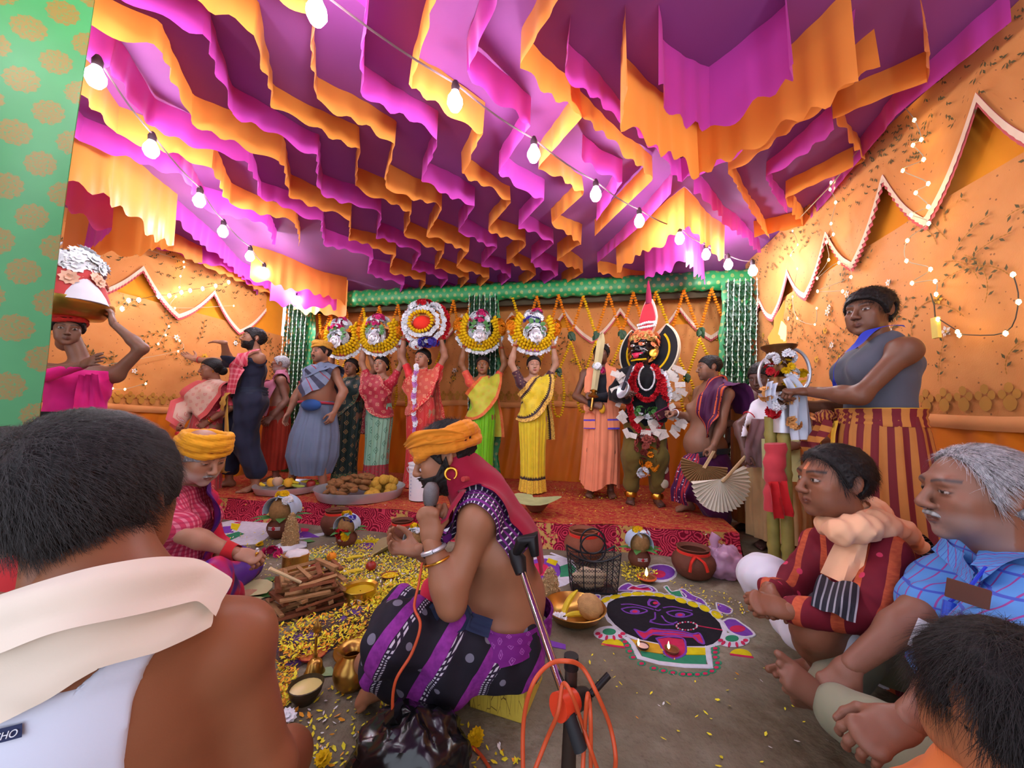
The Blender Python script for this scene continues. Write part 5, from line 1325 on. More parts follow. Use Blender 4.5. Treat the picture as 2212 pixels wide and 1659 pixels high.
# --- barefoot man in pink carrying a load at the left
PK = cloth('hot_pink_cotton', rgb(226, 36, 136), .14)
P = Person('man in hot pink cloth carrying a basket load on his head beside the green curtain', stand(150, 2.55, 0), radians(28), 1.56, (134, 96, 78), h=.014)
P.setw(hd=at(146, 712, 2.5)); P.arm('L', P.w((.16, -.05, 1.70)), (1, -.2, -.3), 'cup', Vector((-.3, 0, 1)), None, True); P.arm('R', P.w((.10, -.24, 1.36)), (1, -.3, -.5), 'flat', Vector((1, -.2, .3)), Vector((0, -1, .3)), True)
P.head(.4, .1); P.body_sdf(); P.build_body(); P.hair('short')
P.turban(cloth('red_headcloth', rgb(190, 40, 34)), n=4, hgt=.035)
P.shell('blouse', PK, .010, lambda X, Y, Z: np.maximum(np.maximum(.98 - Z, Z - 1.34 + .5 * np.clip(-X, 0, .3)), np.abs(X) - .17), .006, 30)
P.skirt('wrap', PK, [(1.0, 0, 0, .16, .135), (.8, 0, 0, .185, .17), (.4, 0, 0, .22, .2), (.1, 0, 0, .24, .22)], 110, .018, 13)
P.strip('sash', PK, [(.1, -.15, 1.3), (.13, -.16, 1.05), (.15, -.19, .8), (.2, -.22, .5)], .2, None, .02, 40, 8, .012, 6, taper=[.5, .8, 1.1, 1.5])
m = MB(); p0 = P.w((-.08, -.2, .93)); m.box((-.10, -.012, -.1), (.10, .012, .1), Matrix.Translation(p0) @ P.R.to_4x4()); m.build('black_pouch', cloth('black_cloth', rgb(28, 26, 28)), P.root, False)
c = at(150, 650, 2.5); t = thing('head_basket', 'brass basket of white and red flowers on the head of the man in pink', 'basket', c - Vector((0, 0, .16)))
m = MB(); m.lathe([(.05, -.13), (.17, -.11), (.22, -.03), (.215, 0), (.16, -.08), (.04, -.1)], c, 24); m.build('basket_bowl', M_BRASS, t)
m = MB(); m.lathe([(.20, 0), (.17, .12), (.13, .22), (.05, .30), (.002, .31)], c, 20, None, 1, 1, lambda th, z: 1 + .06 * sin(5 * th + 9 * z)); m.build('red_cloth_heap', cloth('dull_red_cloth', rgb(190, 66, 66)), t)
flower_heap('white_flowers', t, c + Vector((0, 0, .22)), (.15, .15, .16), 70, .05, M_WFLO, 31); flower_heap('cream_flowers', t, c + Vector((0, 0, .12)), (.19, .19, .12), 26, .045, plain('peach_flower', rgb(232, 186, 160)), 32)
m = MB(); m.lathe([(.13, -.01), (.11, .04), (.07, .11), (.02, .17), (.002, .18)], c + Vector((.12, -.03, -.01)), 16); m.build('white_cloth', cloth('white_cotton', rgb(226, 224, 236)), t)
# --- man in peach holding an upright sword
PCH = cloth('peach_cotton', rgb(246, 150, 112), .12)
P = Person('man in peach dhoti and scarf with black vest holding an upright sword, eyes closed', stand(1300, 4.0), radians(-12), 1.62, (118, 78, 60), h=.013)
P.arm('L', (-.06, -.21, 1.06), (1, .2, -.6), 'grip', P.d((-1, -.1, .05)), P.d((-.2, -1, .3))); P.arm('R', (-.10, -.20, .97), (1, .4, -.3), 'grip', P.d((.9, -.3, -.1)), P.d((0, -1, .2)))
P.leg('R', (-.12, -.03, .08)); P.leg('L', (.09, .0, .08)); P.head(-.35, -.03, 0, 1.0, eye_open=0, fat=.3); P.body_sdf(); P.build_body(); P.hair('short', BLK, .012)
P.shell('vest', cloth('black_vest', rgb(38, 38, 46)), .007, lambda X, Y, Z: np.maximum(np.maximum(.92 - Z, Z - 1.36 + .5 * np.clip(np.abs(X) - .02, 0, .2) * 0), np.maximum(np.abs(X) - .15 + .35 * np.clip(Z - 1.2, 0, .2), Z - 1.30 - .6 * np.abs(np.abs(X) - .02))), .003, 40)
P.skirt('dhoti', PCH, [(1.0, 0, 0, .155, .13), (.85, 0, 0, .185, .165), (.5, -.01, -.01, .2, .18), (.12, -.03, -.02, .2, .18)], 130, .016, 15, .03, 5, -.3, hem=.04)
def scarf_mat():
 n = NT('peach_scarf'); x, y, z = n.xyz(n.attr()); c = n.mix(n.noise(n.pos(), 7.), rgb(226, 128, 92), rgb(248, 160, 120))
 e = n.m('GREATER_THAN', n.m('ABSOLUTE', n.m('SUBTRACT', z, .5)), .40); c = n.mix(n.m('MULTIPLY', n.band(x, .09, .2), e), c, rgb(96, 70, 190)); return n.done(c, .8)
P.strip('scarf', scarf_mat(), [(.12, -.17, .72), (.11, -.16, 1.0), (.105, -.12, 1.25), (.085, -.01, 1.40), (0, .085, 1.40), (-.085, -.01, 1.40), (-.12, -.12, 1.25), (-.13, -.16, 1.0), (-.13, -.18, .72)], .125, None, .012, 80, 8, .006, 3)
m = MB(); m.ell(P.w((-.0, -.20, .93)), (.035, .03, .05), None, 10, 8); m.build('waist_knot', cloth('yellow_knot', rgb(240, 178, 40)), P.root)
s0, s1 = P.w((-.10, -.25, 1.0)), P.w((.0, -.14, 1.72)); t = thing('sword', 'broad ceremonial sword with brass hilt held upright by the man in peach', 'sword', s0); dv = (s1 - s0).normalized(); sx = P.d((1, 0, 0)); fy = sx.cross(dv)
m = MB(); prof = [(0, .030), (.2, .034), (.45, .040), (.6, .042), (.68, .02), (.70, .002)]
vs = [];
for l, w_ in prof: c_ = s0 + dv * (.06 + l); vs += [c_ - sx * w_, c_ - fy * .004, c_ + sx * w_, c_ + fy * .004]
m.add(vs, [(4*i+k, 4*i+(k+1) % 4, 4*i+4+(k+1) % 4, 4*i+4+k) for i in range(5) for k in range(4)]); m.build('blade', plain('old_steel', rgb(150, 136, 100), .4, .7), t, False)
m = MB(); m.tube([s0 - dv * .07, s0 + dv * .05], .014, 8); m.lathe([(.01, .04), (.05, .05), (.055, .06), (.02, .10), (.045, .115), (.02, .13)], s0, 12, dv); m.ell(s0 - dv * .08, (.022, .022, .022), None, 8, 6); m.build('hilt', M_BRASS, t)
flower_heap('white_flowers', t, s0 + dv * .38, (.04, .04, .03), 12, .03, M_WFLO, 7, 1); flower_heap('pink_flowers', t, s0 + dv * .34 + sx * .05, (.03, .03, .03), 7, .025, M_PFLO, 8, 1)
# --- masked goddess impersonator
M_BLACKC = cloth('black_cotton', rgb(20, 20, 26), .2)
P = Person('person in a black goddess mask with red tongue, crown, garlands and banknotes', stand(1392, 3.72), radians(-12), 1.58, (96, 62, 52), h=.013)
P.arm('L', at(1430, 905, 3.45), (1, .3, -.4), 'grip', Vector((-.6, -.6, .2)), None, True); P.arm('R', at(1352, 862, 3.48), (1, .4, -.5), 'grip', Vector((.1, -.8, .6)), None, True); P.leg('R', (-.14, -.02, .08)); P.leg('L', (.11, -.06, .08)); P.head(-.15, -.1); P.body_sdf(); P.build_body()
P.shell('tunic', M_BLACKC, .022, lambda X, Y, Z: np.maximum(np.maximum(.62 - Z, Z - 1.42), np.abs(X) - .36), .008, 26)
T = Sdf(.05)
for q in 'LR': T.cone(P.J['hip' + q], P.J['kn' + q], .11, .10).cone(P.J['kn' + q], P.J['an' + q] + Vector((0, 0, .10)), .10, .075)
P.shell('trousers', cloth('olive_silk', rgb(112, 96, 44), .3), .0, None, .012, 26, 5, .011, T)
for q, x in (('R', -.1), ('L', .1)): m = MB(); m.lathe([(.055, .0), (.062, .03), (.052, .05)], P.J['an' + q] + Vector((0, 0, -.02)), 14); m.build('anklet', M_GOLD, P.root)
H = Sdf(.02); H.ell((0, .0, .03), (.115, .11, .15)).ell((0, -.05, -.07), (.085, .07, .08)).ell((0, -.125, -.02), (.022, .03, .026), k=.02).ell((0, -.1, .075), (.10, .03, .03), k=.02)
for x in (-1, 1): H.ell((x * .055, -.10, .035), (.03, .022, .02), k=.008); H.ell((x * .03, -.12, -.03), (.018, .02, .018), k=.012); H.ell((x * .06, -.08, -.04), (.035, .03, .03), k=.02)
H.cone((-.045, -.105, -.075), (.045, -.105, -.075), .016, .016, k=.008)
P.headR = Matrix.Rotation(P.rz - .65, 3, 'Z') @ Matrix.Rotation(-.12, 3, 'X'); P.J['hd'] = P.J['hd'] + Vector((0, 0, .03)); P.hs = P.k * 1.0
V, Fq = H.mesh(.005); P.add('mask', P.hw(relax(V, Fq, 1)), Fq, plain('black_lacquer', rgb(16, 16, 20), .25, 0, .5))
def pm(nm, mat, fn):
 m = MB(); fn(m); m.v = [tuple(P.hv(v)) for v in m.v]; return m.build(nm, mat, P.root)
M_WHT = plain('white_paint', rgb(236, 232, 226), .5)
pm('mask_eye', M_WHT, lambda m: [m.ell((x * .055, -.112, .035), (.026, .013, .014), None, 12, 8) for x in (-1, 1)] + [m.ell((0, -.118, .105), (.012, .010, .018), None, 10, 8)])
pm('mask_pupil', plain('red_paint', rgb(150, 24, 30), .5), lambda m: [m.ell((x * .055, -.122, .034), (.009, .005, .010), None, 10, 6) for x in (-1, 1)] + [m.ell((0, -.127, .105), (.006, .004, .008), None, 8, 6)])
pm('tongue', plain('tongue_red', rgb(214, 40, 84), .4), lambda m: [m.ell((0, -.13, -.085), (.034, .022, .028), None, 14, 8), m.tube([(-.06, -.105, -.055), (-.03, -.128, -.062), (0, -.134, -.06), (.03, -.128, -.062), (.06, -.105, -.055)], .009, 8)])
pm('tooth_row', M_WHT, lambda m: m.tube([(-.05, -.115, -.068), (0, -.134, -.072), (.05, -.115, -.068)], .006, 6))
pm('chin_band', M_MARI, lambda m: m.tube([(-.085, -.07, -.115), (0, -.12, -.125), (.085, -.07, -.115)], .010, 8))
pm('face_paint', M_WHT, lambda m: [m.tube([(x * .03, -.122, .062), (x * .06, -.112, .070), (x * .09, -.085, .055)], .005, 5) for x in (-1, 1)] + [m.tube([(x * .03, -.128, -.02), (x * .07, -.105, -.012), (x * .095, -.07, -.03)], .004, 5) for x in (-1, 1)])
pm('gold_earring', M_GOLD, lambda m: [m.lathe([(.002, .006), (.03, .005), (.042, 0), (.03, -.004)], (x * .135, -.03, -.045), 14, (x * .5, -1, 0)) for x in (-1, 1)])
pm('crown', plain('gilt_crown', rgb(206, 170, 96), .4, .5), lambda m: [m.lathe([(.125, .08), (.135, .10), (.125, .14), (.10, .18), (.06, .205), (.002, .21)], (0, .005, 0), 24, None, 1, 1, lambda th, z: 1 + .05 * cos(14 * th))] + [m.ell((.13 * sin(a), -.125 * cos(a), .12), (.02, .018, .03), None, 8, 6) for a in np.linspace(-1.6, 1.6, 11)])
q = random.Random(9); m = MB()
for i in range(50): a = rnd.uniform(-2.2, 2.6); z = rnd.uniform(.03, .2); r_ = .15 - .2 * max(0, z - .14); bloom(m, P.hv((r_ * sin(a), -r_ * cos(a) * .9 + .01, z)), .035, 8, P.headR @ Vector((sin(a), -cos(a), .5)), q)
m.build('crown_flowers', plain('apricot_flower', rgb(232, 132, 84)), P.root, False)
def arcpl(m, r0, r1, a0, a1, y0, y1, n=24, cz=.0, sx=1.0):
 vs = [];
 for a in np.linspace(a0, a1, n):
  for r in (r0, r1):
   for y in (y0, y1): vs.append((r * sin(a) * sx, y, cz - r * cos(a)))
 m.add(vs, [f for i in range(n - 1) for f in ((4*i, 4*i+2, 4*i+6, 4*i+4), (4*i+1, 4*i+5, 4*i+7, 4*i+3), (4*i+2, 4*i+3, 4*i+7, 4*i+6), (4*i, 4*i+4, 4*i+5, 4*i+1))] + [(0, 1, 3, 2), (4*n-4, 4*n-2, 4*n-1, 4*n-3)])
pm('halo', plain('halo_black', rgb(18, 20, 26), .5), lambda m: arcpl(m, .13, .335, -2.5, 2.5, .09, .12, 40, .02))
pm('halo_rim', plain('halo_cream', rgb(226, 216, 190), .5), lambda m: arcpl(m, .33, .345, -2.5, 2.5, .085, .125, 40, .02)); pm('halo_stripe', M_MARI, lambda m: arcpl(m, .235, .255, -2.3, 2.3, .083, .12, 40, .02))
def flame(m, k=1.0, y0=.06, y1=.09, z0=.17):
 pts = [(k * .115 * sin(t) * (1 - .45 * (1 - cos(t)) / 2 * 1.0) * (1 if cos(t) < .2 else 1 - .5 * (cos(t) - .2)), z0 + .16 * k - .155 * k * -cos(t) * (1.75 if cos(t) > 0 else 1)) for t in np.linspace(0, 2 * pi, 33)[:-1]]
 n = len(pts); m.add([(x, y0, z) for x, z in pts] + [(x, y1, z) for x, z in pts], [tuple(range(n)), tuple(range(2*n-1, n-1, -1))] + [(i, n+i, n+(i+1) % n, (i+1) % n) for i in range(n)])
pm('plume_rim', plain('plume_white_edge', rgb(230, 190, 180), .6), lambda m: flame(m, 1.07, .065, .095, .165)); pm('plume', plain('plume_red', rgb(206, 54, 70), .6), lambda m: flame(m, .96, .05, .08, .175))
m = MB(); beads(m, [P.hv((.105 * s_, .045, .33 - .015 * abs(s_))) for s_ in np.linspace(-1, 1, 12)] + [P.hv((.1 * s_, .045, .28)) for s_ in np.linspace(1, -1, 12)], .016, .02); m.build('white_garland', M_WFLO, P.root)
m = MB(); m.tube([P.hv((-.01, .07, .50)), P.hv((-.02, .07, .78))], .012, 6); m.lathe([(.035, 0), (.03, .1), (.008, .25)], P.hv((.0, .07, .55)), 8); m.build('finial_cloth', cloth('plum_cloth', rgb(140, 30, 70)), P.root)
def loop(rx, drop, z0, y, n=40, x0=0): return [P.w((x0 + rx * sin(a), y - .05 * (.5 - .5 * cos(a)) * 1 - .02 + .12 * max(0, cos(a + pi)) * 0, z0 - drop * (.5 + .5 * cos(a)))) for a in np.linspace(-2.7, 2.7, n)]
for nm, mt, rx, dr, z0, y, r_ in (('rose_garland', M_RFLO, .17, .68, 1.40, -.17, .034), ('white_garland', M_WFLO, .21, .50, 1.38, -.15, .030), ('rose_garland', M_RFLO, .12, .36, 1.40, -.18, .026), ('bead_necklace', M_WFLO, .075, .24, 1.38, -.19, .010)):
 m = MB(); (beads if r_ < .02 else petal_string)(m, loop(rx, dr, z0, y), r_, r_ * 1.1); m.build(nm, mt, P.root, r_ < .02)
flower_heap('leaf_tuft', P.root, P.w((.06, -.25, .93)), (.05, .03, .04), 10, .03, M_GLEAF, 9, 1); flower_heap('leaf_tuft', P.root, P.w((-.06, -.25, .93)), (.05, .03, .04), 10, .03, M_GLEAF, 10, 1)
flower_heap('hanging_flowers', P.root, P.w((0, -.2, .60)), (.11, .05, .12), 40, .04, plain('dry_rose', rgb(150, 70, 60)), 11, 1); flower_heap('marigold_tuft', P.root, P.w((.02, -.2, .45)), (.08, .04, .14), 24, .035, M_MARO, 12, 1); flower_heap('white_flowers', P.root, P.w((-.04, -.19, .33)), (.045, .03, .04), 12, .035, M_WFLO, 13, 1)
notes = [(rnd.uniform(-.30, -.20) if rnd.random() < .4 else rnd.uniform(.18, .34), rnd.uniform(-.22, -.10), rnd.uniform(.70, 1.36)) for _ in range(36)] + [(rnd.uniform(-.2, .2), -.22, rnd.uniform(.68, .9)) for _ in range(12)]
M_NOTE = plain('banknote', rgb(222, 214, 206), .7, 0, .2, .15, 60)
for v in notes:
 m = MB(); M_ = Matrix.Translation(P.w(v)) @ (P.R @ Matrix.Rotation(rnd.uniform(-1.2, 1.2), 3, 'Y') @ Matrix.Rotation(rnd.uniform(-.4, .4), 3, 'Z')).to_4x4(); m.box((-.046, -.001, -.025), (.046, .001, .025), M_); m.build('banknote', M_NOTE, P.root, False)
for z in (.53, .36, .22):
 m = MB(); m.lathe([(.002, .006), (.03, .006), (.042, .0), (.04, -.004)], P.w((.17, -.14, z)), 14, P.d((.4, -1, 0))); m.build('medallion', plain('medal_cream', rgb(206, 196, 170)), P.root)
P.strip('side_panel', cloth('crimson_panel', rgb(120, 24, 34)), [(.16, -.1, .66), (.165, -.12, .45), (.17, -.13, .18)], .1, [P.d((1, .3, 0))], .0, 20, 6, .006, 3, wrap=False)
c = at(1432, 893, 3.40); t = thing('phone', 'magenta backed phone in the hand of the masked person', 'phone', c); m = MB(); m.box((-.075, -.006, -.038), (.075, .006, .038), Matrix.Translation(c) @ Matrix.Rotation(-.45, 4, 'Y') @ Matrix.Rotation(.2, 4, 'Z')); m.build('case', plain('magenta_case', rgb(140, 30, 84), .35), t, False); m = MB(); m.box((-.07, -.009, -.033), (.07, -.0062, .033), Matrix.Translation(c) @ Matrix.Rotation(-.45, 4, 'Y') @ Matrix.Rotation(.2, 4, 'Z')); m.build('screen', plain('dark_glass', rgb(50, 20, 40), .1, 0, .5), t, False)
c = at(1345, 842, 3.4); t = thing('ritual_bowl', 'round steel bowl with dark wrapped handle in the raised hand of the masked person', 'bowl', c); m = MB(); m.lathe([(.01, -.05), (.06, -.04), (.085, .0), (.082, .004), (.055, -.03), (.01, -.04)], c, 18, (-.9, -.3, .3)); m.build('bowl', M_STEEL, t); m = MB(); m.tube([c, c + Vector((.05, .02, .12)), c + Vector((.10, .05, .23))], .016, 8); m.build('handle', plain('dark_wrap', rgb(44, 40, 52)), t)
# --- man in purple with palm fan
PUR = cloth('purple_cotton', rgb(84, 28, 84), .18)
def tie_mat(name, base, hot, white, w=.3, b=.09):
 n = NT(name); x, y, z = n.xyz(n.attr()); e = n.m('GREATER_THAN', n.m('ABSOLUTE', y), w / 2 - b); c = n.mix(n.noise(n.pos(), 8.), tuple(v * .7 for v in base[:3]) + (1,), base)
 st = n.band(y, .03, .4); pt = n.vor(n.vec(x, y, 0), 40.0); k = n.mix(st, base, hot); k = n.mix(n.m('LESS_THAN', pt, .22), k, white); return n.done(n.mix(e, c, k), .7)
P = Person('bare chested man in purple dhoti and shawl leaning towards the masked person', stand(1522, 3.42, 0), radians(-78), 1.62, (146, 104, 82), build=1.06, belly=.25, h=.013)
P.setw(pel=at(1530, 1010, 3.4), wai=at(1525, 965, 3.4), che=at(1524, 890, 3.4), nk=at(1538, 822, 3.4), hd=at(1532, 795, 3.38), shL=at(1570, 852, 3.25), shR=at(1512, 848, 3.56))
for q, y in (('L', 3.31), ('R', 3.49)): P.J['hip' + q] = at(1532, 1022, y)
P.arm('L', at(1542, 962, 3.12), (.5, 0, -.2), 'grip', Vector((-.25, -.1, -1)), Vector((.2, -1, 0)), True); P.J['elL'] = at(1558, 918, 3.18); P.arm('R', at(1458, 893, 3.42), (.4, .4, -1), 'grip', Vector((-1, -.2, .1)), Vector((0, .2, 1)), True)
P.leg('R', at(1488, 1090, 3.42), (-1, 0, .2), True, (-.15, -.03, -.05), 1.12); P.leg('L', at(1556, 1128, 3.30), (-.6, -.5, 0), True, (-.05, -.12, -.06), 1.05); P.J['anR'].z = max(P.J['anR'].z, STZ + .08); P.J['anL'].z = .08
P.head(-.35, .02, 0, 1.02, fat=.4, stubble=.4); P.body_sdf(); P.build_body(); P.hair('short', BLK, .008)
T = Sdf(.07)
for q in 'LR': T.cone(P.J['hip' + q], P.J['kn' + q], .14, .115).cone(P.J['kn' + q], P.J['an' + q] + Vector((0, 0, .08)), .115, .085)
T.bone(P.J['pel'] + Vector((0, 0, .03)), P.J['pel'], (0, 1, 0), .185, .17, .19, .18)
P.shell('dhoti', PUR, 0, None, .014, 22, 7, .011, T)
P.strip('dhoti_border', tie_mat('purple_tie_border', rgb(70, 30, 76), rgb(176, 46, 60), rgb(220, 200, 220), .16, .08), [at(1500, 980, 3.16), at(1478, 1020, 3.15), at(1466, 1060, 3.2), at(1470, 1088, 3.25)], .16, None, .012, 40, 8, .012, 2, True, prims=T)
SH = tie_mat('purple_tie_shawl', rgb(80, 26, 70), rgb(206, 90, 50), rgb(60, 30, 40), .19, .05)
P.strip('shawl', SH, [at(1528, 945, 3.2), at(1528, 890, 3.2), at(1540, 840, 3.22), at(1566, 826, 3.34), at(1590, 850, 3.44), at(1600, 888, 3.46)], .19, None, .02, 50, 10, .012, 2, True)
P.strip('shawl_end', PUR, [at(1560, 822, 3.3), at(1596, 850, 3.3), at(1606, 896, 3.32)], .26, None, .03, 30, 8, .016, 5, True)
P.strip('waist_sash', cloth('grey_sash', rgb(52, 56, 66)), [at(1500, 985, 3.2), at(1540, 978, 3.2), at(1570, 972, 3.3)], .05, [(0, 0, 1)], .02, 30, 5, .004, 2, True)
P.ring('bracelet', M_SILV, P.J['wrR'], P.J['wrR'] - P.J['elR'], .036, .006)
def palm_fan(name, label, c, R, up, face, mat, hand, full=False):
 """pleated leaf disc: spokes with ridges, on a split handle; up: direction from the hub into the leaf"""
 c = Vector(c); t = thing(name, label, 'fan', c); M = frame(up, face); m = MB(); n = 48; a0 = (pi if full else 1.75); vs = [M @ Vector((0, 0, 0)) + c]
 for i in range(n + 1):
  a = -a0 + 2 * a0 * i / n; z = .008 * (1 if i % 2 else -1)
  for r in (.3, .7, 1.0): vs.append(c + M @ Vector((R * r * cos(a) * (1.0 + .02 * (i % 2)), R * r * sin(a), z * r * 1.6 + .015 * sin(a * 2) * r)))
 fs = []
 for i in range(n):
  b0, b1 = 1 + 3 * i, 4 + 3 * i; fs += [(0, b0, b1), (b0, b0 + 1, b1 + 1, b1), (b0 + 1, b0 + 2, b1 + 2, b1 + 1)]
 m.add(vs, fs); m.build('leaf_disc', mat, t, False)
 m = MB(); m.tube([c + M @ Vector((.02, 0, .01)), Vector(hand)], .009, 6); m.tube([c + M @ Vector((.02, .012, .012)), Vector(hand) + Vector((.012, 0, 0))], .007, 6); m.build('handle', plain('split_cane', rgb(196, 168, 126)), t)
 return t
palm_fan('palm_fan', 'brown folded palm fan hanging from the hand of the man in purple', at(1520, 1006, 3.05), .17, Vector((-.25, -.1, -1)), Vector((-.5, -1, .1)), plain('brown_palm', rgb(150, 116, 76), .7), at(1541, 975, 3.08), False)
# --- man with white fan, behind the torch
P = Person('dark skinned man in white vest behind the torch, holding a cream palm fan', stand(1672, 2.98, 0), radians(-50), 1.6, (98, 70, 62), h=.014)
P.setw(hd=at(1644, 815, 2.86), nk=at(1662, 862, 2.95), che=at(1680, 930, 3.0)); P.setw(shR=at(1640, 880, 3.05), shL=at(1722, 890, 2.82)); P.arm('R', at(1608, 975, 2.85), (-.8, 0, -.3), 'grip', Vector((-.2, -.2, -1)), None, 2); P.arm('L', at(1722, 962, 2.62), (1, -.2, -.5), 'grip', None, None, 2)
P.head(-.2, .35); P.body_sdf(); P.build_body(); P.hair('short', BLK, .010)
P.shell('vest', cloth('white_vest', rgb(226, 224, 236)), .008, lambda X, Y, Z: np.maximum(np.maximum(.9 - Z, Z - 1.36), np.abs(X) - .14), .004, 40)
P.skirt('wrap', cloth('sand_lungi', rgb(186, 156, 110), .2), [(1.0, 0, 0, .16, .135), (.8, 0, 0, .18, .17), (.3, 0, 0, .21, .19), (.1, 0, 0, .2, .18)], 110, .016, 13)
P.strip('towel', cloth('mauve_towel', rgb(132, 100, 104)), [at(1650, 905, 2.78), at(1636, 950, 2.78), at(1636, 1010, 2.80)], .16, [VD], .02, 30, 8, .014, 3, True)
P.ring('armband', M_RED, P.J['shR'].lerp(P.J['elR'], .5), P.J['elR'] - P.J['shR'], .045, .006)
palm_fan('palm_fan', 'large cream pleated palm fan held low beside the torch poles', at(1556, 1035, 2.78), .235, Vector((.25, .0, -1)), Vector((.1, -1, .25)), plain('cream_palm', rgb(226, 220, 200), .6), at(1610, 985, 2.82))
c = at(1685, 985, 2.72); t = thing('carry_bag', 'pale green carry bag with a printed letter behind the torch poles', 'bag', c - Vector((0, 0, .16)))
m = MB(); m.box((-.11, -.05, -.17), (.11, .05, .12), Matrix.Translation(c) @ Matrix.Rotation(-.5, 4, 'Z')); m.build('bag_body', cloth('pale_green_bag', rgb(190, 196, 140)), t, False)
# hidden helper behind the purple man: forearm and legs in shadow
P = Person('man mostly hidden behind the one in purple, forearm showing', stand(1622, 3.45, 0), radians(-70), 1.52, (92, 62, 50), h=.014); P.setw(hd=at(1632, 866, 3.6)); P.arm('L', at(1588, 915, 3.3), (0, .2, -1), 'grip', None, None, 2); P.head(0, .2); P.body_sdf(); P.build_body(); P.hair('short'); P.skirt('wrap', cloth('amber_wrap', rgb(176, 110, 50)), [(1.2, 0, 0, .17, .14), (.8, 0, 0, .175, .16), (.1, 0, 0, .19, .17)], 80, .012)
# ================================================================ PEOPLE SITTING AND STANDING NEAR THE CAMERA
NEAR = dict(h=.010, hh=.0026)
def text_mesh(name, cu, mat, parent):
 c = bpy.data.objects.new('tmp', cu); COL.objects.link(c); bpy.context.view_layer.update(); me = bpy.data.meshes.new_from_object(c); bpy.data.objects.remove(c); me.materials.clear(); me.name = name; return link(name, me, parent, [mat])
def check_mat(name, base, l1, l2=None, p=.03, d=.18, p2=None, d2=None, rough=.75, axes=(0, 2), base2=None, f=1.0):
 n = NT(name); c3 = n.xyz(n.attr()); u = n.m('ADD', c3[axes[0]], n.m('MULTIPLY', c3[1], .6)) if axes == (0, 2) else c3[axes[0]]; v = c3[axes[1]]
 c = n.mix(n.noise(n.pos(), 9.), base2 or tuple(q * .85 for q in base[:3]) + (1,), base)
 c = n.mix(n.m('MULTIPLY', n.band(u, p, d), f), c, l1); c = n.mix(n.m('MULTIPLY', n.band(v, p2 or p, d2 or d), f), c, l2 or l1)
 n.bump(n.noise(n.pos(), 180.0), .12, .002); return n.done(c, rough)
# --- tall man with the torch
def lungi_mat():
 n = NT('maroon_tan_stripe'); x, y, z = n.xyz(n.attr()); u = n.m('ADD', n.m('MULTIPLY', x, 1.3), n.m('MULTIPLY', n.m('SINE', n.m('MULTIPLY', y, 3.0)), .02))
 c = n.mix(n.band(u, .062, .5), rgb(196, 128, 62), rgb(118, 34, 44)); c = n.mix(n.m('MULTIPLY', n.noise(n.pos(), 12.), .35), c, rgb(90, 40, 30)); return n.done(c, .75)
def lungi_cross():
 n = NT('maroon_tan_strip'); x, y, z = n.xyz(n.attr()); c = n.mix(n.band(x, .062, .5), rgb(196, 128, 62), rgb(118, 34, 44)); c = n.mix(n.m('LESS_THAN', n.m('ABSOLUTE', n.m('ADD', y, -.045)), .006), c, rgb(220, 170, 50)); return n.done(c, .75)
p0 = at(1905, 1000, 1.82); p0.z = 0
P = Person('tall man in grey vest and maroon striped lungi holding the flaming torch', p0, radians(-106), 1.66, (116, 76, 56), **NEAR)
P.arm('L', at(1746, 846, 1.93), Vector((-.4, -1, -.8)), 'grip', Vector((-1, .3, .0)), Vector((0, -.4, 1)), 2); P.arm('R', at(1712, 872, 2.06), Vector((-.3, .3, -1)), 'grip', None, None, 2)
P.head(radians(32), .02, .03, 1.04, nose=1.15, fat=.15, jaw=1.08, brow_w=1.1, eye_open=.75, stubble=.12); P.body_sdf(); P.build_body(); P.hair('short', BLK, .016); P.strands(3000, BLK, .022, 5, lift=.55, off=.016)
P.shirt('vest', cloth('slate_vest', rgb(84, 86, 98), .12), 0, .017, .003, 30, 3, .010, .098, tank=True)
P.strip('lanyard', cloth('royal_blue_ribbon', rgb(44, 56, 176)), [(.045, .04, 1.42), (.07, -.06, 1.40), (.03, -.13, 1.25), (.0, -.14, 1.12)], .05, None, .05, 40, 4, .002, 3)
P.skirt('lungi', lungi_mat(), [(1.045, 0, -.0, .165, .145), (.95, 0, 0, .18, .165), (.8, 0, 0, .195, .18), (.45, .01, 0, .215, .2), (.14, .03, .02, .22, .21)], 150, .014, 13, .03, 3, .3)
P.strip('waist_roll', lungi_cross(), [P.w((.175 * sin(a), -.16 * cos(a), 1.02)) for a in np.linspace(-pi, pi, 13)], .085, [(0, 0, 1)] * 2, .022, 90, 6, .006, 3, True)
m = MB(); m.ell(P.w((-.06, -.19, 1.02)), (.05, .045, .035), None, 14, 10, lambda q: 1 + .15 * sin(7 * q.x + 9 * q.z)); m.build('lungi_knot', lungi_cross(), P.root)
P.strip('knot_tail', lungi_cross(), [P.w((-.06, -.2, 1.0)), P.w((-.10, -.23, .88)), P.w((-.11, -.22, .72))], .16, [P.d((1, 0, 0))], .03, 30, 10, .02, 4, True, nfold=2)
P.strip('yellow_hem', cloth('yellow_hem', rgb(212, 164, 50)), [P.w((.02, -.185, 1.0)), P.w((.03, -.215, .85)), P.w((.03, -.22, .74))], .035, None, .03, 20, 4, .004, 4, True)
TB = P
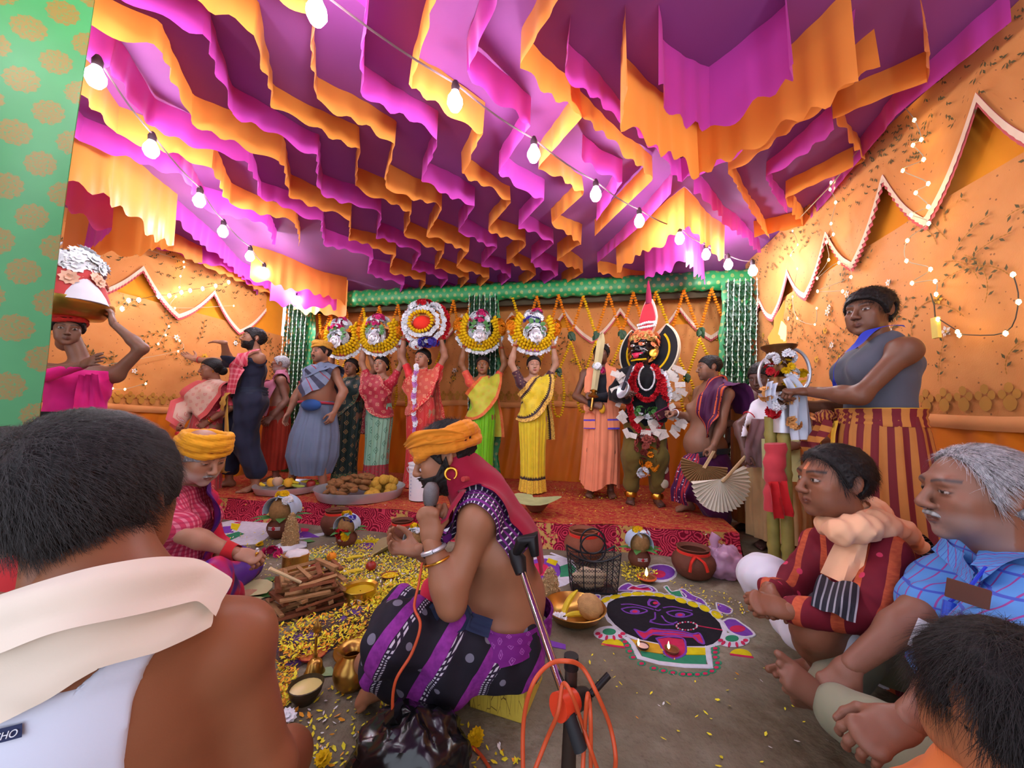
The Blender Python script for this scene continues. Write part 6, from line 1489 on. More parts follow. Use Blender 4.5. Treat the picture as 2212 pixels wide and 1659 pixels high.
# --- torch: two bamboo poles, metal holder, flame, flowers, cloths
tb = at(1690, 1000, 2.08)
def tp(x, y, dd=0.0): return at(x, y, 2.08 + dd)
t = thing('torch', 'flaming torch on two bamboo poles wrapped in red cloth and decked with flowers', 'torch', (tp(1690, 1210).x, 2.08, 0))
M_BAM = plain('green_bamboo', rgb(150, 142, 74), .5, 0, .35, .22, 14)
for (x0, y0, x1, y1, r_, dd) in ((1664, 900, 1672, 1225, .030, .06), (1692, 905, 1704, 1240, .030, 0)):
 a, c = tp(x0, y0, dd), tp(x1, y1, dd); c.z = 0; m = MB(); pts = []; rr = []
 for k in range(41): f = k / 40; pts.append(a.lerp(c, f)); rr.append(r_ * (1.15 if k % 8 == 4 else (.97 if k % 8 in (3, 5) else 1)))
 m.tube(pts, rr, 12); m.build('bamboo_pole', M_BAM, t)
m = MB(); m.tube([tp(1688, 838), tp(1690, 935)], .042, 16); m.build('steel_sleeve', M_STEEL, t)
top = tp(1682, 752); m = MB(); m.lathe([(.03, -.16), (.055, -.14), (.045, -.10), (.06, -.08), (.062, -.02), (.085, 0), (.088, .012), (.06, .015), (.05, .0)], top, 18); m.lathe([(.05, -.25), (.075, -.22), (.06, -.17), (.03, -.16)], top, 18); m.build('oil_cup', plain('sooty_brass', rgb(120, 84, 50), .45, .8), t)
m = MB(); m.tube([top + Vector((.07 + .10 * sin(a), 0, -.13 + .13 * cos(a))) for a in np.linspace(-.6, 3.6, 22)], .010, 7); m.build('ring_handle', M_STEEL, t); m = MB(); m.tube([top + Vector((-.04 - .08 * sin(a), 0, -.16 + .11 * cos(a))) for a in np.linspace(.4, 3.4, 18)], .008, 7); m.build('ring_handle', M_STEEL, t)
M_FLAME = glow('flame', (1.0, .40, .08, 1), 1.3); M_FLAMEC = glow('flame_core', (1.0, .74, .34, 1), 1.7)
m = MB(); m.tube([top + Vector((.0, 0, .01)), top + Vector((-.008, 0, .06)), top + Vector((.012, 0, .12)), top + Vector((.006, 0, .17)), top + Vector((.032, 0, .23)), top + Vector((.045, 0, .28))], [.04, .045, .030, .022, .012, .001], 10); m.build('flame', M_FLAME, t)
m = MB(); m.tube([top + Vector((.0, -.02, .03)), top + Vector((-.004, -.034, .07)), top + Vector((.012, -.022, .12)), top + Vector((.006, -.018, .16))], [.02, .022, .018, .002], 8); m.build('flame_core', M_FLAMEC, t)
for i, (x, y, n_, r_, mt, nm) in enumerate(((1664, 775, 16, .03, M_WFLO, 'white_flowers'), (1700, 770, 18, .03, M_WFLO, 'white_flowers'), (1660, 800, 8, .035, M_RFLO, 'red_flowers'), (1696, 792, 8, .035, M_MARI, 'yellow_flowers'), (1706, 810, 14, .03, M_WFLO, 'white_flowers'), (1724, 812, 8, .034, M_MARI, 'yellow_flowers'), (1698, 838, 16, .04, M_MARI, 'yellow_flowers'), (1650, 852, 10, .036, plain('cream_orange_flower', rgb(226, 164, 96)), 'cream_flowers'), (1676, 872, 24, .034, M_WFLO, 'white_flowers'), (1702, 858, 12, .036, plain('cream_orange_flower', rgb(226, 164, 96)), 'cream_flowers'), (1666, 888, 8, .036, M_RFLO, 'red_flowers'), (1712, 915, 8, .036, plain('cream_orange_flower', rgb(226, 164, 96)), 'cream_flowers'))):
 flower_heap(nm, t, tp(x + 4, y, -.06), (.030, .03, .034), n_, r_ * .72, mt, 50 + i, 1)
def cloth_strip(parent, name, mat, path, width, wd, fold=.012, nf=2.5, nu=30, nv=10, taper=None, seed=1):
 Q = catmull(path, 10); n = len(Q); q = random.Random(seed); ph = q.uniform(0, 6); m = MB()
 def fn(a, b_):
  i = min(int(b_ * (n - 1)), n - 2); c = Q[i].lerp(Q[i + 1], b_ * (n - 1) - i); tg = (Q[i + 1] - Q[i]).normalized(); w = Vector(wd); w = (w - tg * w.dot(tg)).normalized(); nn = tg.cross(w)
  tw = 1.0
  if taper: k = b_ * (len(taper) - 1); j = min(int(k), len(taper) - 2); tw = lerp(taper[j], taper[j + 1], k - j)
  return c + w * ((a - .5) * width * tw) + nn * fold * (sin(a * 2 * pi * nf + ph + 2 * b_) + .4 * sin(a * 15 + b_ * 6)), ((a - .5) * width, b_, 0)
 m.grid(fn, nv, nu); return m.build(name, mat, parent)
cloth_strip(t, 'white_cloth', cloth('white_muslin', rgb(216, 224, 240)), [tp(1700, 815, -.10), tp(1722, 850, -.1), tp(1728, 915, -.06), tp(1732, 950, -.06)], .11, (1, 0, 0), .012, 2.5, 30, 12, [.6, 1, 1.2, 1.1]); cloth_strip(t, 'white_cloth', cloth('white_muslin', rgb(216, 224, 240)), [tp(1668, 825, -.06), tp(1664, 850, -.08), tp(1672, 880, -.06)], .06, (1, 0, 0))
m = MB(); m.tube([tp(1674 + 2 * sin(k), 958 + k * 11, -.02) for k in range(14)], [.05 + .005 * sin(k * 2.1) for k in range(14)], 14); m.build('red_wrap', cloth('faded_red_wrap', rgb(196, 64, 74), .2), t)
cloth_strip(t, 'red_tail', cloth('bright_red_cloth', rgb(206, 34, 40), .2), [tp(1676, 1040, -.08), tp(1684, 1080, -.09), tp(1692, 1118, -.08)], .10, (1, 0, 0), .014, 2)
# --- seated man in maroon kurta with peach scarf
def kurta_mat():
 n = NT('maroon_ikat'); x, y, z = n.xyz(n.attr()); u = n.m('ADD', x, n.m('MULTIPLY', n.noise(n.attr(), 4.), .03)); p_ = n.scale(n.attr(), 1, 1, .7)
 c = n.mix(n.noise(n.pos(), 10.), rgb(92, 18, 36), rgb(132, 26, 44)); s_ = n.band(n.m('ADD', u, n.m('MULTIPLY', y, .9)), .105, .30); c = n.mix(s_, c, n.mix(n.noise(n.scale(n.attr(), 1, 1, 3.0), 40., 2.), rgb(150, 46, 36), rgb(220, 110, 66)))
 v = n.vor(p_, 17.0); c = n.mix(n.m('LESS_THAN', v, .17), c, rgb(206, 60, 96)); return n.done(c, .75)
p0 = at(1930, 1400, 1.5); p0.z = 0
P = Person('seated man in maroon patterned kurta with peach scarf and hands clasped', p0, radians(-100), 1.66, (142, 92, 68), build=1.02, **NEAR)
P.setw(hd=at(1800, 1040, 1.46), nk=at(1838, 1128, 1.50), shL=at(1915, 1195, 1.38), shR=at(1772, 1180, 1.66), che=at(1878, 1235, 1.52), wai=at(1915, 1330, 1.55), pel=at(1935, 1395, 1.56))
P.J['hipL'] = at(1925, 1400, 1.44); P.J['hipR'] = at(1905, 1365, 1.68); P.setw(knL=at(1755, 1365, 1.30), anL=at(1768, 1432, 1.42), toeL=at(1720, 1440, 1.40), knR=at(1660, 1255, 1.78), anR=at(1748, 1385, 1.50), toeR=at(1790, 1432, 1.34))
P.arm('L', at(1702, 1318, 1.27), (.6, -.3, -.8), 'grip', Vector((-1, .25, .15)), Vector((-.1, -.7, .7)), True); P.arm('R', at(1660, 1272, 1.45), (.6, .2, -.8), 'grip', Vector((-.6, -.6, -.35)), Vector((-.5, .4, .9)), True)
P.legs = 'free'; P.head(.12, -.02, 0, 1.16, nose=1.12, fat=.35, jaw=1.05, brow_w=1.25, eye_open=.9, look=-.004, tilak=(.75, .25, .12), stubble=.15); P.body_sdf(); P.build_body(); P.hair('receding', BLK, .013); P.strands(4500, BLK, .03, 6, lift=.10, off=.013, crown=(.02, -.06, .10))
P.shirt('kurta', kurta_mat(), 1.86, .012, .008, 26, 4, .0095, .07, .10, .6)
SC = cloth('peach_scarf_cloth', rgb(242, 188, 148), .1)
T = Sdf(.03); T.chain([at(1985, 1180, 1.56), at(1950, 1150, 1.46), at(1905, 1136, 1.40), at(1860, 1140, 1.36), at(1815, 1150, 1.37), at(1785, 1135, 1.46), at(1800, 1108, 1.58)], [.03, .042, .045, .042, .036, .03, .03]); T.chain([at(1868, 1085, 1.62), at(1890, 1100, 1.52), at(1885, 1125, 1.42), at(1850, 1145, 1.36)], [.03, .036, .036, .03])
P.shell('scarf', SC, 0, None, .006, 60, 3, .007, T, 1)
def on_surf(P, x, y, d, off, dmax):
 while d < dmax:
  q_ = at(x, y, d); f_ = float(P.sdf.at([q_])[0])
  if f_ < off: break
  d += max(.002, (f_ - off) * .6)
 return at(x, y, d)
cloth_strip(P.root, 'scarf_tail', SC, [on_surf(P, x, y, 1.0, .045, 1.36) for x, y in ((1852, 1130), (1842, 1170), (1826, 1215), (1812, 1256))], .10, (.8, -.6, .05), .008, 1.5, 30, 10, [.8, .8, .95, 1.05])
def end_mat():
 n = NT('black_striped_scarf_end'); x, y, z = n.xyz(n.attr()); return n.done(n.mix(n.band(x, .016, .28), rgb(38, 38, 48), rgb(150, 150, 160)), .8)
cloth_strip(P.root, 'scarf_border', end_mat(), [on_surf(P, x, y, 1.0, .045, 1.34) for x, y in ((1812, 1254), (1804, 1288), (1798, 1326))], .105, (.8, -.6, .05), .008, 1.5, 24, 10)
P.strip('scarf_back', end_mat(), [at(1930, 1140, 1.60), at(1985, 1170, 1.60), at(2000, 1230, 1.62)], .10, None, .03, 30, 6, .01, 4, True)
P.strip('collar', cloth('peach_collar', rgb(236, 176, 140)), [at(1845, 1085, 1.60), at(1875, 1090, 1.52), at(1880, 1115, 1.42), at(1850, 1135, 1.36)], .07, None, .02, 30, 6, .006, 3, True)
WD = cloth('white_dhoti_cloth', rgb(226, 226, 238), .06)
T = Sdf(.05); T.cone(P.J['hipR'], P.J['knR'], .11, .095).cone(P.J['knR'], P.J['knR'].lerp(P.J['anR'], .8), .095, .075).ell(at(1650, 1245, 1.74), (.10, .10, .075)).cone(P.J['hipL'], P.J['hipL'].lerp(P.J['knL'], .72), .105, .085); T.bone(P.J['pel'], P.J['pel'] + Vector((0, 0, -.05)), (0, 1, 0), .17, .16, .17, .15)
P.shell('dhoti', WD, .004, None, .008, 30, 5, .008, T)
# --- older man in blue checked shirt
BS = check_mat('blue_check_shirt', rgb(92, 154, 226), rgb(150, 70, 150), rgb(70, 90, 190), .034, .13, .036, .13)
p0 = at(2130, 1540, 1.2); p0.z = 0
P = Person('grey haired man in blue checked shirt and olive trousers sitting cross legged', p0, radians(-112), 1.68, (142, 98, 78), build=1.08, belly=.25, h=.010, hh=.0026)
P.setw(hd=at(2112, 1068, 1.10), nk=at(2160, 1180, 1.14), shL=at(2222, 1300, .98), shR=at(2030, 1252, 1.32), che=at(2160, 1330, 1.16), wai=at(2170, 1450, 1.2), pel=at(2170, 1560, 1.24))
P.J['hipL'] = at(2150, 1600, 1.06); P.J['hipR'] = at(2080, 1470, 1.36); P.setw(knR=at(1850, 1392, 1.34), anR=at(1800, 1495, 1.24), toeR=at(1680, 1440, 1.26), knL=at(2010, 1640, .95), anL=at(1815, 1535, 1.12), toeL=at(1770, 1500, 1.12))
P.arm('R', at(1836, 1440, 1.14), (.8, .1, -.4), 'cup', Vector((-.8, .1, -.9)), Vector((-.4, -.5, .8)), True); P.arm('L', at(1950, 1568, .82), (.8, -.2, -.3), 'cup', Vector((-1, .1, -.5)), Vector((.1, -.5, .9)), True); P.J['elR'] = at(1985, 1322, 1.14); P.J['elL'] = at(2085, 1480, .84)
P.J['shR'] = at(2040, 1262, 1.22); P.legs = 'free'
P.head(.06, .0, 0, 1.16, nose=1.25, fat=.3, jaw=1.0, brow_w=1.1, browcol=(.06, .05, .05), eye_open=.6, stubble=.30, stubble_col=(.34, .33, .33)); P.body_sdf(); P.build_body(); P.hair('high', GRY, .010, seed=6)
P.beard(hair_mat('white_hair', (.26, .25, .24, 1), (.42, .41, .40, 1)), .0055, False, 'moustache'); P.strands(5200, hair_mat('silver_strands', (.34, .34, .36, 1)), .034, 8, lift=.22, off=.010, w=.0004, crown=(.0, -.07, .10)); P.strands(1500, DKB, .034, 9, lift=.25, off=.010, w=.0004, crown=(.0, -.07, .10), name='dark_strands')
P.shirt('shirt', BS, .74, .014, .008, 24, 5, .0095, .078, .10, .6)
P.strip('collar', BS, [at(2212, 1175, 1.2), at(2180, 1195, 1.05), at(2128, 1225, 1.0), at(2110, 1262, 1.02)], .09, None, .022, 30, 6, .003, 3, True, taper=[.8, 1, 1.1, .5]); P.strip('collar', BS, [at(2080, 1200, 1.26), at(2072, 1215, 1.14), at(2100, 1250, 1.04)], .07, None, .022, 26, 6, .003, 4, True, taper=[.8, 1, .5])
OL = cloth('olive_trouser_cloth', rgb(150, 152, 126), .1); T = Sdf(.04)
for q, e in (('R', .93), ('L', .98)): T.cone(P.J['hip' + q], P.J['kn' + q], .105, .078).cone(P.J['kn' + q], P.J['kn' + q].lerp(P.J['an' + q], e), .076, .066)
T.bone(P.J['pel'] + Vector((0, 0, .05)), P.J['pel'], (0, 1, 0), .18, .16, .19, .17); P.shell('trousers', OL, .004, None, .008, 22, 5, .008, T)
P.strip('shirt_tail', BS, [at(2090, 1420, 1.1), at(2050, 1450, 1.04), at(1985, 1470, 1.06)], .16, [(0, .5, .6)], .01, 20, 6, .004, 3, True)
pk_ = at(2090, 1282, .93); t2 = MB(); t2.box((-.034, -.006, -.022), (.034, .006, .022), Matrix.Translation(pk_) @ Matrix.Rotation(-.75, 4, 'Z') @ Matrix.Rotation(.15, 4, 'Y')); t2.build('leather_case', plain('brown_leather', rgb(96, 58, 44), .5), P.root, False)
m = MB(); m.tube([at(2085, 1290, .99), at(2068, 1310, .985), at(2062, 1350, .985)], .004, 6); m.build('case_strap', plain('brown_leather', rgb(96, 58, 44), .5), P.root)
m = MB(); m.tube([at(2130, 1225, 1.0), at(2100, 1262, .995), at(2052, 1300, .99)], .004, 6); m.build('badge_cord', cloth('blue_cord', rgb(40, 60, 190)), P.root); m = MB(); m.tube([at(2052, 1300, .985), at(2046, 1340, .98)], .012, 8); m.build('blue_pen', plain('blue_plastic', rgb(40, 80, 200), .3), P.root)
m = MB(); m.box((-.05, -.002, -.04), (.05, .002, .04), Matrix.Translation(at(2032, 1395, 1.0)) @ Matrix.Rotation(-.9, 4, 'Z') @ Matrix.Rotation(.3, 4, 'Y')); m.build('paper_badge', plain('white_paper', rgb(230, 232, 242)), P.root, False)
# --- dark head at the lower right
p0 = at(2185, 1640, .62); p0.z = 0
P = Person('person with dark tousled hair at the lower right corner, orange light coloured into the top', p0, radians(165), 1.5, (176, 112, 74), **NEAR); P.hands = False
P.setw(hd=at(2168, 1535, .62), nk=at(2190, 1690, .62), shL=at(2060, 1800, .64), shR=at(2330, 1800, .60), che=at(2200, 1900, .64), wai=at(2200, 2100, .64), pel=at(2200, 2200, .64)); P.legs = False
for q in 'LR': P.J['el' + q] = P.J['sh' + q] + Vector((0, .1, -.2)); P.J['wr' + q] = P.J['el' + q] + Vector((0, .2, -.05)); P.J['hip' + q] = P.J['pel'] + P.d((.09 if q == 'L' else -.09, 0, 0))
P.head(.2, .15, -.2, 1.12); P.body_sdf(); P.build_body(False); P.hair('short', BLK, .016, seed=4); P.strands(10000, BLK, .06, 11, lift=.20, off=.016, w=.0004, crown=(.02, .03, .10)); P.shirt('top', cloth('orange_lit_top', rgb(220, 120, 60)), .6, .012, .006)  # orange light on the face edge is put into this garment's colour
# --- man with his back to the camera, lower left
p0 = at(300, 1600, .74); p0.z = 0
P = Person('man seen from behind in white tank top with cream towel over his shoulders', p0, radians(200), 1.72, (148, 92, 62), build=1.06, h=.008, hh=.0034)
P.setw(hd=at(205, 1085, .62), nk=at(240, 1272, .575), shR=at(505, 1385, .70), shL=at(-110, 1400, .56), che=at(230, 1520, .64), wai=at(250, 1820, .66), pel=at(265, 2060, .68))
P.J['elR'] = at(580, 1660, .76); P.J['wrR'] = at(600, 1690, .98); P.J['elL'] = at(-190, 1750, .62); P.J['wrL'] = at(-100, 1750, .85); P.J['hipR'] = at(380, 2070, .72); P.J['hipL'] = at(150, 2070, .66)
P.setw(knR=at(612, 1640, 1.04), anR=at(440, 1720, 1.2), toeR=at(380, 1720, 1.25), knL=at(-60, 1800, 1.0), anL=at(100, 1850, 1.15), toeL=at(160, 1850, 1.2)); P.legs = 'free'
P.head(.02, .05, .10, 1.14); P.body_sdf(); P.build_body(); P.hair('short', hair_mat('soft_black_hair', (.016, .014, .014, 1)), .013, seed=3); P.strands(15000, hair_mat('soft_black_strand', (.020, .017, .017, 1), (.05, .045, .045, 1)), .036, 12, lift=.13, off=.013, w=.00032, crown=(.035, .095, .062))
def on_back(x, y, d0=.62):
 """point of his back along the pixel ray"""
 d = d0 - .25
 for _ in range(60):
  q_ = at(x, y, d); f_ = float(P.sdf.at([q_])[0])
  if f_ < .007: break
  d += max(.002, f_ * .5)
 return at(x, y, d)
WT = cloth('white_tank_cloth', rgb(214, 220, 238), .04); nl = P.loc_of([P.J['nk']])[0]; sl_ = P.loc_of([P.J['shR'], P.J['shL']]); mx_ = sl_[:, 0].mean()
arm_ = P.loc_of([on_back(*q_) for q_ in ((268, 1650), (282, 1520), (310, 1450), (350, 1385), (375, 1345))])
def tank(X, Y, Z):
 w_ = mx_ - np.interp(Z, arm_[:, 2], arm_[:, 0])
 return np.maximum(np.maximum(np.abs(X - mx_) - w_, Z - nl[2] + .10 - 1.0 * np.clip(np.abs(X - mx_) - .03, 0, .08)), .05 - Z)
P.shell('tank_top', WT, .005, tank, .0015, 20, 3, .0066)
lp = [on_back(x, y) for x, y in ((-20, 1594), (14, 1586), (48, 1577))]; lp = [q_ + (CAM - q_).normalized() * .008 for q_ in lp]
cloth_strip(P.root, 'size_label', plain('navy_label', rgb(44, 52, 92)), lp, .016, (0, .1, 1), .0002, 1, 12, 2)
txt = bpy.data.curves.new('label_text', 'FONT'); txt.body = 'CHO'; txt.size = .0112; txt.align_x = 'RIGHT'; txt.extrude = .0003
o = text_mesh('label_text', txt, plain('label_white', rgb(226, 230, 240)), P.root); _d = (lp[2] - lp[0]).normalized(); _n = (CAM - lp[1]).normalized(); _n = (_n - _d * _n.dot(_d)).normalized(); _u = _n.cross(_d)
o.location = lp[2] - P.loc + _n * .0022 - _d * .002 - _u * .005; o.rotation_euler = Matrix((_d, _u, _n)).transposed().to_euler()
TW = cloth('cream_towel', rgb(236, 222, 204), .05)
P.strip('towel', TW, [on_back(x, y) for x, y in ((-60, 1445), (30, 1412), (120, 1372), (220, 1335), (330, 1315), (455, 1305))], .115, None, .012, 90, 16, .006, 3, True, taper=[1.25, 1.2, 1.1, 1.0, .85, .5], nfold=1.6, conform=.10)
P.strip('towel_fold', TW, [on_back(x, y) for x, y in ((-70, 1375), (40, 1335), (140, 1300), (240, 1278), (340, 1265), (410, 1268), (458, 1296))], .055, None, .024, 80, 10, .009, 5, True, nfold=1.2, conform=.08)
# --- sliver of a man in red at the far left edge
p0 = at(-20, 1500, .95); p0.z = 0
P = Person('dark haired man in red at the left edge behind the man with the towel', p0, radians(170), 1.6, (130, 84, 62), h=.013, hh=.004); P.hands = False; P.legs = False
P.setw(hd=at(6, 1030, .92), nk=at(10, 1180, .93), shR=at(130, 1300, .95), shL=at(-150, 1300, .9), che=at(0, 1400, .95), wai=at(0, 1550, .95), pel=at(0, 1700, .95))
for q in 'LR': P.J['el' + q] = P.J['sh' + q] + Vector((0, .1, -.2)); P.J['wr' + q] = P.J['el' + q] + Vector((0, .2, -.05)); P.J['hip' + q] = P.J['pel'] + P.d((.09 if q == 'L' else -.09, 0, 0))
P.head(); P.body_sdf(); P.build_body(False); P.hair('short', BLK, .014); P.strands(2500, BLK, .03, 14, lift=.25, off=.014, w=.0005); P.shirt('shirt', cloth('red_shirt', rgb(186, 40, 44)), .6, .012, .006)
# --- elder in orange turban tending the wood pile
p0 = at(395, 1270, 2.0); p0.z = 0
P = Person('elder with orange turban and white stubble laying a stick on the wood pile', p0, radians(66), 1.66, (182, 134, 108), h=.0095, hh=.0026)
P.setw(hd=at(436, 985, 1.92), nk=at(402, 1052, 1.98), shR=at(362, 1098, 1.82), shL=at(436, 1090, 2.12), che=at(392, 1130, 1.98), wai=at(388, 1200, 2.0), pel=at(385, 1258, 2.02))
P.J['hipR'] = at(375, 1268, 1.92); P.J['hipL'] = at(410, 1262, 2.12); P.setw(knR=at(450, 1262, 1.72), anR=at(490, 1290, 2.0), toeR=at(530, 1290, 2.05), knL=at(520, 1225, 2.25), anL=at(470, 1285, 2.05), toeL=at(430, 1290, 2.0))
P.arm('R', at(512, 1195, 1.86), (.3, .2, -1), 'pinch', Vector((1, .12, -.28)), Vector((0, -.5, .9)), True); P.J['elR'] = at(398, 1152, 1.76); P.arm('L', at(470, 1205, 2.0), (.3, .2, -1), 'cup', Vector((.3, -.3, -.9)), Vector((.5, -.5, .5)), True); P.legs = 'free'
P.head(.12, .42, 0, 1.12, nose=1.15, eye_open=.35, brow_w=.9, browcol=(.12, .10, .09), stubble=.5, stubble_col=(.55, .53, .52)); P.body_sdf(); P.build_body(); P.hair('bald', GRY, .006)
P.beard(hair_mat('white_hair', (.26, .25, .24, 1), (.42, .41, .40, 1)), .004, False, 'moustache'); P.turban(cloth('orange_turban_cloth', rgb(242, 168, 36), .12), tilt=-.22, z=.07, hgt=.055, n=6, lift=.014)
m = MB(); m.tube([P.hv((.03 * k - .06, .124 - .004 * abs(k - 2), .058 + .004 * sin(k * 3))) for k in range(5)], .010, 6); m.build('turban_trim', cloth('red_trim', rgb(200, 40, 40)), P.root)
PC = check_mat('pink_check_shirt', rgb(206, 60, 96), rgb(232, 150, 170), rgb(166, 36, 76), .022, .4, .022, .4, f=.6)
P.shirt('shirt', PC, .80, .014, .007, 26, 3, .008, .07, .06, .3)
PS = NT('purple_red_shawl'); x_, y_, z_ = PS.xyz(PS.attr()); M_PS = PS.done(PS.mix(PS.step(PS.m('ADD', y_, PS.m('MULTIPLY', PS.noise(PS.pos(), 14.), .05)), -.02, .06), rgb(84, 40, 130), rgb(206, 30, 66)), .6)
P.strip('shawl', M_PS, [at(425, 1055, 2.1), at(458, 1060, 2.02), at(466, 1110, 1.98), at(458, 1170, 1.98), at(452, 1230, 1.98)], .17, None, .02, 50, 8, .008, 3, True)
T = Sdf(.05); T.cone(P.J['hipR'], P.J['knR'], .11, .08).cone(P.J['knR'], P.J['anR'], .08, .06).cone(P.J['hipL'], P.J['knL'], .10, .085).cone(P.J['knL'], P.J['anL'], .085, .06); T.bone(P.J['pel'], P.J['pel'] + Vector((0, 0, -.02)), (1, 0, 0), .17, .15, .17, .15)
LW = NT('violet_magenta_lungi'); M_LW = LW.done(LW.mix(LW.step(LW.noise(LW.pos(), 7., 1.), .46, .54), rgb(88, 44, 148), rgb(196, 30, 76)), .5); P.shell('lungi', M_LW, .006, None, .012, 26, 3, .009, T)
P.strip('wrist_cloth', cloth('red_wrist_cloth', rgb(206, 44, 50)), [P.J['wrR'].lerp(P.J['elR'], .12) + Vector((0, .03 * cos(a), .03 * sin(a))) for a in np.linspace(0, 2 * pi, 9)], .05, [(1, 0, -.3)] * 2, .006, 30, 6, .004, 3, True);
for k in (.5, .75): m = MB(); c_ = P.J['wrR'] + Vector((.09, .012, -.01 + .02 * (k > .6))); m.tube([c_ + Vector((0, .010 * cos(a), .010 * sin(a))) for a in np.linspace(0, 2 * pi, 11)], .003, 5, False); m.ell(c_ + Vector((.004, -.008, .010)), (.008, .008, .006), None, 8, 6); m.build('finger_ring', M_SILV if k > .6 else M_GOLD, P.root)
# --- bare chested priest with microphone on the yellow block
p0 = at(1080, 1480, 1.38); p0.z = 0
P = Person('bare chested priest in orange headcloth speaking into a microphone, seated on the yellow block', p0, radians(-86), 1.66, (162, 110, 80), build=1.10, belly=.12, h=.0095, hh=.0026)
P.setw(hd=at(962, 985, 1.36), nk=at(1035, 1060, 1.40), shL=at(1032, 1122, 1.26), shR=at(1010, 1110, 1.56), che=at(1072, 1180, 1.41), wai=at(1095, 1290, 1.42), pel=at(1092, 1370, 1.42))
P.J['hipL'] = at(1075, 1395, 1.32); P.J['hipR'] = at(1070, 1375, 1.52); P.setw(knL=at(862, 1372, 1.22), anL=at(812, 1462, 1.30), toeL=at(760, 1480, 1.34), knR=at(870, 1330, 1.55), anR=at(840, 1420, 1.55), toeR=at(790, 1430, 1.55))
P.arm('L', at(932, 1172, 1.22), (.2, .2, -1), 'grip', Vector((-.18, .05, 1)), Vector((-.2, -1, .1)), True); P.J['elL'] = at(975, 1305, 1.20); P.arm('R', at(905, 1190, 1.48), (.2, .1, -1), 'cup', Vector((-.6, 0, .1)), Vector((-.2, .4, -1)), True); P.legs = 'free'
P.head(.06, .30, 0, 1.06, nose=1.1, fat=.3, stubble=.5, eye_open=.4); P.body_sdf(); P.build_body(); P.hair('short', BLK, .008); P.strands(900, BLK, .035, 15, lift=.5, off=.012, cond=lambda Q: Q[:, 2] > .085); P.beard(BLK, .006);
P.turban(cloth('saffron_headcloth', rgb(222, 136, 34), .14), tilt=.02, z=.055, hgt=.048, n=5, lift=.0145, knot=(.085, -.02, .075)); P.strip('headcloth_fold', cloth('saffron_headcloth', rgb(222, 136, 34), .14), [P.hv((.02, -.115, .07)), P.hv((.08, -.07, .085)), P.hv((.105, .0, .075)), P.hv((.085, .08, .05))], .05, [P.headR @ Vector((0, 0, 1))], .0, 30, 8, .006, 4, True, wrap=False, taper=[.5, 1, 1, .5])
m = MB(); m.tube([P.hv((.082 + .004 * cos(a), .008 + .018 * sin(a), -.052 - .018 * cos(a))) for a in np.linspace(.3, 2 * pi - .3, 18)], [.0025 + .0035 * sin(k / 17 * pi) for k in range(18)], 8); m.build('gold_hoop', M_GOLD, P.root)
def dhoti_mat():
 n = NT('black_purple_ikat'); x, y, z = n.xyz(n.attr()); w = n.m('ADD', n.m('ADD', n.m('MULTIPLY', x, .35), n.m('MULTIPLY', y, 1.0)), n.m('MULTIPLY', z, -.55)); w = n.m('ADD', w, n.m('MULTIPLY', n.noise(n.attr(), 5.), .06))
 c = n.mix(n.noise(n.pos(), 12.), rgb(20, 18, 26), rgb(40, 36, 50)); v = n.vor(n.attr(), 15.0); c = n.mix(n.m('MULTIPLY', n.m('LESS_THAN', v, .22), .7), c, rgb(140, 136, 156))
 f = n.m('FRACT', n.m('DIVIDE', n.m('ADD', w, 3.0), .17)); pb = n.m('LESS_THAN', f, .26); c = n.mix(pb, c, n.mix(n.noise(n.pos(), 60.), rgb(98, 24, 110), rgb(166, 60, 172)))
 cb = n.m('MULTIPLY', n.m('GREATER_THAN', f, .26), n.m('LESS_THAN', f, .40)); ck = n.m('MAXIMUM', n.band(w, .012, .45), n.band(n.m('ADD', x, n.m('MULTIPLY', z, .8)), .012, .45)); c = n.mix(cb, c, n.mix(ck, rgb(206, 200, 216), rgb(44, 34, 54)))
 n.bump(n.noise(n.pos(), 150.), .15, .003); return n.done(c, .8)
M_DH = dhoti_mat(); T = Sdf(.06)
T.cone(P.J['hipL'], P.J['knL'], .108, .095).cone(P.J['knL'], P.J['knL'].lerp(P.J['anL'], .62), .095, .085).cone(P.J['hipR'], P.J['knR'], .115, .09).cone(P.J['knR'], P.J['knR'].lerp(P.J['anR'], .6), .09, .08)
T.bone(P.J['pel'] + Vector((0, 0, .045)), P.J['pel'] + Vector((0, 0, -.02)), (0, 1, 0), .155, .135, .185, .16); c0 = at(960, 1430, 1.30); T.ell(c0, (.19, .11, .08)); T.ell(at(925, 1475, 1.30), (.15, .10, .055))
P.shell('dhoti', M_DH, .0, lambda X, Y, Z: np.maximum(-Z + .004 + 0 * X + 0 * Y, np.minimum(.125 - Z, Y + .10)), .014, 26, 6, .0085, T)
PB = NT('purple_band'); x_, y_, z_ = PB.xyz(PB.attr()); M_PB = PB.done(PB.mix(grid_motif(PB, x_, y_, .03, .03), rgb(120, 30, 130), rgb(170, 90, 180)), .7)
P.strip('waist_band', M_PB, [P.J['pel'] + Vector((.165 * cos(a), .165 * sin(a) , .058 + .01 * cos(a))) for a in np.linspace(-2.9, 3.3, 16)], .075, [(0, 0, 1)] * 2, .012, 80, 8, .006, 3, True)
P.strip('navy_belt', cloth('navy_belt', rgb(40, 48, 76)), [at(955, 1300, 1.24), at(1000, 1335, 1.22), at(1060, 1358, 1.20)], .05, None, .02, 30, 8, .006, 3, True)
CRM = cloth('crimson_shawl', rgb(158, 24, 56), .14); GM = check_mat('checked_gamcha', rgb(52, 40, 66), rgb(226, 222, 232), rgb(120, 40, 130), .020, .22, .024, .4, axes=(0, 1))
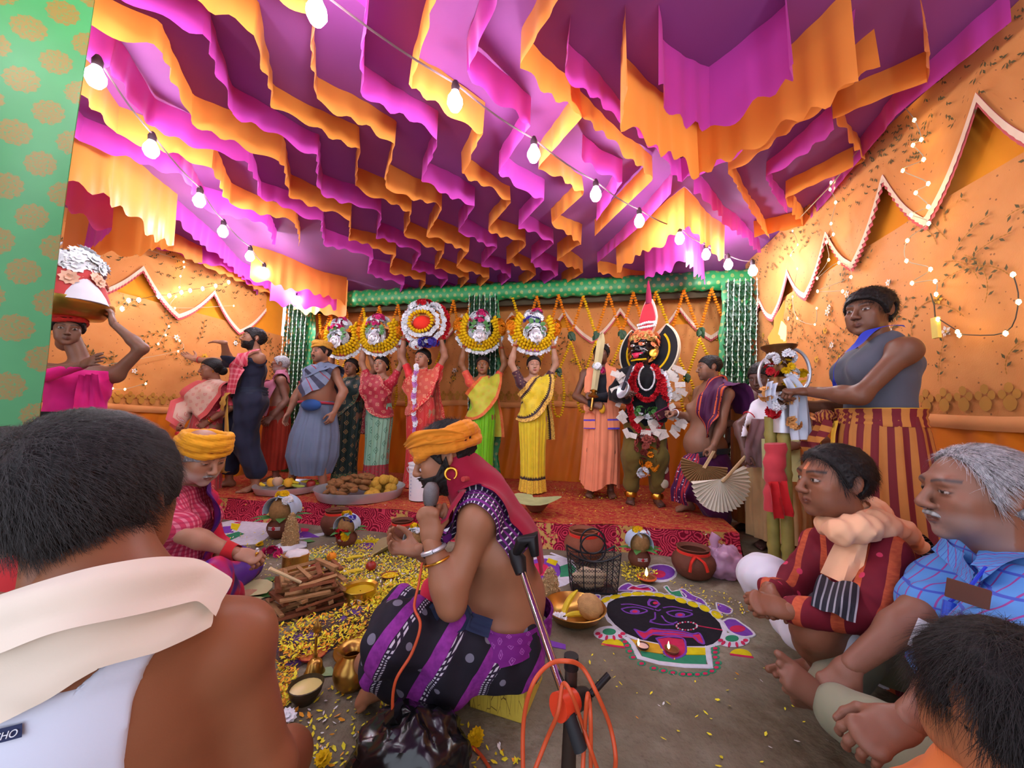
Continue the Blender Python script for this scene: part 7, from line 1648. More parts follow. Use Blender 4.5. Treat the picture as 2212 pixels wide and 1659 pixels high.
P.strip('checked_cloth', GM, [at(952, 1160, 1.30), at(965, 1095, 1.27), at(1020, 1058, 1.26), at(1068, 1085, 1.25), at(1105, 1140, 1.26), at(1128, 1190, 1.28)], .13, None, .010, 60, 10, .006, 3, True, conform=.12)
P.strip('crimson_shawl', CRM, [at(945, 1180, 1.32), at(955, 1110, 1.29), at(985, 1052, 1.29), at(1045, 1036, 1.33), at(1108, 1085, 1.35), at(1155, 1150, 1.37), at(1182, 1215, 1.38)], .20, None, .026, 80, 14, .010, 5, True, taper=[.5, .8, .9, .9, 1.0, 1.05, .9], nfold=2, conform=.10)
m = MB(); m.tube([at(1000, 1035, 1.27), at(1035, 1030, 1.36), at(1060, 1045, 1.48)], .009, 8); m.tube([at(1040, 1042, 1.33), at(1062, 1062, 1.34)], .006, 6); m.build('neck_thread', cloth('red_white_thread', rgb(190, 60, 60)), P.root)
P.ring('wristwatch', M_STEEL, P.J['wrL'].lerp(P.J['elL'], .12), P.J['wrL'] - P.J['elL'], .036, .007, 20); P.ring('wrist_bangle', M_GOLD, P.J['wrL'].lerp(P.J['elL'], .30), P.J['wrL'] - P.J['elL'], .040, .004)
m = MB(); [m.ell(at(x, y, 1.2), (.020, .020, .020), None, 14, 10) for x, y in ((864, 1327), (886, 1330))]; m.build('black_pompom', plain('black_wool', rgb(40, 40, 44), .9), P.root)
m = MB(); m.ell(at(930, 1280, 1.3), (.035, .035, .05), None, 12, 8); m.build('red_pouch', cloth('red_pouch', rgb(200, 40, 66)), P.root)
PRIEST = P
# ================================================================ GARLANDS ON THE CROSSBAR
hooks = [onu(x, y, 4.56) for x, y in [(690, 680), (714, 674), (748, 670), (785, 667), (820, 663), (860, 659), (900, 657), (942, 654), (980, 650), (1018, 648)]], [onu(x, y, 4.56) for x, y in [(1108, 645), (1160, 641), (1207, 638), (1260, 641), (1315, 636), (1368, 633), (1417, 631), (1477, 628), (1537, 625), (1597, 619)]]
M_TASS = plain('betel_leaf_bunch', rgb(34, 70, 40), .5, 0, .4)
def tassel(t, p, seed, k=1.0):
 q = random.Random(seed); m = MB()
 for _ in range(16): leaf_mesh(m, p + Vector((q.uniform(-.02, .02), q.uniform(-.03, .0), q.uniform(.0, .06))) * k, Vector((q.uniform(-.5, .5), q.uniform(-.5, .2), -1)), Vector((0, -1, .3)), .08 * k, .024 * k)
 m.build('leaf_tassel', M_TASS, t, False)
for side, (hk, nm) in enumerate(zip(hooks, ('left', 'right'))):
 nodes = []
 for i in range(9):
  a, c = hk[i], hk[i + 1]; nd = a.lerp(c, .5); nd.z = 2.0 if side else 1.98; nd = nd - UD * .03; nodes.append(nd)
  t = thing('marigold_garland', 'upper marigold garland, %s V from the left on the %s half of the crossbar' % (ORD[i], nm), 'garland', nd, 'marigold garlands on the back wall')
  m = MB(); beads(m, [a, nd], .022, .033, .62, 6, 4); m.build('marigold_strand', M_MARO if i % 3 else M_MARI, t); m = MB(); beads(m, [nd, c], .022, .033, .62, 6, 4); m.build('marigold_strand', M_MARO, t); tassel(t, nd, i + 20 * side)
 for i in range(8):
  if side == 0 and i == 7: continue
  lo = nodes[i].lerp(nodes[i + 1], .5); lo.z = 1.55 if i % 2 else 1.48; lo = lo - UD * .03
  t = thing('marigold_garland', 'lower yellow marigold garland with hanging loop, %s from the left on the %s half' % (ORD[i], nm), 'garland', lo, 'marigold garlands on the back wall')
  m = MB(); beads(m, [nodes[i] - Vector((0, 0, .08)), lo], .020, .03, .62, 6, 4); m.build('marigold_strand', M_MARI, t); m = MB(); beads(m, [lo, nodes[i + 1] - Vector((0, 0, .08))], .020, .03, .62, 6, 4); m.build('marigold_strand', M_MARI, t); tassel(t, lo, 70 + i + 20 * side, .9)
  b_ = lo.lerp(nodes[i + 1], .0); w_ = .07; dz = .55 if i % 2 else .42
  m = MB(); beads(m, [lo + VD * (w_ * sin(a)) + Vector((0, 0, -dz * (.5 + .5 * cos(a)) - .0)) for a in np.linspace(-pi, pi, 24)], .020, .03, .62, 6, 4); m.build('marigold_loop', M_MARI, t)
# ================================================================ FLOOR: POWDER PICTURE
def C4(x, y): return 1140 + x / 4.148, 1100 + y / 4.148
PW = {k: plain('powder_' + k, rgb(*c), .95, 0, .1, .16, 30, .35) for k, c in dict(black=(40, 38, 44), white=(214, 214, 226), yellow=(222, 206, 30), purple=(126, 72, 176), red=(206, 50, 92), green=(58, 142, 104), orange=(216, 170, 50)).items()}
def patch(par, name, pts, mat, z, src=None):
 P_ = [onz(*(src(*p) if src else p), z) for p in pts]; n = len(P_); lo = [Vector((p.x, p.y, 0.0005)) for p in P_]
 ar = sum(P_[i].x * P_[(i + 1) % n].y - P_[(i + 1) % n].x * P_[i].y for i in range(n))
 if ar < 0: P_.reverse(); lo.reverse()
 m = MB(); m.add(P_ + lo, [tuple(range(n))] + [((i + 1) % n, i, n + i, n + (i + 1) % n) for i in range(n)]); return m.build(name, PW[mat], par, False)
def stroke(par, name, pts, w, mat, z, src=None, smooth_=True):
 P_ = [onz(*(src(*p) if src else p), 0) for p in pts]; Q = catmull(P_, 6) if smooth_ and len(P_) > 2 else P_
 m = MB(); n = len(Q); vs = []
 for i, p in enumerate(Q):
  d = (Q[min(i + 1, n - 1)] - Q[max(i - 1, 0)]).normalized(); s_ = Vector((-d.y, d.x, 0)) * w * .5 * (.85 + .3 * random.Random(i).random())
  vs += [p + s_ + Vector((0, 0, .0005)), p + s_ * .7 + Vector((0, 0, z)), p - s_ * .7 + Vector((0, 0, z)), p - s_ + Vector((0, 0, .0005))]
 m.add(vs, [(4*i+k, 4*i+k+1, 4*i+k+5, 4*i+k+4) for i in range(n-1) for k in range(3)]); return m.build(name, PW[mat], par, False)
def ellp(cx, cy, rx, ry, n=18, a0=0, a1=2*pi, rot=0): return [(cx + rx*cos(t)*cos(rot) - ry*sin(t)*sin(rot), cy + rx*cos(t)*sin(rot) + ry*sin(t)*cos(rot)) for t in np.linspace(a0, a1, n, endpoint=(abs(a1-a0) < 6.2))]
RG = thing('rangoli', 'coloured powder drawing of a dark goddess face with red tongue on the floor', 'rangoli', onz(*C4(1200, 1000), 0))
face = [(700, 900), (720, 840), (790, 800), (900, 780), (1060, 775), (1220, 785), (1380, 815), (1520, 865), (1640, 935), (1720, 1020), (1745, 1090), (1720, 1160), (1660, 1205), (1590, 1225), (1400, 1225), (1200, 1205), (1010, 1165), (880, 1110), (780, 1030), (720, 960)]
stroke(RG, 'white_halo', face + face[:1], .040, 'white', .002, C4); patch(RG, 'black_face', face, 'black', .003, C4)
for cx, cy, rx, ry, ro in [(640, 850, 40, 24, -.5), (700, 810, 45, 20, -.4), (785, 782, 50, 18, -.2), (885, 764, 52, 16, -.05), (985, 756, 52, 16, 0), (1080, 758, 52, 16, .05), (1178, 768, 50, 16, .15), (1275, 786, 52, 18, .2), (1375, 818, 52, 20, .3), (1480, 852, 52, 22, .35), (1585, 888, 50, 24, .45), (1690, 945, 50, 28, .55)]:
 patch(RG, 'yellow_petal', ellp(cx, cy, rx, ry, 14, rot=ro), 'yellow', .004, C4); stroke(RG, 'white_petal_edge', ellp(cx, cy, rx * 1.08, ry * 1.15, 15, 0, 6.28, ro) + ellp(cx, cy, rx * 1.08, ry * 1.15, 1), .007, 'white', .0035, C4)
for pts, mt in [([(800, 730), (840, 690), (900, 665), (960, 690), (1040, 680), (1120, 700), (1150, 745), (960, 735)], 'purple'), ([(890, 720), (940, 690), (1000, 705), (1080, 700), (1110, 735), (960, 728)], 'red'), ([(1220, 700), (1250, 690), (1290, 740), (1360, 730), (1420, 790), (1300, 775)], 'green'), ([(1360, 720), (1400, 720), (1470, 770), (1560, 810), (1600, 860), (1480, 825), (1400, 790)], 'purple'), ([(1690, 840), (1760, 860), (1830, 900), (1810, 940), (1740, 930), (1700, 900)], 'purple'), ([(570, 800), (610, 770), (650, 780), (630, 830), (580, 830)], 'purple')]:
 patch(RG, 'flame_lock', pts, mt, .003, C4); stroke(RG, 'white_outline', pts + pts[:1], .009, 'white', .0035, C4)
ear = [(1745, 1010), (1800, 985), (1860, 990), (1920, 1030), (1990, 1080), (2030, 1130), (1960, 1150), (1880, 1135), (1800, 1090)]; patch(RG, 'purple_ear', ear, 'purple', .003, C4); stroke(RG, 'white_outline', ear + ear[:1], .014, 'white', .004, C4); patch(RG, 'red_ear_spot', ellp(1880, 1070, 70, 30), 'red', .004, C4)
for cx, cy, s_ in ((1840, 1170, 1), (740, 1110, -1)):
 patch(RG, 'white_earring', ellp(cx, cy, 150, 65, 22), 'white', .002, C4); patch(RG, 'green_earring_centre', ellp(cx - 10, cy - 15, 60, 28), 'green', .004, C4)
 for a in np.linspace(.05, pi - .05, 6): patch(RG, 'red_earring_block', ellp(cx + 112 * cos(a), cy + 42 * sin(a), 24, 13, 8, rot=a), 'red', .004, C4)
for cx, cy in ((760, 1200), (1910, 1290)):
 patch(RG, 'yellow_half_moon', ellp(cx, cy + 20, 100, 60, 14, pi, 2 * pi, .12 if cx > 1000 else .05), 'yellow', .003, C4); stroke(RG, 'orange_half_moon_edge', [(cx - 100, cy + 12), (cx, cy + 26), (cx + 110, cy + 40)], .012, 'red', .0035, C4)
band = [(925, 1165), (1000, 1175), (1200, 1215), (1400, 1235), (1600, 1240), (1595, 1300), (1400, 1300), (1180, 1290), (1010, 1265)]; patch(RG, 'yellow_neck_band', band, 'orange', .0032, C4); patch(RG, 'yellow_neck_band', [(1400, 1236), (1600, 1240), (1595, 1302), (1410, 1300)], 'yellow', .0036, C4)
patch(RG, 'green_neck_band', [(1010, 1268), (1200, 1300), (1400, 1308), (1596, 1308), (1600, 1392), (1400, 1385), (1180, 1362), (1030, 1330)], 'green', .0032, C4)
stroke(RG, 'white_outline', [(880, 1150), (940, 1210), (1000, 1330), (1180, 1380), (1400, 1405), (1640, 1412), (1620, 1320), (1610, 1235)], .026, 'white', .004, C4, False)
tong = [(1150, 1165), (1260, 1150), (1390, 1165), (1415, 1230), (1415, 1290), (1380, 1325), (1310, 1345), (1240, 1315), (1205, 1260), (1180, 1205)]; patch(RG, 'red_tongue', tong, 'red', .0042, C4); stroke(RG, 'purple_tongue_edge', tong + tong[:1], .011, 'purple', .0046, C4)
lip = [(955, 1080), (1050, 1110), (1110, 1075), (1200, 1085), (1300, 1090), (1400, 1105), (1480, 1125), (1540, 1120), (1580, 1210), (1530, 1195), (1480, 1150), (1300, 1140), (1120, 1125), (1040, 1170)]; patch(RG, 'red_lips', lip, 'red', .0042, C4); stroke(RG, 'purple_lip_edge', lip + lip[:1], .011, 'purple', .0046, C4); stroke(RG, 'purple_mouth_line', [(1120, 1118), (1300, 1112), (1480, 1140)], .014, 'purple', .0048, C4)
for cx, cy, k in ((960, 922, 1), (1365, 952, 1)):
 e = [(cx - 120, cy - 22), (cx - 60, cy - 36), (cx + 20, cy - 36), (cx + 110, cy - 8), (cx + 50, cy + 18), (cx - 30, cy + 20), (cx - 90, cy + 2)]
 stroke(RG, 'purple_eye_line', e + e[:1], .010, 'purple', .0046, C4); patch(RG, 'purple_iris', ellp(cx, cy - 6, 46, 20), 'purple', .0044, C4); patch(RG, 'red_pupil', ellp(cx, cy - 6, 24, 11), 'red', .005, C4)
for pts in ([(835, 860), (930, 858), (1060, 885), (1130, 905)], [(1210, 890), (1300, 880), (1420, 905), (1475, 915)], [(1140, 930), (1140, 985), (1100, 1005), (1130, 1025)], [(1190, 905), (1170, 915), (1140, 905)], [(1200, 960), (1240, 1010), (1300, 1030), (1340, 1015)], [(1090, 1015), (1200, 1040), (1310, 1040)]): stroke(RG, 'purple_line', pts, .010, 'purple', .0046, C4)
tl = [(1090, 800), (1160, 815), (1190, 850), (1150, 885), (1075, 860), (1070, 830)]; patch(RG, 'purple_forehead_mark', tl, 'purple', .0042, C4); patch(RG, 'black_forehead_ring', ellp(1130, 842, 36, 24), 'black', .0046, C4); patch(RG, 'red_forehead_dot', ellp(1145, 840, 24, 12), 'red', .005, C4)
for a in np.linspace(0, 2 * pi, 22, endpoint=False): patch(RG, 'nose_ring_bead', ellp(1425 + 92 * cos(a), 1045 + 36 * sin(a), 9, 6, 6), 'red' if int(a * 3.5) % 2 else 'white', .0048, C4)
stroke(RG, 'red_chain', [(1520, 1050), (1620, 1068), (1745, 1090)], .008, 'red', .0046, C4)
for x, y in [(870, 1185), (890, 1220), (915, 1270), (945, 1325), (1020, 1380), (1130, 1422), (1215, 1445), (1300, 1462), (1390, 1475), (1450, 1478), (1520, 1478), (1590, 1470), (1650, 1448), (1690, 1415), (1700, 1375), (1680, 1325), (1680, 1280), (1680, 1245)]:
 patch(RG, 'green_dust', ellp(x, y, 42, 22, 9), 'green', .0015, C4); patch(RG, 'red_dot', ellp(x, y, 22, 12, 9), 'red', .003, C4)
R2 = thing('rangoli', 'purple and green powder rosette half hidden behind the priest', 'rangoli', onz(1180, 1230, 0))
patch(R2, 'white_ground', ellp(1185, 1235, 62, 36, 20), 'white', .0015); patch(R2, 'purple_disc', ellp(1172, 1232, 40, 26), 'purple', .003); patch(R2, 'red_disc', ellp(1165, 1230, 22, 14), 'red', .004); patch(R2, 'yellow_arc', [(1185, 1205), (1205, 1212), (1200, 1222), (1180, 1214)], 'yellow', .004); patch(R2, 'green_leaf_shape', [(1208, 1224), (1232, 1216), (1245, 1228), (1235, 1244), (1210, 1246)], 'green', .003); stroke(R2, 'white_outline', [(1190, 1195), (1215, 1204), (1245, 1215)], .02, 'white', .004)
R3_ = thing('rangoli', 'purple powder rosette beside the brown coconut pot near the stage', 'rangoli', onz(1425, 1240, 0))
patch(R3_, 'white_ground', ellp(1425, 1238, 38, 20, 16), 'white', .0015); patch(R3_, 'purple_disc', ellp(1428, 1236, 30, 16), 'purple', .003); patch(R3_, 'red_disc', ellp(1424, 1240, 14, 8), 'red', .004)
R4 = thing('rangoli', 'smudged many coloured powder drawing beside the elder at the stage foot', 'rangoli', onz(520, 1150, 0))
patch(R4, 'white_ground', [(470, 1130), (520, 1120), (580, 1128), (590, 1150), (560, 1175), (475, 1180)], 'white', .0012); patch(R4, 'yellow_patch', [(500, 1130), (520, 1132), (512, 1146), (498, 1142)], 'yellow', .003); patch(R4, 'purple_patch', [(478, 1138), (498, 1136), (505, 1150), (482, 1152)], 'purple', .003); patch(R4, 'green_patch', [(480, 1158), (515, 1148), (528, 1153), (500, 1166), (478, 1170)], 'green', .003); patch(R4, 'red_patch', [(505, 1128), (522, 1126), (518, 1132)], 'red', .003); stroke(R4, 'white_line', [(510, 1132), (545, 1124), (570, 1124)], .015, 'white', .003)
R5 = thing('rangoli', 'purple powder streaks between the two pots in front of the stage', 'rangoli', onz(680, 1155, 0))
patch(R5, 'purple_patch', [(636, 1146), (660, 1146), (690, 1160), (640, 1162)], 'purple', .003); patch(R5, 'red_patch', [(650, 1140), (668, 1142), (664, 1148), (650, 1148)], 'red', .004); patch(R5, 'white_streak', [(640, 1160), (700, 1150), (700, 1156), (645, 1166)], 'white', .002); patch(R5, 'purple_patch', [(760, 1176), (800, 1172), (850, 1182), (790, 1186)], 'purple', .003); patch(R5, 'yellow_streak', [(760, 1166), (850, 1164), (850, 1170), (765, 1174)], 'yellow', .003); patch(R5, 'purple_streak', [(1185, 1382), (1222, 1392), (1222, 1402), (1190, 1396)], 'purple', .003)
# ================================================================ PETALS
def in_poly(x, y, P_):
 c = False; n = len(P_)
 for i in range(n):
  (x1, y1), (x2, y2) = P_[i], P_[i - 1]
  if (y1 > y) != (y2 > y) and x < (x2 - x1) * (y - y1) / (y2 - y1) + x1: c = not c
 return c
PET = {k: plain('petal_' + k, rgb(*c), .6, 0, .3, .2, 50) for k, c in dict(yellow=(252, 226, 48), orange=(246, 160, 40), white=(236, 234, 230), green=(110, 140, 70)).items()}
PMB = {k: MB() for k in PET}; pq = random.Random(3)
def petals(poly, n, mixw, z0=0.0, zr=.012, size=.015):
 xs = [p[0] for p in poly]; ys = [p[1] for p in poly]; k = 0
 while k < n:
  x, y = pq.uniform(min(xs), max(xs)), pq.uniform(min(ys), max(ys))
  if not in_poly(x, y, poly): continue
  k += 1; p = onz(x, y, z0) + Vector((0, 0, .002 + pq.random() * zr)); a = pq.random() * 6.3; l = size * pq.uniform(.6, 1.3); w = l * pq.uniform(.16, .32); d = Vector((cos(a), sin(a), pq.uniform(-.15, .25))); s_ = Vector((-sin(a), cos(a), pq.uniform(-.4, .4))) * w
  m = PMB[pq.choices(list(mixw), list(mixw.values()))[0]]; e = p + d * l
  m.add([p - s_ * .4, p + s_ * .4, p + d * l * .6 + s_ + Vector((0, 0, .15 * l)), e + Vector((0, 0, .3 * l)), p + d * l * .6 - s_ + Vector((0, 0, .15 * l))], [(0, 4, 3, 2, 1)])
YW = dict(yellow=10, white=2, orange=1.2); petals([(690, 1185), (800, 1160), (900, 1190), (935, 1260), (925, 1345), (800, 1350), (740, 1300), (650, 1250), (640, 1200)], 6500, YW, 0, .02, .017); petals([(800, 1290), (930, 1240), (925, 1345), (830, 1350)], 2600, dict(yellow=10, orange=2), 0, .03, .017)
petals([(600, 1360), (720, 1330), (800, 1290), (840, 1330), (740, 1400), (610, 1440)], 1400, dict(yellow=7, orange=4), .02, .03, .017); petals([(600, 1430), (640, 1430), (640, 1490), (600, 1560)], 300, dict(yellow=5, orange=5)); petals([(470, 1150), (660, 1150), (640, 1260), (540, 1290), (480, 1250)], 500, dict(yellow=8, white=4, green=2))
petals([(600, 1490), (780, 1480), (1000, 1560), (1160, 1659), (560, 1659)], 330, dict(yellow=9, orange=2, white=2), 0, .003, .017); petals([(1150, 1400), (1500, 1659), (1900, 1659), (1650, 1400)], 45, YW, 0, .003); petals([(1340, 1225), (1380, 1222), (1420, 1245), (1390, 1262), (1350, 1258)], 420, dict(yellow=10), 0, .03); petals([(1440, 1255), (1560, 1280), (1640, 1320), (1560, 1340), (1480, 1290)], 140, YW, 0, .003, .012)
petals([(1180, 1050), (1390, 1055), (1400, 1085), (1230, 1080)], 330, dict(yellow=10, white=1), STZ + .006, .012); petals([(700, 1030), (860, 1030), (880, 1050), (700, 1046)], 200, YW, STZ + .006, .012); petals([(490, 1085), (1500, 1085), (1560, 1160), (1250, 1140), (900, 1110), (500, 1100)], 130, YW, STZ + .006, .003)
for k, m in PMB.items(): o = m.build('scattered_petals', PET[k], None, False); tag(o, 'loose %s flower petals strewn over the floor and stage' % k, 'petals', None, 'stuff')
# ================================================================ POTS, TRAYS, OFFERINGS
M_CLAYD = plain('dark_clay', rgb(112, 66, 50), .7, 0, .25, .15, 20, .25); M_THREAD = cloth('vermilion_thread', rgb(226, 52, 36)); M_COCO = plain('coconut_husk', rgb(170, 130, 84), .9, 0, .1, .25, 60, .6); M_BLUEC = cloth('pale_blue_cloth', rgb(186, 208, 236)); M_HUSK2 = plain('pale_coconut', rgb(206, 164, 110), .85, 0, .1, .22, 40, .6)
POT = [(.02, 0), (.5, .0), (.78, .14), (.98, .42), (1, .55), (.93, .72), (.70, .90), (.64, .95), (.74, 1.01), (.77, 1.05), (.72, 1.06), (.60, .95), (.80, .6), (.5, .1), (.01, .06)]
def rad(x, y, w, z=0.0): p = onz(x, y, z); return p, w * .5 * p.y / FOC
def clay_pot(label, x, y, w, hk=1.45, mat=None, thread=True, mark=False, z=0.0, ribbon=False):
 p, R = rad(x, y, w, z); p = p + Vector((0, R * .6, 0)); t = thing('clay_pot', label, 'pot', p); H_ = R * hk
 m = MB(); m.lathe([(r * R, h_ * H_) for r, h_ in POT], p, 28); m.build('pot_body', mat or M_CLAYD, t)
 if thread:
  for k in range(3): m = MB(); m.tube([p + Vector((.70 * R * 1.03 * cos(a), .70 * R * 1.03 * sin(a), H_ * (.87 + .03 * k))) for a in np.linspace(0, 2 * pi, 25)], R * .035, 6, False); m.build('red_thread', M_THREAD, t)
 if ribbon:
  for s_ in (-1, 1): cloth_strip(t, 'ribbon_end', M_THREAD, [p + Vector((-.25 * R, -.72 * R, H_ * .9)), p + Vector((-.25 * R + s_ * .3 * R, -.95 * R, H_ * .75)), p + Vector((-.25 * R + s_ * .42 * R, -1.02 * R, H_ * .45))], R * .16, (1, 0, 0), .003, 1.5, 10, 4)
 if mark:
  for dz in (-.06, 0, .06): m = MB(); m.tube([p + Vector((sin(a) * R * 1.0, -cos(a) * R * 1.0, H_ * (.6 + dz))) for a in np.linspace(-.45, .45, 7)], R * .03, 5); m.build('white_mark', plain('white_paste', rgb(226, 222, 226)), t)
  m = MB(); m.ell(p + Vector((0, -R * .99, H_ * .6)), (R * .16, R * .06, R * .15), None, 10, 6); m.build('red_mark', plain('red_paste', rgb(190, 30, 50)), t)
 return t, p, R, H_
def kalash(label, x, y, w, seed, hk=1.5, mark=True, bright=False, coco=None):
 t, p, R, H_ = clay_pot(label, x, y, w, hk, None, False, mark); c = p + Vector((0, 0, H_ + R * .55)); q = random.Random(seed)
 m = MB(); m.ell(c, (R * .92, R * .92, R * 1.0), None, 18, 12, lambda v: 1 + .03 * sin(14 * atan2(v.y, v.x)) + .12 * max(0, v.z - .6)); m.build('coconut', coco or M_COCO, t)
 m = MB()
 for k in range(7): a = 2 * pi * k / 7 + q.random(); leaf_mesh(m, p + Vector((cos(a), sin(a), 0)) * R * .5 + Vector((0, 0, H_ * 1.0)), Vector((cos(a), sin(a), .35)), Vector((0, 0, 1)), R * 1.5, R * .34, .3)
 m.build('mango_leaves', M_GLEAF, t, False)
 m = MB(); m.grid(lambda a, b_: (c + Vector((R * 1.08 * sin((a - .5) * 3.6), R * 1.0 * (b_ - .5) * 1.5, R * 1.06 * cos((a - .5) * 3.6) + R * .06 * sin(b_ * 14 + a * 5))), (a, b_, 0)), 24, 10, .002); m.build('folded_cloth', M_BLUEC, t)
 flower_heap('white_violet_flowers', t, c + Vector((R * .3, -R * .3, R * .8)), (R * .6, R * .5, R * .3), 16, R * .26, M_WFLO if seed % 2 else M_BFLO, seed, 1); flower_heap('marigold_tuft', t, c + Vector((-R * .1, 0, R * 1.1)), (R * .4, R * .4, R * .22), 16, R * .26, M_MARI, seed + 1)
 if bright: flower_heap('hibiscus', t, p + Vector((-R * .1, -R * .9, H_ * .98)), (R * .5, R * .3, R * .4), 10, R * .4, M_RFLO, seed + 2, 1); flower_heap('marigold_tuft', t, p + Vector((R * .2, -R * 1.0, H_ * .85)), (R * .3, R * .2, R * .4), 10, R * .3, M_MARI, seed + 3, 1)
 return t
kalash('coconut topped clay pot with violet flowers, leftmost before the stage', 596, 1166, 56, 41, 1.5); kalash('coconut topped clay pot with red hibiscus and marigold in front of the large pot', 742, 1184, 42, 42, 1.5, True, True); kalash('clay pot with white and red forehead mark under a brown coconut, right of the basket', 1386, 1232, 46, 43, 1.7)
clay_pot('large clay pot with red thread behind the hibiscus pot', 716, 1160, 62, 1.6, None, True); clay_pot('clay pot with red thread rim behind the microphone hand', 862, 1178, 60, 1.5); clay_pot('large clay pot with red thread behind the black basket', 1266, 1222, 84, 1.5, M_CLAY); clay_pot('round clay pot with tied red ribbon beside the pink plastic bag', 1512, 1258, 88, 1.35, None, True, False, 0, True); kalash('small coconut pot half hidden behind the hand of the priest', 892, 1206, 40, 47, 1.4, False)
def tray(label, x, y, w, hk, mat, wavy=0.0, z=STZ):
 p, R = rad(x, y, w, z); p = p + Vector((0, R * .35, 0)); t = thing('tray', label, 'tray', p); m = MB()
 m.lathe([(.02, .004), (R * .86, .004), (R * .97, R * hk), (R * 1.0, R * hk * 1.05), (R * 1.0, R * hk * .98), (R * .90, 0), (.02, 0)], p + Vector((0, 0, .008)), 40, None, 1, 1, lambda th, q_: 1 + wavy * sin(8 * th)); m.build('tray_body', mat, t); return p, R
p, R = tray('wavy steel tray of bananas and fruit at the stage edge', 607, 1066, 132, .2, M_STEEL, .015)
M_BAN = plain('banana_skin', rgb(232, 206, 50), .5, 0, .35, .2, 30); M_BANG = plain('greenish_banana_skin', rgb(176, 190, 70), .5, 0, .35, .2, 30); M_BTIP = plain('banana_tip', rgb(70, 56, 30))
def banana(name, label, c, a, L, mat, group=None, tilt=0.0, curl=.5):
 c = Vector(c); t = thing(name, label, 'banana', c, group); d = Vector((cos(a), sin(a), tilt)); s_ = Vector((-sin(a), cos(a), 0)); pts = [c + d * L * (k / 8 - .5) + s_ * curl * L * (.25 - (k / 8 - .5) ** 2) + Vector((0, 0, L * .10)) for k in range(9)]; r_ = L * .10
 m = MB(); m.tube(pts, [r_ * .35, r_ * .75, r_ * .95, r_, r_, r_, r_ * .92, r_ * .65, r_ * .3], 7); m.build('fruit_skin', mat, t); m = MB(); m.tube([pts[0] + (pts[0] - pts[1]) * .7, pts[0]], r_ * .3, 6); m.build('stalk', M_BTIP, t); return t
q = random.Random(2); T_ = p + Vector((0, 0, .03))
for k in range(9): banana('banana', ORD[k] + ' banana from the left in the wavy steel fruit tray', T_ + Vector(((-.7 + .18 * k) * R, q.uniform(-.5, .5) * R, .02 + .03 * (k % 2))), q.uniform(2.2, 4), .16, M_BAN if k % 3 else M_BANG, 'bananas in the wavy tray', .05)
def fruit(name, label, c, r, mat, cat='fruit', stem=True):
 c = Vector(c); t = thing(name, label, cat, c - Vector((0, 0, r))); m = MB(); m.lathe([(.001, -r * .82), (r * .5, -r * .86), (r * .9, -r * .45), (r, 0), (r * .92, r * .45), (r * .55, r * .82), (r * .18, r * .84), (.001, r * .70)], c, 18); m.build('fruit_skin', mat, t)
 if stem: m = MB(); m.tube([c + Vector((0, 0, r * .7)), c + Vector((r * .1, 0, r * 1.05))], r * .07, 5); m.build('stem', M_BTIP, t)
M_APP = plain('apple_skin', rgb(170, 50, 44), .35, 0, .45, .3, 16); M_ORA = plain('orange_skin', rgb(250, 152, 26), .5, 0, .4, .08, 40, .3); M_POM = plain('beige_fruit', rgb(206, 170, 140), .5); M_MAN = plain('mango_skin', rgb(240, 178, 50), .45)
fruit('apple', 'pale round fruit on top of the banana tray', T_ + Vector((-.35 * R, 0, .07)), .05, M_POM); fruit('mango', 'yellow orange mango left in the banana tray', T_ + Vector((-.6 * R, .1 * R, .055)), .05, M_MAN); fruit('mango', 'orange mango in the middle of the banana tray', T_ + Vector((.0, .05 * R, .06)), .052, M_MAN); fruit('apple', 'red apple at the right rim of the banana tray', T_ + Vector((.7 * R, .1 * R, .045)), .045, M_APP)
p, R = tray('large round steel tray heaped with fried cakes and sweet balls', 765, 1080, 188, .21, M_STEEL); T_ = p + Vector((0, 0, .025)); M_CAKE = plain('fried_cake', rgb(150, 104, 62), .75, 0, .25, .3, 40, .6); M_LAD = plain('gram_sweet', rgb(214, 168, 66), .8, 0, .2, .2, 90, .7)
cake = lad = None
for k in range(90):
 a, r_ = q.uniform(0, 6.28), R * .78 * sqrt(q.random()); x, y = r_ * cos(a), r_ * sin(a)
 if x > R * .32: continue
 z = .03 + .16 * max(0, 1 - (r_ / R) ** 2) * q.random() ** .5; c = T_ + Vector((x, y, z))
 if cake is None: m = MB(); m.ell(c, (.062, .036, .024), None, 10, 7, lambda v: 1 + .08 * sin(9 * v.x + 7 * v.y)); cake = m.build('fried_cake', M_CAKE); cake.data.transform(Matrix.Translation(-c)); cake.location = c; tag(cake, 'brown fried cake heaped in the large round steel tray', 'sweet', 'fried cakes in the large tray')
 else: o = cake.copy(); COL.objects.link(o); o.location = c; o.rotation_euler = (q.uniform(-.4, .4), q.uniform(-.4, .4), q.random() * 6)
for k in range(90):
 a, r_ = q.uniform(-1.25, 1.25), R * .80 * sqrt(q.random()); x, y = r_ * cos(a), r_ * sin(a)
 if x < R * .30 - (.25 * R if y < -.45 * R else 0): continue
 z = .035 + .12 * max(0, 1 - ((x - .55 * R) ** 2 + y * y) / (.45 * R) ** 2) * (k % 3) / 2; c = T_ + Vector((x, y, z))
 if lad is None: m = MB(); m.ell(c, (.043, .043, .041), None, 12, 8, lambda v: 1 + .035 * sin(17 * v.x) * sin(15 * v.y) * sin(16 * v.z)); lad = m.build('sweet_ball', M_LAD); lad.data.transform(Matrix.Translation(-c)); lad.location = c; tag(lad, 'yellow crumbly sweet ball in the large round steel tray', 'sweet', 'sweet balls in the large tray')
 elif k % 2 == 0: o = lad.copy(); COL.objects.link(o); o.location = c; o.rotation_euler = (q.random() * 6, 0, q.random() * 6)
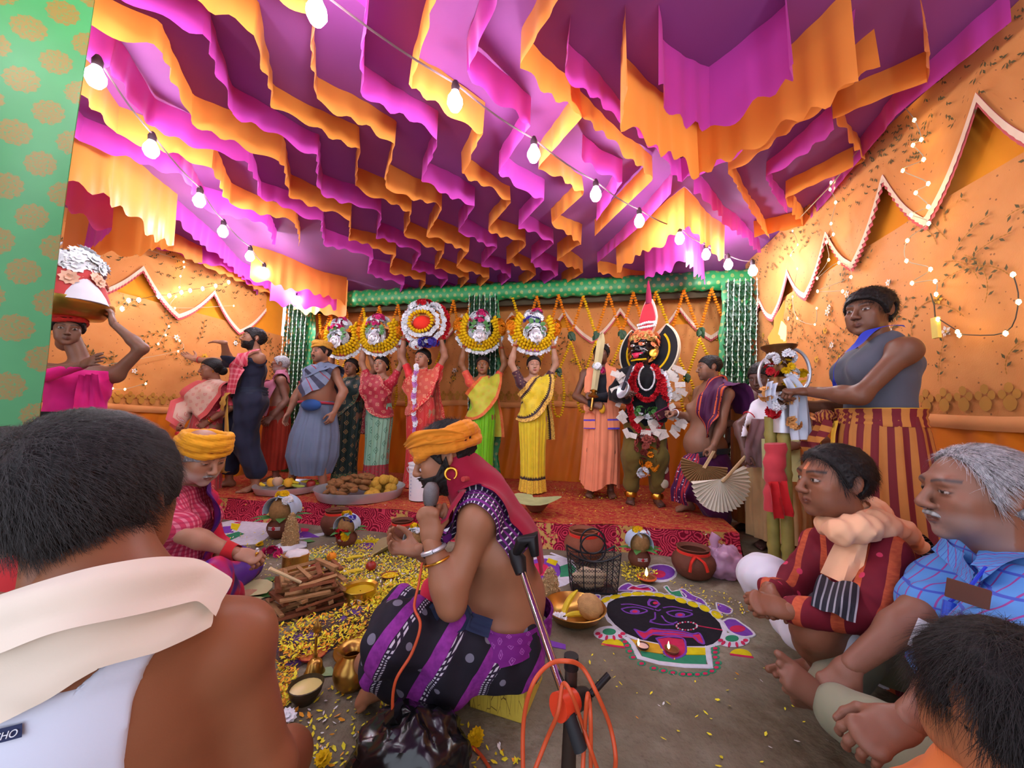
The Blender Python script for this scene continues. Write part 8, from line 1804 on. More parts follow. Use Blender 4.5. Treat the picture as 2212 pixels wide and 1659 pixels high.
# bucket
p, R = rad(902, 1086, 60, STZ); p += Vector((0, R, .008)); t = thing('bucket', 'white plastic bucket with lid and blue print on the stage edge', 'bucket', p); M_WPL = plain('white_plastic', rgb(232, 236, 244), .4, 0, .4, .03)
m = MB(); m.lathe([(.01, 0), (R * .86, 0), (R * .94, R * 2.2), (R * .99, R * 2.2), (R * 1.0, R * 2.32), (R * .96, R * 2.34), (R * .97, R * 2.5), (R * 1.01, R * 2.5), (R * 1.01, R * 2.6), (R * .9, R * 2.62), (.01, R * 2.62)], p, 28); m.build('bucket_body', M_WPL, t)
m = MB(); m.ell(p + Vector((.1 * R, 0, R * 2.85)), (R * .55, R * .5, R * .32), None, 12, 8, lambda v: 1 + .12 * sin(5 * v.x + 7 * v.y)); m.build('white_bag', cloth('white_polythene', rgb(238, 240, 246)), t)
M_BLUEP = plain('pale_blue_print', rgb(150, 172, 214), .5)
m = MB(); m.grid(lambda a, b_: (p + Vector((R * .95 * sin(.15 + a * .9), -R * .95 * cos(.15 + a * .9), R * (1.35 + .5 * b_))), (a, b_, 0)), 8, 2); m.build('blue_label', M_BLUEP, t)
for k in range(7): m = MB(); m.grid(lambda a, b_: (p + Vector((R * .935 * sin(-.75 + a * .10), -R * .935 * cos(-.75 + a * .10), R * (.35 + .25 * k + .08 * b_))), (a, b_, 0)), 2, 1); m.build('scale_mark', M_BLUEP, t)
m = MB(); m.tube([p + Vector((R * 1.02 * cos(a), -R * .35 - R * .1 * sin(a), R * 2.3 - R * .7 * sin(a))) for a in np.linspace(0, pi, 15)], .004, 6); m.build('wire_handle', M_STEEL, t)
M_LPL = plain('stitched_leaf', rgb(176, 184, 130), .7, 0, .2, .2, 12)
def leaf_plate(label, x, y, w, z=0.0, mat=None, name='leaf_plate'):
 p, R = rad(x, y, w, z); q = random.Random(int(x * 7 + y)); m = MB(); a0 = q.random() * 6
 m.grid(lambda a, b_: (p + Vector((R * b_ * cos(a * 2 * pi + a0) * (1 + .1 * sin(a * 19)), R * b_ * sin(a * 2 * pi + a0) * (.8 + .1 * sin(a * 13)), .006 + R * .22 * b_ ** 2 * (.5 + .5 * sin(a * 11)) )), (a, b_, 0)), 20, 4, .001); o = m.build(name, mat or M_LPL); tag(o, label, 'leaf plate'); return o
p, R = rad(1160, 1112, 62, STZ); p += Vector((0, R, .008)); t = thing('clay_bowl', 'clay bowl of orange powder covered by a leaf plate behind the shoulder of the priest', 'bowl', p)
m = MB(); m.lathe([(.01, 0), (R * .5, 0), (R * .95, R * .55), (R, R * .62), (R * .92, R * .6), (R * .5, R * .12), (.01, R * .1)], p, 24); m.build('bowl_body', M_CLAY, t); m = MB(); m.lathe([(.01, R * .62), (R * .6, R * .6), (R * .9, R * .5)], p, 20); m.build('orange_powder', plain('orange_powder', rgb(232, 140, 40)), t)
leaf_plate('leaf plate laid over the orange clay bowl on the stage', 1158, 1085, 100, STZ + .11)
# cones of puffed grain
M_GRAIN = plain('puffed_grain', rgb(214, 184, 134), .8, 0, .2, .25, 80)
def grain_cone(label, x, y, w, h_, seed, bag=False):
 p, R = rad(x, y, w); p += Vector((0, R * .7, 0)); t = thing('grain_cone', label, 'offering', p); q = random.Random(seed); H_ = R * h_
 m = MB(); m.lathe([(R * .95, .01), (R * .9, H_ * .3), (R * .62, H_ * .7), (R * .25, H_ * .96), (.002, H_)], p, 14); m.build('grain_core', plain('grain_core', rgb(170, 140, 96)), t); m = MB()
 for _ in range(620):
  f = q.random(); r_ = np.interp(f, [0, .3, .7, .96, 1], [.97, .92, .64, .27, .05]) * R; a = q.random() * 6.28; g = R * q.uniform(.09, .14); c = p + Vector((r_ * cos(a), r_ * sin(a), .01 + H_ * f)); A = [Vector((q.gauss(0, 1), q.gauss(0, 1), q.gauss(0, 1))).normalized() * g for _ in range(4)]
  m.add([c + v for v in A], [(0, 1, 2), (0, 2, 3), (0, 3, 1), (1, 3, 2)])
 m.build('puffed_grain', M_GRAIN, t, False, 'stuff')
 if bag: m = MB(); m.lathe([(R * 1.75, 0), (R * 1.9, .02), (R * 1.5, R * .5), (R * 1.15, R * .7), (R * 1.0, R * .6)], p, 26, None, 1, 1, lambda th, z: 1 + .10 * sin(7 * th + z * 60) + .06 * sin(17 * th)); m.build('polythene_bag', plain('cloudy_polythene', rgb(206, 212, 224), .25, 0, .5), t)
grain_cone('cone of puffed grain in an open polythene bag behind the tin', 619, 1190, 34, 4.2, 1, True); grain_cone('cone of puffed grain beside the priest, left of the brass fruit bowl', 1190, 1306, 44, 2.9, 2)
flower_heap('red_flowers', None, onz(588, 1195, .02), (.06, .05, .03), 14, .03, M_PFLO, 71); o = bpy.context.scene.objects.get('red_flowers');
o = COL.objects[-1]; tag(o, 'small heap of crimson and white flowers left of the tin', 'flowers')
# tin
def tin_mat():
 n = NT('printed_tin'); x, y, z = n.xyz(n.attr()); c = n.mix(n.noise(n.pos(), 20.), rgb(176, 122, 50), rgb(214, 168, 84)); f = n.noise(n.vec(n.m('MULTIPLY', x, 14), n.m('MULTIPLY', y, 90), 0), 3.0, 3.); c = n.mix(n.m('MULTIPLY', n.step(f, .55, .6), n.band(x, .5, .6)), c, rgb(186, 60, 40)); return n.done(c, .3, .6, .5)
p, R = rad(620, 1262, 52); p += Vector((0, R, 0)); t = thing('tin', 'gold printed tin topped with white paste beside the wood pile', 'tin', p); m = MB(); m.lathe([(.005, 0), (R, 0), (R, .003), (R * .97, .006), (R * .97, R * 1.95), (R, R * 2.0), (R * .9, R * 2.0), (.005, R * 1.9)], p, 28); m.build('tin_body', tin_mat(), t); m = MB(); m.ell(p + Vector((0, 0, R * 2.0)), (R * .88, R * .88, R * .28), None, 16, 8, lambda v: 1 + .12 * sin(7 * v.x + 5 * v.y)); m.build('white_paste', plain('white_paste_heap', rgb(232, 230, 232)), t)
# fruit on the floor
def fl(x, y, z=0.0): return onz(x, y, z)
fruit('apple', 'red apple beside the orange near the tin', fl(676, 1243) + Vector((0, .03, .034)), .036, M_APP); fruit('apple', 'red apple right of the two bananas on the petals', fl(797, 1238) + Vector((0, .03, .03)), .033, M_APP); fruit('orange', 'small orange on the petals above the apple', fl(711, 1216) + Vector((0, .03, .03)), .031, M_ORA)
banana('banana', 'upper banana of the pair on the petal carpet', fl(766, 1208, .012), .55, .11, M_BAN); banana('banana', 'lower banana of the pair on the petal carpet', fl(764, 1240, .012), .6, .12, M_BAN)
for k in range(5): a, c = fl(690 + 6 * k, 1252), at(700 + 3 * k, 1212 - 4 * k, fl(690, 1252).y); m = MB(); m.tube([a, c], .0016, 5); o = m.build('incense_stick', M_BTIP); tag(o, 'thin incense stick below the orange, ' + ORD[k] + ' from the left', 'incense', 'incense sticks below the orange')
def dish(name, label, x, y, w, hk, mat, fill=None, fmat=None, cat='bowl', wall_=.85):
 p, R = rad(x, y, w); p += Vector((0, R * .7, 0)); t = thing(name, label, cat, p); H_ = R * hk; m = MB(); m.lathe([(.004, 0), (R * .5, 0), (R * .85, H_ * .5), (R, H_), (R * .95, H_ * 1.03), (R * wall_ * .9, H_ * .6), (R * .4, H_ * .2), (.004, H_ * .16)], p, 24); m.build('dish_body', mat, t)
 if fill: m = MB(); m.lathe([(.004, H_ * .86), (R * .5, H_ * .84), (R * .9, H_ * .78)], p, 20); m.build(fill, fmat, t)
 return t, p, R, H_
dish('clay_saucer', 'clay saucer of petals on the yellow carpet right of the bananas', 838, 1254, 38, .35, M_CLAY, 'petal_filling', M_MARI); dish('clay_saucer', 'clay saucer of white salt at the knee of the elder', 528, 1280, 44, .3, M_CLAY, 'white_salt', plain('white_salt', rgb(236, 236, 240)))
dish('clay_bowl', 'red clay bowl of orange petals behind the bell handle', 664, 1436, 58, .42, plain('red_bowl', rgb(150, 40, 40)), 'petal_filling', plain('orange_petal_fill', rgb(226, 130, 70), .7, 0, .2, .3, 80)); dish('clay_bowl', 'plain clay bowl left of the red petal bowl', 620, 1432, 50, .5, M_CLAYD); dish('clay_cup', 'dark cup of yellow liquid at the corner of the offerings', 645, 1535, 68, 1.0, plain('dark_bronze', rgb(84, 72, 56), .45, .6), 'yellow_liquid', plain('milk_yellow', rgb(226, 206, 130), .3), 'cup', 1.0)
# palm spathe boat, leaves
m = MB(); a, c = fl(800, 1205), fl(875, 1178); m.grid(lambda s_, k: (a.lerp(c, k) + (c - a).cross(Vector((0, 0, 1))).normalized() * (s_ - .5) * .15 * sin(pi * min(max(k, .03), .98)) + Vector((0, 0, .012 + .10 * (s_ - .5) ** 2 * 4 * .6 * sin(pi * k) + .02 * k)), (s_, k, 0)), 8, 18, .003); o = m.build('palm_spathe', plain('dry_spathe', rgb(156, 140, 100), .5)); tag(o, 'dry boat shaped palm spathe lying on the petals near the priest', 'spathe')
def leaf(label, x, y, L, a, w=.35, mat=None, z=.004):
 p = fl(x, y); m = MB(); leaf_mesh(m, p + Vector((0, 0, z)), (cos(a), sin(a), .12), (0, 0, 1), L, L * w, .12); o = m.build('leaf', mat or M_GLEAF, None, False); tag(o, label, 'leaf')
M_PLEAF = plain('pale_leaf', rgb(138, 160, 112), .5, 0, .35, .15, 10)
leaf('large pale green leaf between the brass plate and the knee of the priest', 795, 1350, .26, .25, .30, M_PLEAF, .02); leaf('green leaf left of the wood pile', 560, 1262, .11, .9); leaf('green leaf under the wood pile edge', 560, 1290, .12, .4); leaf('green leaf behind the grain cone', 650, 1172, .10, .2); leaf('grey green leaf piece beside the bell', 690, 1450, .07, -.4, .4, M_PLEAF); leaf('leaf tips at the stage foot by the elder', 470, 1118, .16, .4); leaf('pale leaf under the tin', 645, 1215, .2, .7, .3, M_PLEAF)
leaf_plate('stitched leaf plate at the left beneath the knee of the elder', 505, 1292, 130, 0, plain('dry_leaf_plate', rgb(196, 190, 140), .7)); leaf_plate('leaf cup with white sweet beside the grain cone', 1230, 1300, 46, 0)
# wood pile
M_WOOD = plain('split_wood', rgb(176, 132, 88), .8, 0, .2, .25, 18, .4); M_WOODD = plain('reddish_wood', rgb(140, 84, 54), .8, 0, .2, .25, 18, .4); q = random.Random(8); cw = fl(655, 1320); n_ = 0; wp = thing('wood_pile', 'crossed pile of split firewood sticks in front of the elder', 'firewood', cw)
for lay in range(9):
 for k in range(6):
  a = (.75 if lay % 2 else 2.35) + q.uniform(-.22, .22); d = Vector((cos(a), sin(a), q.uniform(-.05, .05))); s_ = Vector((-sin(a), cos(a), 0)); o_ = (k - 2.5) * .055 + q.uniform(-.02, .02); c = cw + s_ * o_ + Vector((q.uniform(-.03, .03), q.uniform(-.03, .03) + .05, .012 + lay * .020)); L = q.uniform(.24, .36) * (1 - lay * .05); w_ = q.uniform(.008, .014)
  M_ = frame(d, (0, 0, 1)); m = MB(); m.box((-L / 2, -w_, -w_ * .6), (L / 2, w_, w_ * .6), Matrix.Translation(c) @ M_.to_4x4() @ Matrix.Rotation(q.uniform(-.5, .5), 4, 'X')); m.v = [(v[0] + q.uniform(-.002, .002), v[1] + q.uniform(-.002, .002), v[2] + q.uniform(-.002, .002)) for v in m.v]; m.build('stick', M_WOODD if q.random() < .3 else M_WOOD, wp, False)
a, c = at(582, 1228, 1.83), fl(650, 1258, .16); m = MB(); m.tube([a, c], [.009, .007], 6); o = m.build('kindling_stick', plain('pale_wood', rgb(226, 206, 160))); tag(o, 'pale kindling stick between the fingers of the elder and the pile', 'stick')
# earth altar ridge with coloured powder
def mound_mat():
 n = NT('loose_dark_earth'); p_ = n.pos(); f = n.noise(p_, 40., 4.); c = n.mix(f, rgb(50, 38, 36), rgb(104, 84, 72)); c = n.mix(n.step(n.noise(p_, 9.), .56, .62), c, rgb(96, 64, 130)); n.bump(f, .8, .02); return n.done(c, .95)
m = MB(); A_, B_ = fl(590, 1425), fl(818, 1318); ax_ = (B_ - A_); sx_ = Vector((-ax_.y, ax_.x, 0)).normalized()
m.grid(lambda a, b_: (A_ + ax_ * a + sx_ * (b_ - .5) * .26 + Vector((0, 0, .001 + .055 * (sin(pi * b_) ** .8) * (sin(pi * min(max(a, 0), 1)) ** .35) * (.8 + .4 * mnoise.noise(Vector((a * 16, b_ * 7, 0)))))), (a, b_, 0)), 60, 16); o = m.build('earth_ridge', mound_mat()); tag(o, 'ridge of loose dark earth dusted with purple powder beside the wood pile', 'earth')
# brass things
p, R = rad(770, 1452, 140); p += Vector((0, R * .85, 0)); t = thing('brass_plate', 'large brass plate of yellow petals behind the water pot', 'plate', p); m = MB(); m.lathe([(.01, .004), (R * .78, .006), (R * .9, R * .14), (R, R * .2), (R * .99, R * .22), (R * .86, R * .15), (R * .7, .012), (.01, .010)], p, 40); m.build('plate_body', M_BRASS, t)
m = MB(); qq = random.Random(4)
for _ in range(700): a, r_ = qq.uniform(0, 6.28), R * .72 * sqrt(qq.random()); l = .016; d = Vector((cos(a * 7), sin(a * 7), .2)); s_ = Vector((-d.y, d.x, 0)) * .004; c = p + Vector((r_ * cos(a), r_ * sin(a), .014 + .025 * qq.random())); m.add([c, c + d * l * .6 + s_, c + d * l, c + d * l * .6 - s_], [(0, 1, 2, 3)])
m.build('heaped_petals', PET['yellow'], t, False, 'stuff')
p, R = rad(748, 1500, 72); p += Vector((0, R * .6, 0)); t = thing('brass_water_pot', 'round brass water pot with flared rim at the foot of the priest', 'pot', p); m = MB(); m.lathe([(.004, 0), (R * .6, 0), (R * .9, R * .35), (R * 1.02, R * .8), (R * .95, R * 1.25), (R * .6, R * 1.62), (R * .5, R * 1.78), (R * .58, R * 1.98), (R * .86, R * 2.12), (R * .88, R * 2.15), (R * .8, R * 2.12), (R * .48, R * 1.9), (R * .4, R * 1.7), (R * .8, R * 1.0), (.004, R * .3)], p, 36); m.build('pot_body', M_BRASS, t)
p, R = rad(670, 1468, 44); p += Vector((0, R * .7, 0)); t = thing('hand_bell', 'brass hand bell with tall crowned handle among the bowls', 'bell', p); m = MB(); m.lathe([(R, 0), (R * .95, R * .12), (R * .72, R * .55), (R * .62, R * 1.1), (R * .4, R * 1.35), (R * .18, R * 1.42), (R * .12, R * 1.6)], p, 24); m.build('bell_body', M_BRASS, t); m = MB(); m.lathe([(R * .14, R * 1.5), (R * .22, R * 1.7), (R * .12, R * 1.9), (R * .12, R * 3.4), (R * .22, R * 3.5), (R * .12, R * 3.65)], p, 12); m.lathe([(R * .12, R * 3.6), (R * .42, R * 3.9), (R * .34, R * 4.4), (R * .12, R * 4.75), (.002, R * 5.0)], p, 12, None, 1, .5, lambda th, z: 1 + .18 * cos(3 * th)); m.build('handle', M_BRASS, t)
p, R = rad(766, 1316, 66); p += Vector((0, R * .8, 0)); t = thing('brass_bowl', 'straight sided brass bowl of yellow oil with a JN mark', 'bowl', p); m = MB(); m.lathe([(.004, 0), (R * .92, 0), (R * .95, R * .15), (R * .95, R * .9), (R * 1.08, R * 1.0), (R * 1.06, R * 1.03), (R * .9, R * .92), (R * .88, R * .1), (.004, R * .06)], p, 36); m.build('bowl_body', plain('bright_brass', rgb(214, 176, 74), .28, .95), t); m = MB(); m.lathe([(.004, R * .74), (R * .5, R * .74), (R * .89, R * .74)], p, 28); m.build('yellow_oil', plain('mustard_oil', rgb(206, 172, 36), .15, 0, .5), t)
th0 = .12; m = MB(); ov = [(R * .36 * cos(a), R * .2 * sin(a)) for a in np.linspace(0, 2 * pi, 19)[:-1]]; m.add([p + Vector((R * .965 * sin(th0 + x / R), -R * .965 * cos(th0 + x / R), R * .45 + z)) for x, z in ov], [tuple(range(18))]); m.build('maker_mark', plain('mark_ivory', rgb(232, 220, 206)), t, False)
tx = bpy.data.curves.new('maker_letters', 'FONT'); tx.body = 'JN'; tx.size = R * .34; tx.align_x = 'CENTER'; tx.align_y = 'CENTER'; tx.extrude = .0004; o = text_mesh('maker_letters', tx, plain('mark_maroon', rgb(130, 36, 50)), t); o.location = Vector((R * 1.0 * sin(th0), -R * 1.0 * cos(th0), R * .45)); o.rotation_euler = (pi / 2, 0, th0)
p, R = rad(1250, 1368, 138); p += Vector((0, R * .75, 0)); t = thing('brass_basin', 'wide brass bowl with bananas and a coconut beside the priest', 'bowl', p); m = MB(); m.lathe([(.004, 0), (R * .55, 0), (R * .8, R * .16), (R * .97, R * .40), (R * 1.0, R * .42), (R * .96, R * .43), (R * .76, R * .2), (R * .5, .012), (.004, .010)], p, 40); m.build('bowl_body', M_BRASS, t)
banana('banana', 'upright curved banana in the wide brass bowl', p + Vector((-.12 * R, .05 * R, R * .32)), .9, R * .95, M_BAN, None, .6, .5); banana('banana', 'banana lying flat in the wide brass bowl', p + Vector((.05 * R, -.3 * R, R * .2)), .15, R * .8, M_BAN)
c = p + Vector((.46 * R, -.12 * R, R * .46)); m = MB(); m.ell(c, (R * .42, R * .38, R * .36), Matrix.Rotation(.5, 3, 'Y'), 22, 14, lambda v: 1 + .05 * sin(9 * atan2(v.y, v.z)) - .18 * max(0, -v.x - .5)); o = m.build('coconut', M_HUSK2); tag(o, 'husked tan coconut resting in the wide brass bowl', 'coconut')
m = MB(); qq = random.Random(6)
for k in range(7): bloom(m, p + Vector((-.5 * R + qq.uniform(-.13, .13) * R, -.38 * R + qq.uniform(-.1, .1) * R, R * .24)), R * .16, 8, (qq.uniform(-.3, .3), -.4, 1), qq)
o = m.build('white_flowers', M_WFLO, None, False); tag(o, 'white blossoms in the wide brass bowl', 'flowers')
# lamps
M_FL2 = glow('lamp_flame', (1.0, .66, .28, 1), 5.0)
def lamp(label, x, y, w, mat, inner, thread=False, fx=-.5):
 t, p, R, H_ = dish('oil_lamp', label, x, y, w, .62, mat, 'oil', inner, 'lamp')
 if thread: m = MB(); m.tube([p + Vector((R * 1.0 * cos(a), R * 1.0 * sin(a), H_ * .8)) for a in np.linspace(0, 2 * pi, 21)], R * .12, 6, False); m.build('orange_thread', plain('orange_thread', rgb(232, 110, 50)), t)
 f = p + Vector((fx * R, -R * .2, H_ * 1.05)); m = MB(); m.lathe([(.001, 0), (R * .17, R * .2), (R * .19, R * .42), (R * .10, R * .7), (.001, R * 1.0)], f, 8); m.build('flame', M_FL2, t)
lamp('coconut shell lamp on the goddess drawing, left of the clay lamp', 1392, 1408, 26, plain('shell_brown', rgb(84, 44, 40), .6), plain('coconut_flesh', rgb(226, 190, 180)), False, -.75); lamp('small clay lamp burning on the tongue of the drawing', 1456, 1418, 30, M_CLAY, plain('lamp_oil', rgb(120, 70, 40), .2)); lamp('clay lamp with orange thread and white wick below the coconut pot', 1402, 1262, 36, M_CLAY, plain('lamp_oil', rgb(120, 70, 40), .2), True, -.1)
# basket
p = fl(1286, 1286); p += Vector((0, .06, 0)); t = thing('plastic_basket', 'black plastic lattice shopping basket with round handles', 'basket', p); kx, kz = p.y / FOC, p.y / FOC; bw0, bw1, bh, bd = 44 * kx, 52 * kx, 82 * kz, .055; M_BP = plain('black_plastic', rgb(30, 32, 38), .4, 0, .4)
m = MB(); m.box((-bw0, -bd, 0), (bw0, bd, .012), Matrix.Translation(p)); m.build('base', M_BP, t, False)
fr_ = lambda u_, v_: p + Vector((lerp(bw0, bw1, v_) * u_, 0, v_ * bh * (1 - .20 * (1 - u_ * u_) * (v_ > .8) * (v_ - .8) * 5)))
for sy in (-1, 1):
 for i in range(5): u_ = -1 + .5 * i; m = MB(); m.tube([fr_(u_, v_) + Vector((0, sy * bd * (1 + .2 * v_), 0)) for v_ in np.linspace(0, 1, 7)], .003, 5); m.build('upright', M_BP, t)
 for j in range(1, 7):
  m = MB(); m.tube([fr_(u_, j / 7 + .035 * (1 if k % 2 else -1)) + Vector((0, sy * bd * (1 + .2 * j / 7), 0)) for k, u_ in enumerate(np.linspace(-1, 1, 17))], .0022, 4); m.build('lattice_strand', M_BP, t); m = MB(); m.tube([fr_(u_, j / 7 + .035 * (-1 if k % 2 else 1)) + Vector((0, sy * bd * (1 + .2 * j / 7) + .001, 0)) for k, u_ in enumerate(np.linspace(-1, 1, 17))], .0022, 4); m.build('lattice_strand', M_BP, t)
 m = MB(); m.tube([fr_(u_, 1) + Vector((0, sy * bd * 1.2, 0)) for u_ in np.linspace(-1, 1, 15)], .006, 6); m.build('rim', M_BP, t)
 hc = fr_(0, 1) + Vector((sy * .012, sy * bd * 1.1, 26 * kz)); m = MB(); m.tube([hc + Vector((26 * kx * cos(a), 0, 26 * kz * sin(a))) for a in np.linspace(0, 2 * pi, 25)], .0055, 7, False); m.build('round_handle', M_BP, t)
for sx in (-1, 1):
 for j in range(0, 8): m = MB(); m.tube([fr_(sx, j / 7) + Vector((0, s_ * bd * (1 + .2 * j / 7), 0)) for s_ in (-1, 1)], .003, 4); m.build('side_strand', M_BP, t)
m = MB(); m.ell(p + Vector((-.02, 0, bh * .30)), (bw0 * .8, bd * .75, bh * .26), None, 16, 10, lambda v: 1 + .1 * sin(6 * v.x + 4 * v.z)); o = m.build('packet', plain('cream_packet', rgb(196, 176, 146), .5)); tag(o, 'crumpled cream packet inside the black basket', 'packet')
# plastic bags
def bag_blob(label, c, R3_, mat, seed, name='plastic_bag', top=None):
 c = Vector(c); nz = random.Random(seed); t = thing(name, label, 'bag', (c.x, c.y, 0)); m = MB()
 def w(v):
  a = mnoise.noise(Vector((v.x * 2.3 + seed, v.y * 2.3, v.z * 2.3))); b_ = abs(mnoise.noise(Vector((v.x * 5 + seed, v.y * 5 + 3, v.z * 5)))); return 1 + .22 * a + .16 * b_
 m.ell(c, R3_, None, 48, 32, w); m.v = [(v[0], v[1], max(v[2], .004)) for v in m.v]; m.build('bag_body', mat, t)
 if top: m = MB(); m.tube(top, [.02, .028, .034, .02][:len(top)], 12); m.v = [(v[0] + .006 * mnoise.noise(Vector(v) * 60), v[1] + .006 * mnoise.noise(Vector(v) * 55), v[2]) for v in m.v]; m.build('bag_knot', mat, t)
 return t
c = at(884, 1628, 1.08); bag_blob('crumpled black plastic bag on the floor near the camera', (c.x, c.y, .075), (.15, .11, .115), plain('black_polythene', rgb(16, 16, 18), .22, 0, .6), 3, top=[at(855, 1575, 1.08), at(850, 1552, 1.08), at(868, 1540, 1.08)])
def poly_mat():
 n = NT('pink_polythene'); n.b.inputs['Alpha'].default_value = .72; return n.done(rgb(206, 160, 196), .2, 0, .6)
c = fl(1580, 1258) + Vector((0, .08, 0)); bag_blob('translucent pink plastic bag holding a clay pot beside the stage corner', (c.x, c.y, .09), (.115, .10, .11), poly_mat(), 7, top=[c + Vector((-.05, 0, .17)), c + Vector((-.06, 0, .23)), c + Vector((-.04, 0, .26))])
m = MB(); m.ell(c + Vector((0, .0, .075)), (.07, .06, .06), None, 14, 10); o = m.build('wrapped_pot', M_CLAYD); tag(o, 'reddish pot seen through the pink plastic bag', 'pot')
# seat block
A_, B_, C_ = onz(1014, 1528, 0), onz(1131, 1566, 0), onz(1172, 1466, 0); up_ = Vector((0, 0, .122)); D_ = A_ + (C_ - B_); t = MB(); t.add([A_, B_, C_, D_, A_ + up_, B_ + up_, C_ + up_, D_ + up_], [(3, 2, 1, 0), (4, 5, 6, 7), (0, 1, 5, 4), (1, 2, 6, 5), (2, 3, 7, 6), (3, 0, 4, 7)], [(0, 0, 0), (.2, 0, 0), (.4, 0, 0), (.2, 0, 0), (0, .12, 0), (.2, .12, 0), (.4, .12, 0), (.2, .3, 0)])
n = NT('crackled_yellow_paint'); f = n.vor(n.scale(n.attr(), 60, 12, 1), 1.0, 'DISTANCE_TO_EDGE'); cc = n.mix(n.noise(n.pos(), 20.), rgb(198, 170, 56), rgb(222, 200, 84)); cc = n.mix(n.m('MULTIPLY', n.m('LESS_THAN', f, .02), n.step(n.noise(n.pos(), 9.), .45, .6)), cc, rgb(110, 84, 40)); n.done(cc, .5, 0, .35)
o = t.build('seat_block', n.mat, None, False); tag(o, 'low yellow painted wooden block under the priest', 'stool'); bv = o.modifiers.new('bevel', 'BEVEL'); bv.width = .004; bv.segments = 2
# smaller pieces of a garment belong to that garment
SUBP = {'dhoti_border': 'dhoti', 'wrap_border': 'wrap', 'collar': 'shirt', 'scarf_border': 'scarf_tail', 'turban_trim': 'turban', 'headcloth_fold': 'turban', 'mask_pupil': 'mask_eye', 'tongue': 'mask', 'tooth_row': 'mask', 'shawl_end': 'shawl', 'knot_tail': 'lungi_knot', 'waist_knot': 'dhoti', 'hair_strands': 'hair', 'dark_strands': 'hair', 'case_strap': 'leather_case', 'label_text': 'size_label', 'dhoti_hem': 'dhoti', 'blue_pen': 'badge_cord', 'shirt_tail': 'shirt', 'towel_fold': 'towel', 'side_panel': 'trousers'}
for r_ in [o for o in COL.objects if o.get('category') == 'person']:
 by = {c.name.split('.')[0]: c for c in r_.children}
 for c in list(r_.children):
  p_ = by.get(SUBP.get(c.name.split('.')[0]))
  if p_ is not None and p_ is not c: c.parent = p_
# ================================================================ MICROPHONE, STAND, CABLES
M_BLKM = plain('black_metal', rgb(34, 32, 34), .45, .4, .4); M_ORC = plain('orange_rubber_cable', rgb(206, 84, 44), .45, 0, .4); M_KNOB = plain('orange_knob', rgb(222, 70, 40), .4)
a, c = at(930, 1084, 1.24), at(922, 1190, 1.265); ax_ = (a - c).normalized(); t = thing('microphone', 'handheld microphone with grey grille held by the priest', 'microphone', c); m = MB(); m.lathe([(.012, 0), (.014, .03), (.019, .19), (.021, .20)], c - ax_ * .02, 16, ax_); m.build('body', M_BLKM, t)
def grille_mat():
 n = NT('wire_grille'); f = n.vor(n.pos(), 500.); n.bump(f, .8, .002); return n.done(rgb(130, 130, 134), .4, .8, .5)
m = MB(); m.lathe([(.021, .18), (.025, .193), (.0265, .21), (.025, .232), (.016, .248), (.002, .252)], c - ax_ * .02, 20, ax_); m.build('grille', grille_mat(), t); m = MB(); m.tube([c + ax_ * .03 + ax_.orthogonal().normalized() * 0, c + ax_ * .035], .0205, 16); m.build('band', M_BLKM, t)
cab = [at(912, 1215, 1.22), at(905, 1260, 1.20), at(895, 1310, 1.17), at(908, 1350, 1.10), at(890, 1410, 1.08), at(855, 1470, 1.06), at(848, 1530, 1.07), at(856, 1560, 1.08)]; m = MB(); m.tube(catmull(cab, 8), .0042, 8); o = m.build('microphone_cable', M_ORC); tag(o, 'orange microphone cable hanging over the knee of the priest to the black bag', 'cable')
ds = .86; jt = at(1222, 1505, ds); tipb = at(1128, 1235, 1.10); t = thing('microphone_stand', 'steel microphone boom stand with black pole and orange clamp in the foreground', 'stand', (at(1230, 1659, ds).x, ds, 0))
pt, pbm = at(1234, 1438, ds + .03), at(1228, 1659, ds + .03); base = Vector((pbm.x, pbm.y, .06)); m = MB(); m.tube([pt, at(1232, 1530, ds + .03), pbm, base], [.014, .014, .0165, .0165], 14); m.build('pole', plain('worn_dark_steel', rgb(78, 66, 60), .45, .7), t); m = MB(); m.tube([pt + Vector((0, 0, -.005)), pt + Vector((0, 0, .022))], [.0165, .0165], 16); m.build('pole_cap', M_BLKM, t)
for k in range(3): a = 2.1 * k + .4; m = MB(); m.tube([base + Vector((0, 0, .05)), base + Vector((.30 * cos(a), .30 * sin(a), -.05))], .009, 8); m.build('leg', M_BLKM, t)
low = at(1232, 1540, ds - .02); m = MB(); m.tube([tipb, tipb.lerp(low, .5), low], [.0095, .0105, .0105], 14); m.build('boom', plain('chrome', rgb(200, 200, 204), .12, 1.0, .5, .02), t)
m = MB(); m.tube([at(1205, 1528, ds - .03), at(1240, 1512, ds + .0)], [.026, .022], 18); m.build('clamp_knob', M_KNOB, t); m = MB(); m.tube([at(1234, 1515, ds), at(1262, 1505, ds + .05)], [.024, .020], 16); m.build('clamp', M_BLKM, t); m = MB(); m.tube([at(1276, 1500, ds + .04), at(1315, 1458, ds + .06)], [.0075, .0075], 10); m.build('tee_handle', M_BLKM, t)
m = MB(); m.tube([at(1228, 1542, ds - .03), at(1254, 1620, ds - .05)], [.0135, .0145], 14); m.build('rubber_weight', plain('black_rubber', rgb(38, 40, 44), .6), t)
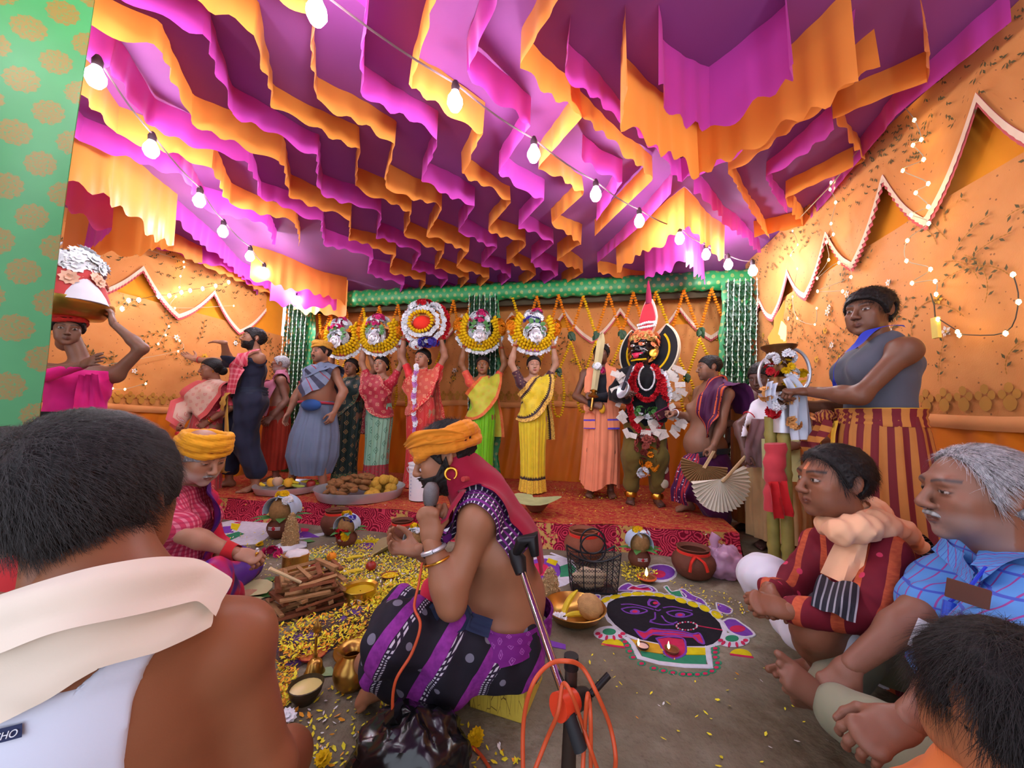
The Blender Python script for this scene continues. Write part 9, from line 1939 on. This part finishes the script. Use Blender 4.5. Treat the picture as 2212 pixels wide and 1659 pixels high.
m = MB(); m.tube([at(1106, 1185, 1.13), at(1120, 1210, 1.12), at(1126, 1240, 1.10)], [.014, .024, .016], 14); m.build('boom_joint', M_BLKM, t); m = MB(); m.tube([at(1112, 1200, 1.12), at(1128, 1170, 1.10), at(1150, 1160, 1.10), at(1156, 1200, 1.10)], [.010, .020, .022, .012], 14); m.build('microphone_clip', M_BLKM, t)
for pts, lab in (([(1130, 1680), (1131, 1560), (1150, 1480), (1185, 1436), (1224, 1428), (1258, 1442), (1290, 1500), (1318, 1570), (1330, 1640), (1322, 1690)], 'outer orange cable loop hanging on the stand'), ([(1145, 1690), (1180, 1600), (1205, 1540), (1216, 1478), (1235, 1500), (1256, 1560), (1276, 1620), (1300, 1690)], 'inner orange cable loop hooked over the clamp'), ([(1258, 1690), (1262, 1600), (1268, 1510), (1272, 1506), (1276, 1560), (1276, 1690)], 'narrow orange cable loop right of the pole')):
 m = MB(); m.tube(catmull([at(x, y, ds - .05 + .02 * (i % 2)) for i, (x, y) in enumerate(pts)], 8), .0045, 8); o = m.build('coiled_cable', M_ORC); tag(o, lab, 'cable')
m = MB(); m.tube(catmull([onz(992, 1602, .006), onz(1030, 1622, .006), onz(1062, 1668, .006), onz(1080, 1720, .006)], 8), .005, 8); o = m.build('floor_cable', M_ORC); tag(o, 'orange cable on the floor running from the black bag', 'cable')
for x, y, k, lab in ((1028, 1606, 9, 'yellow marigold head on the floor right of the black bag'), (700, 1652, 6, 'yellow flower near the bottom edge left of the black bag'), (622, 1560, 5, 'white blossom on the dark floor below the yellow cup'), (560, 1180, 6, 'yellow marigold head beside the left coconut pot')):
 m = MB(); qq = random.Random(int(x)); p = fl(x, y)
 for _ in range(k): bloom(m, p + Vector((qq.uniform(-.008, .008), qq.uniform(-.008, .008), .006 + qq.uniform(0, .02))), .022, 9, (qq.uniform(-.5, .5), -.3, 1), qq)
 o = m.build('blossom' if 'white' in lab else 'marigold_flower', M_WFLO if 'white' in lab else M_MARI, None, False); tag(o, lab, 'flower')
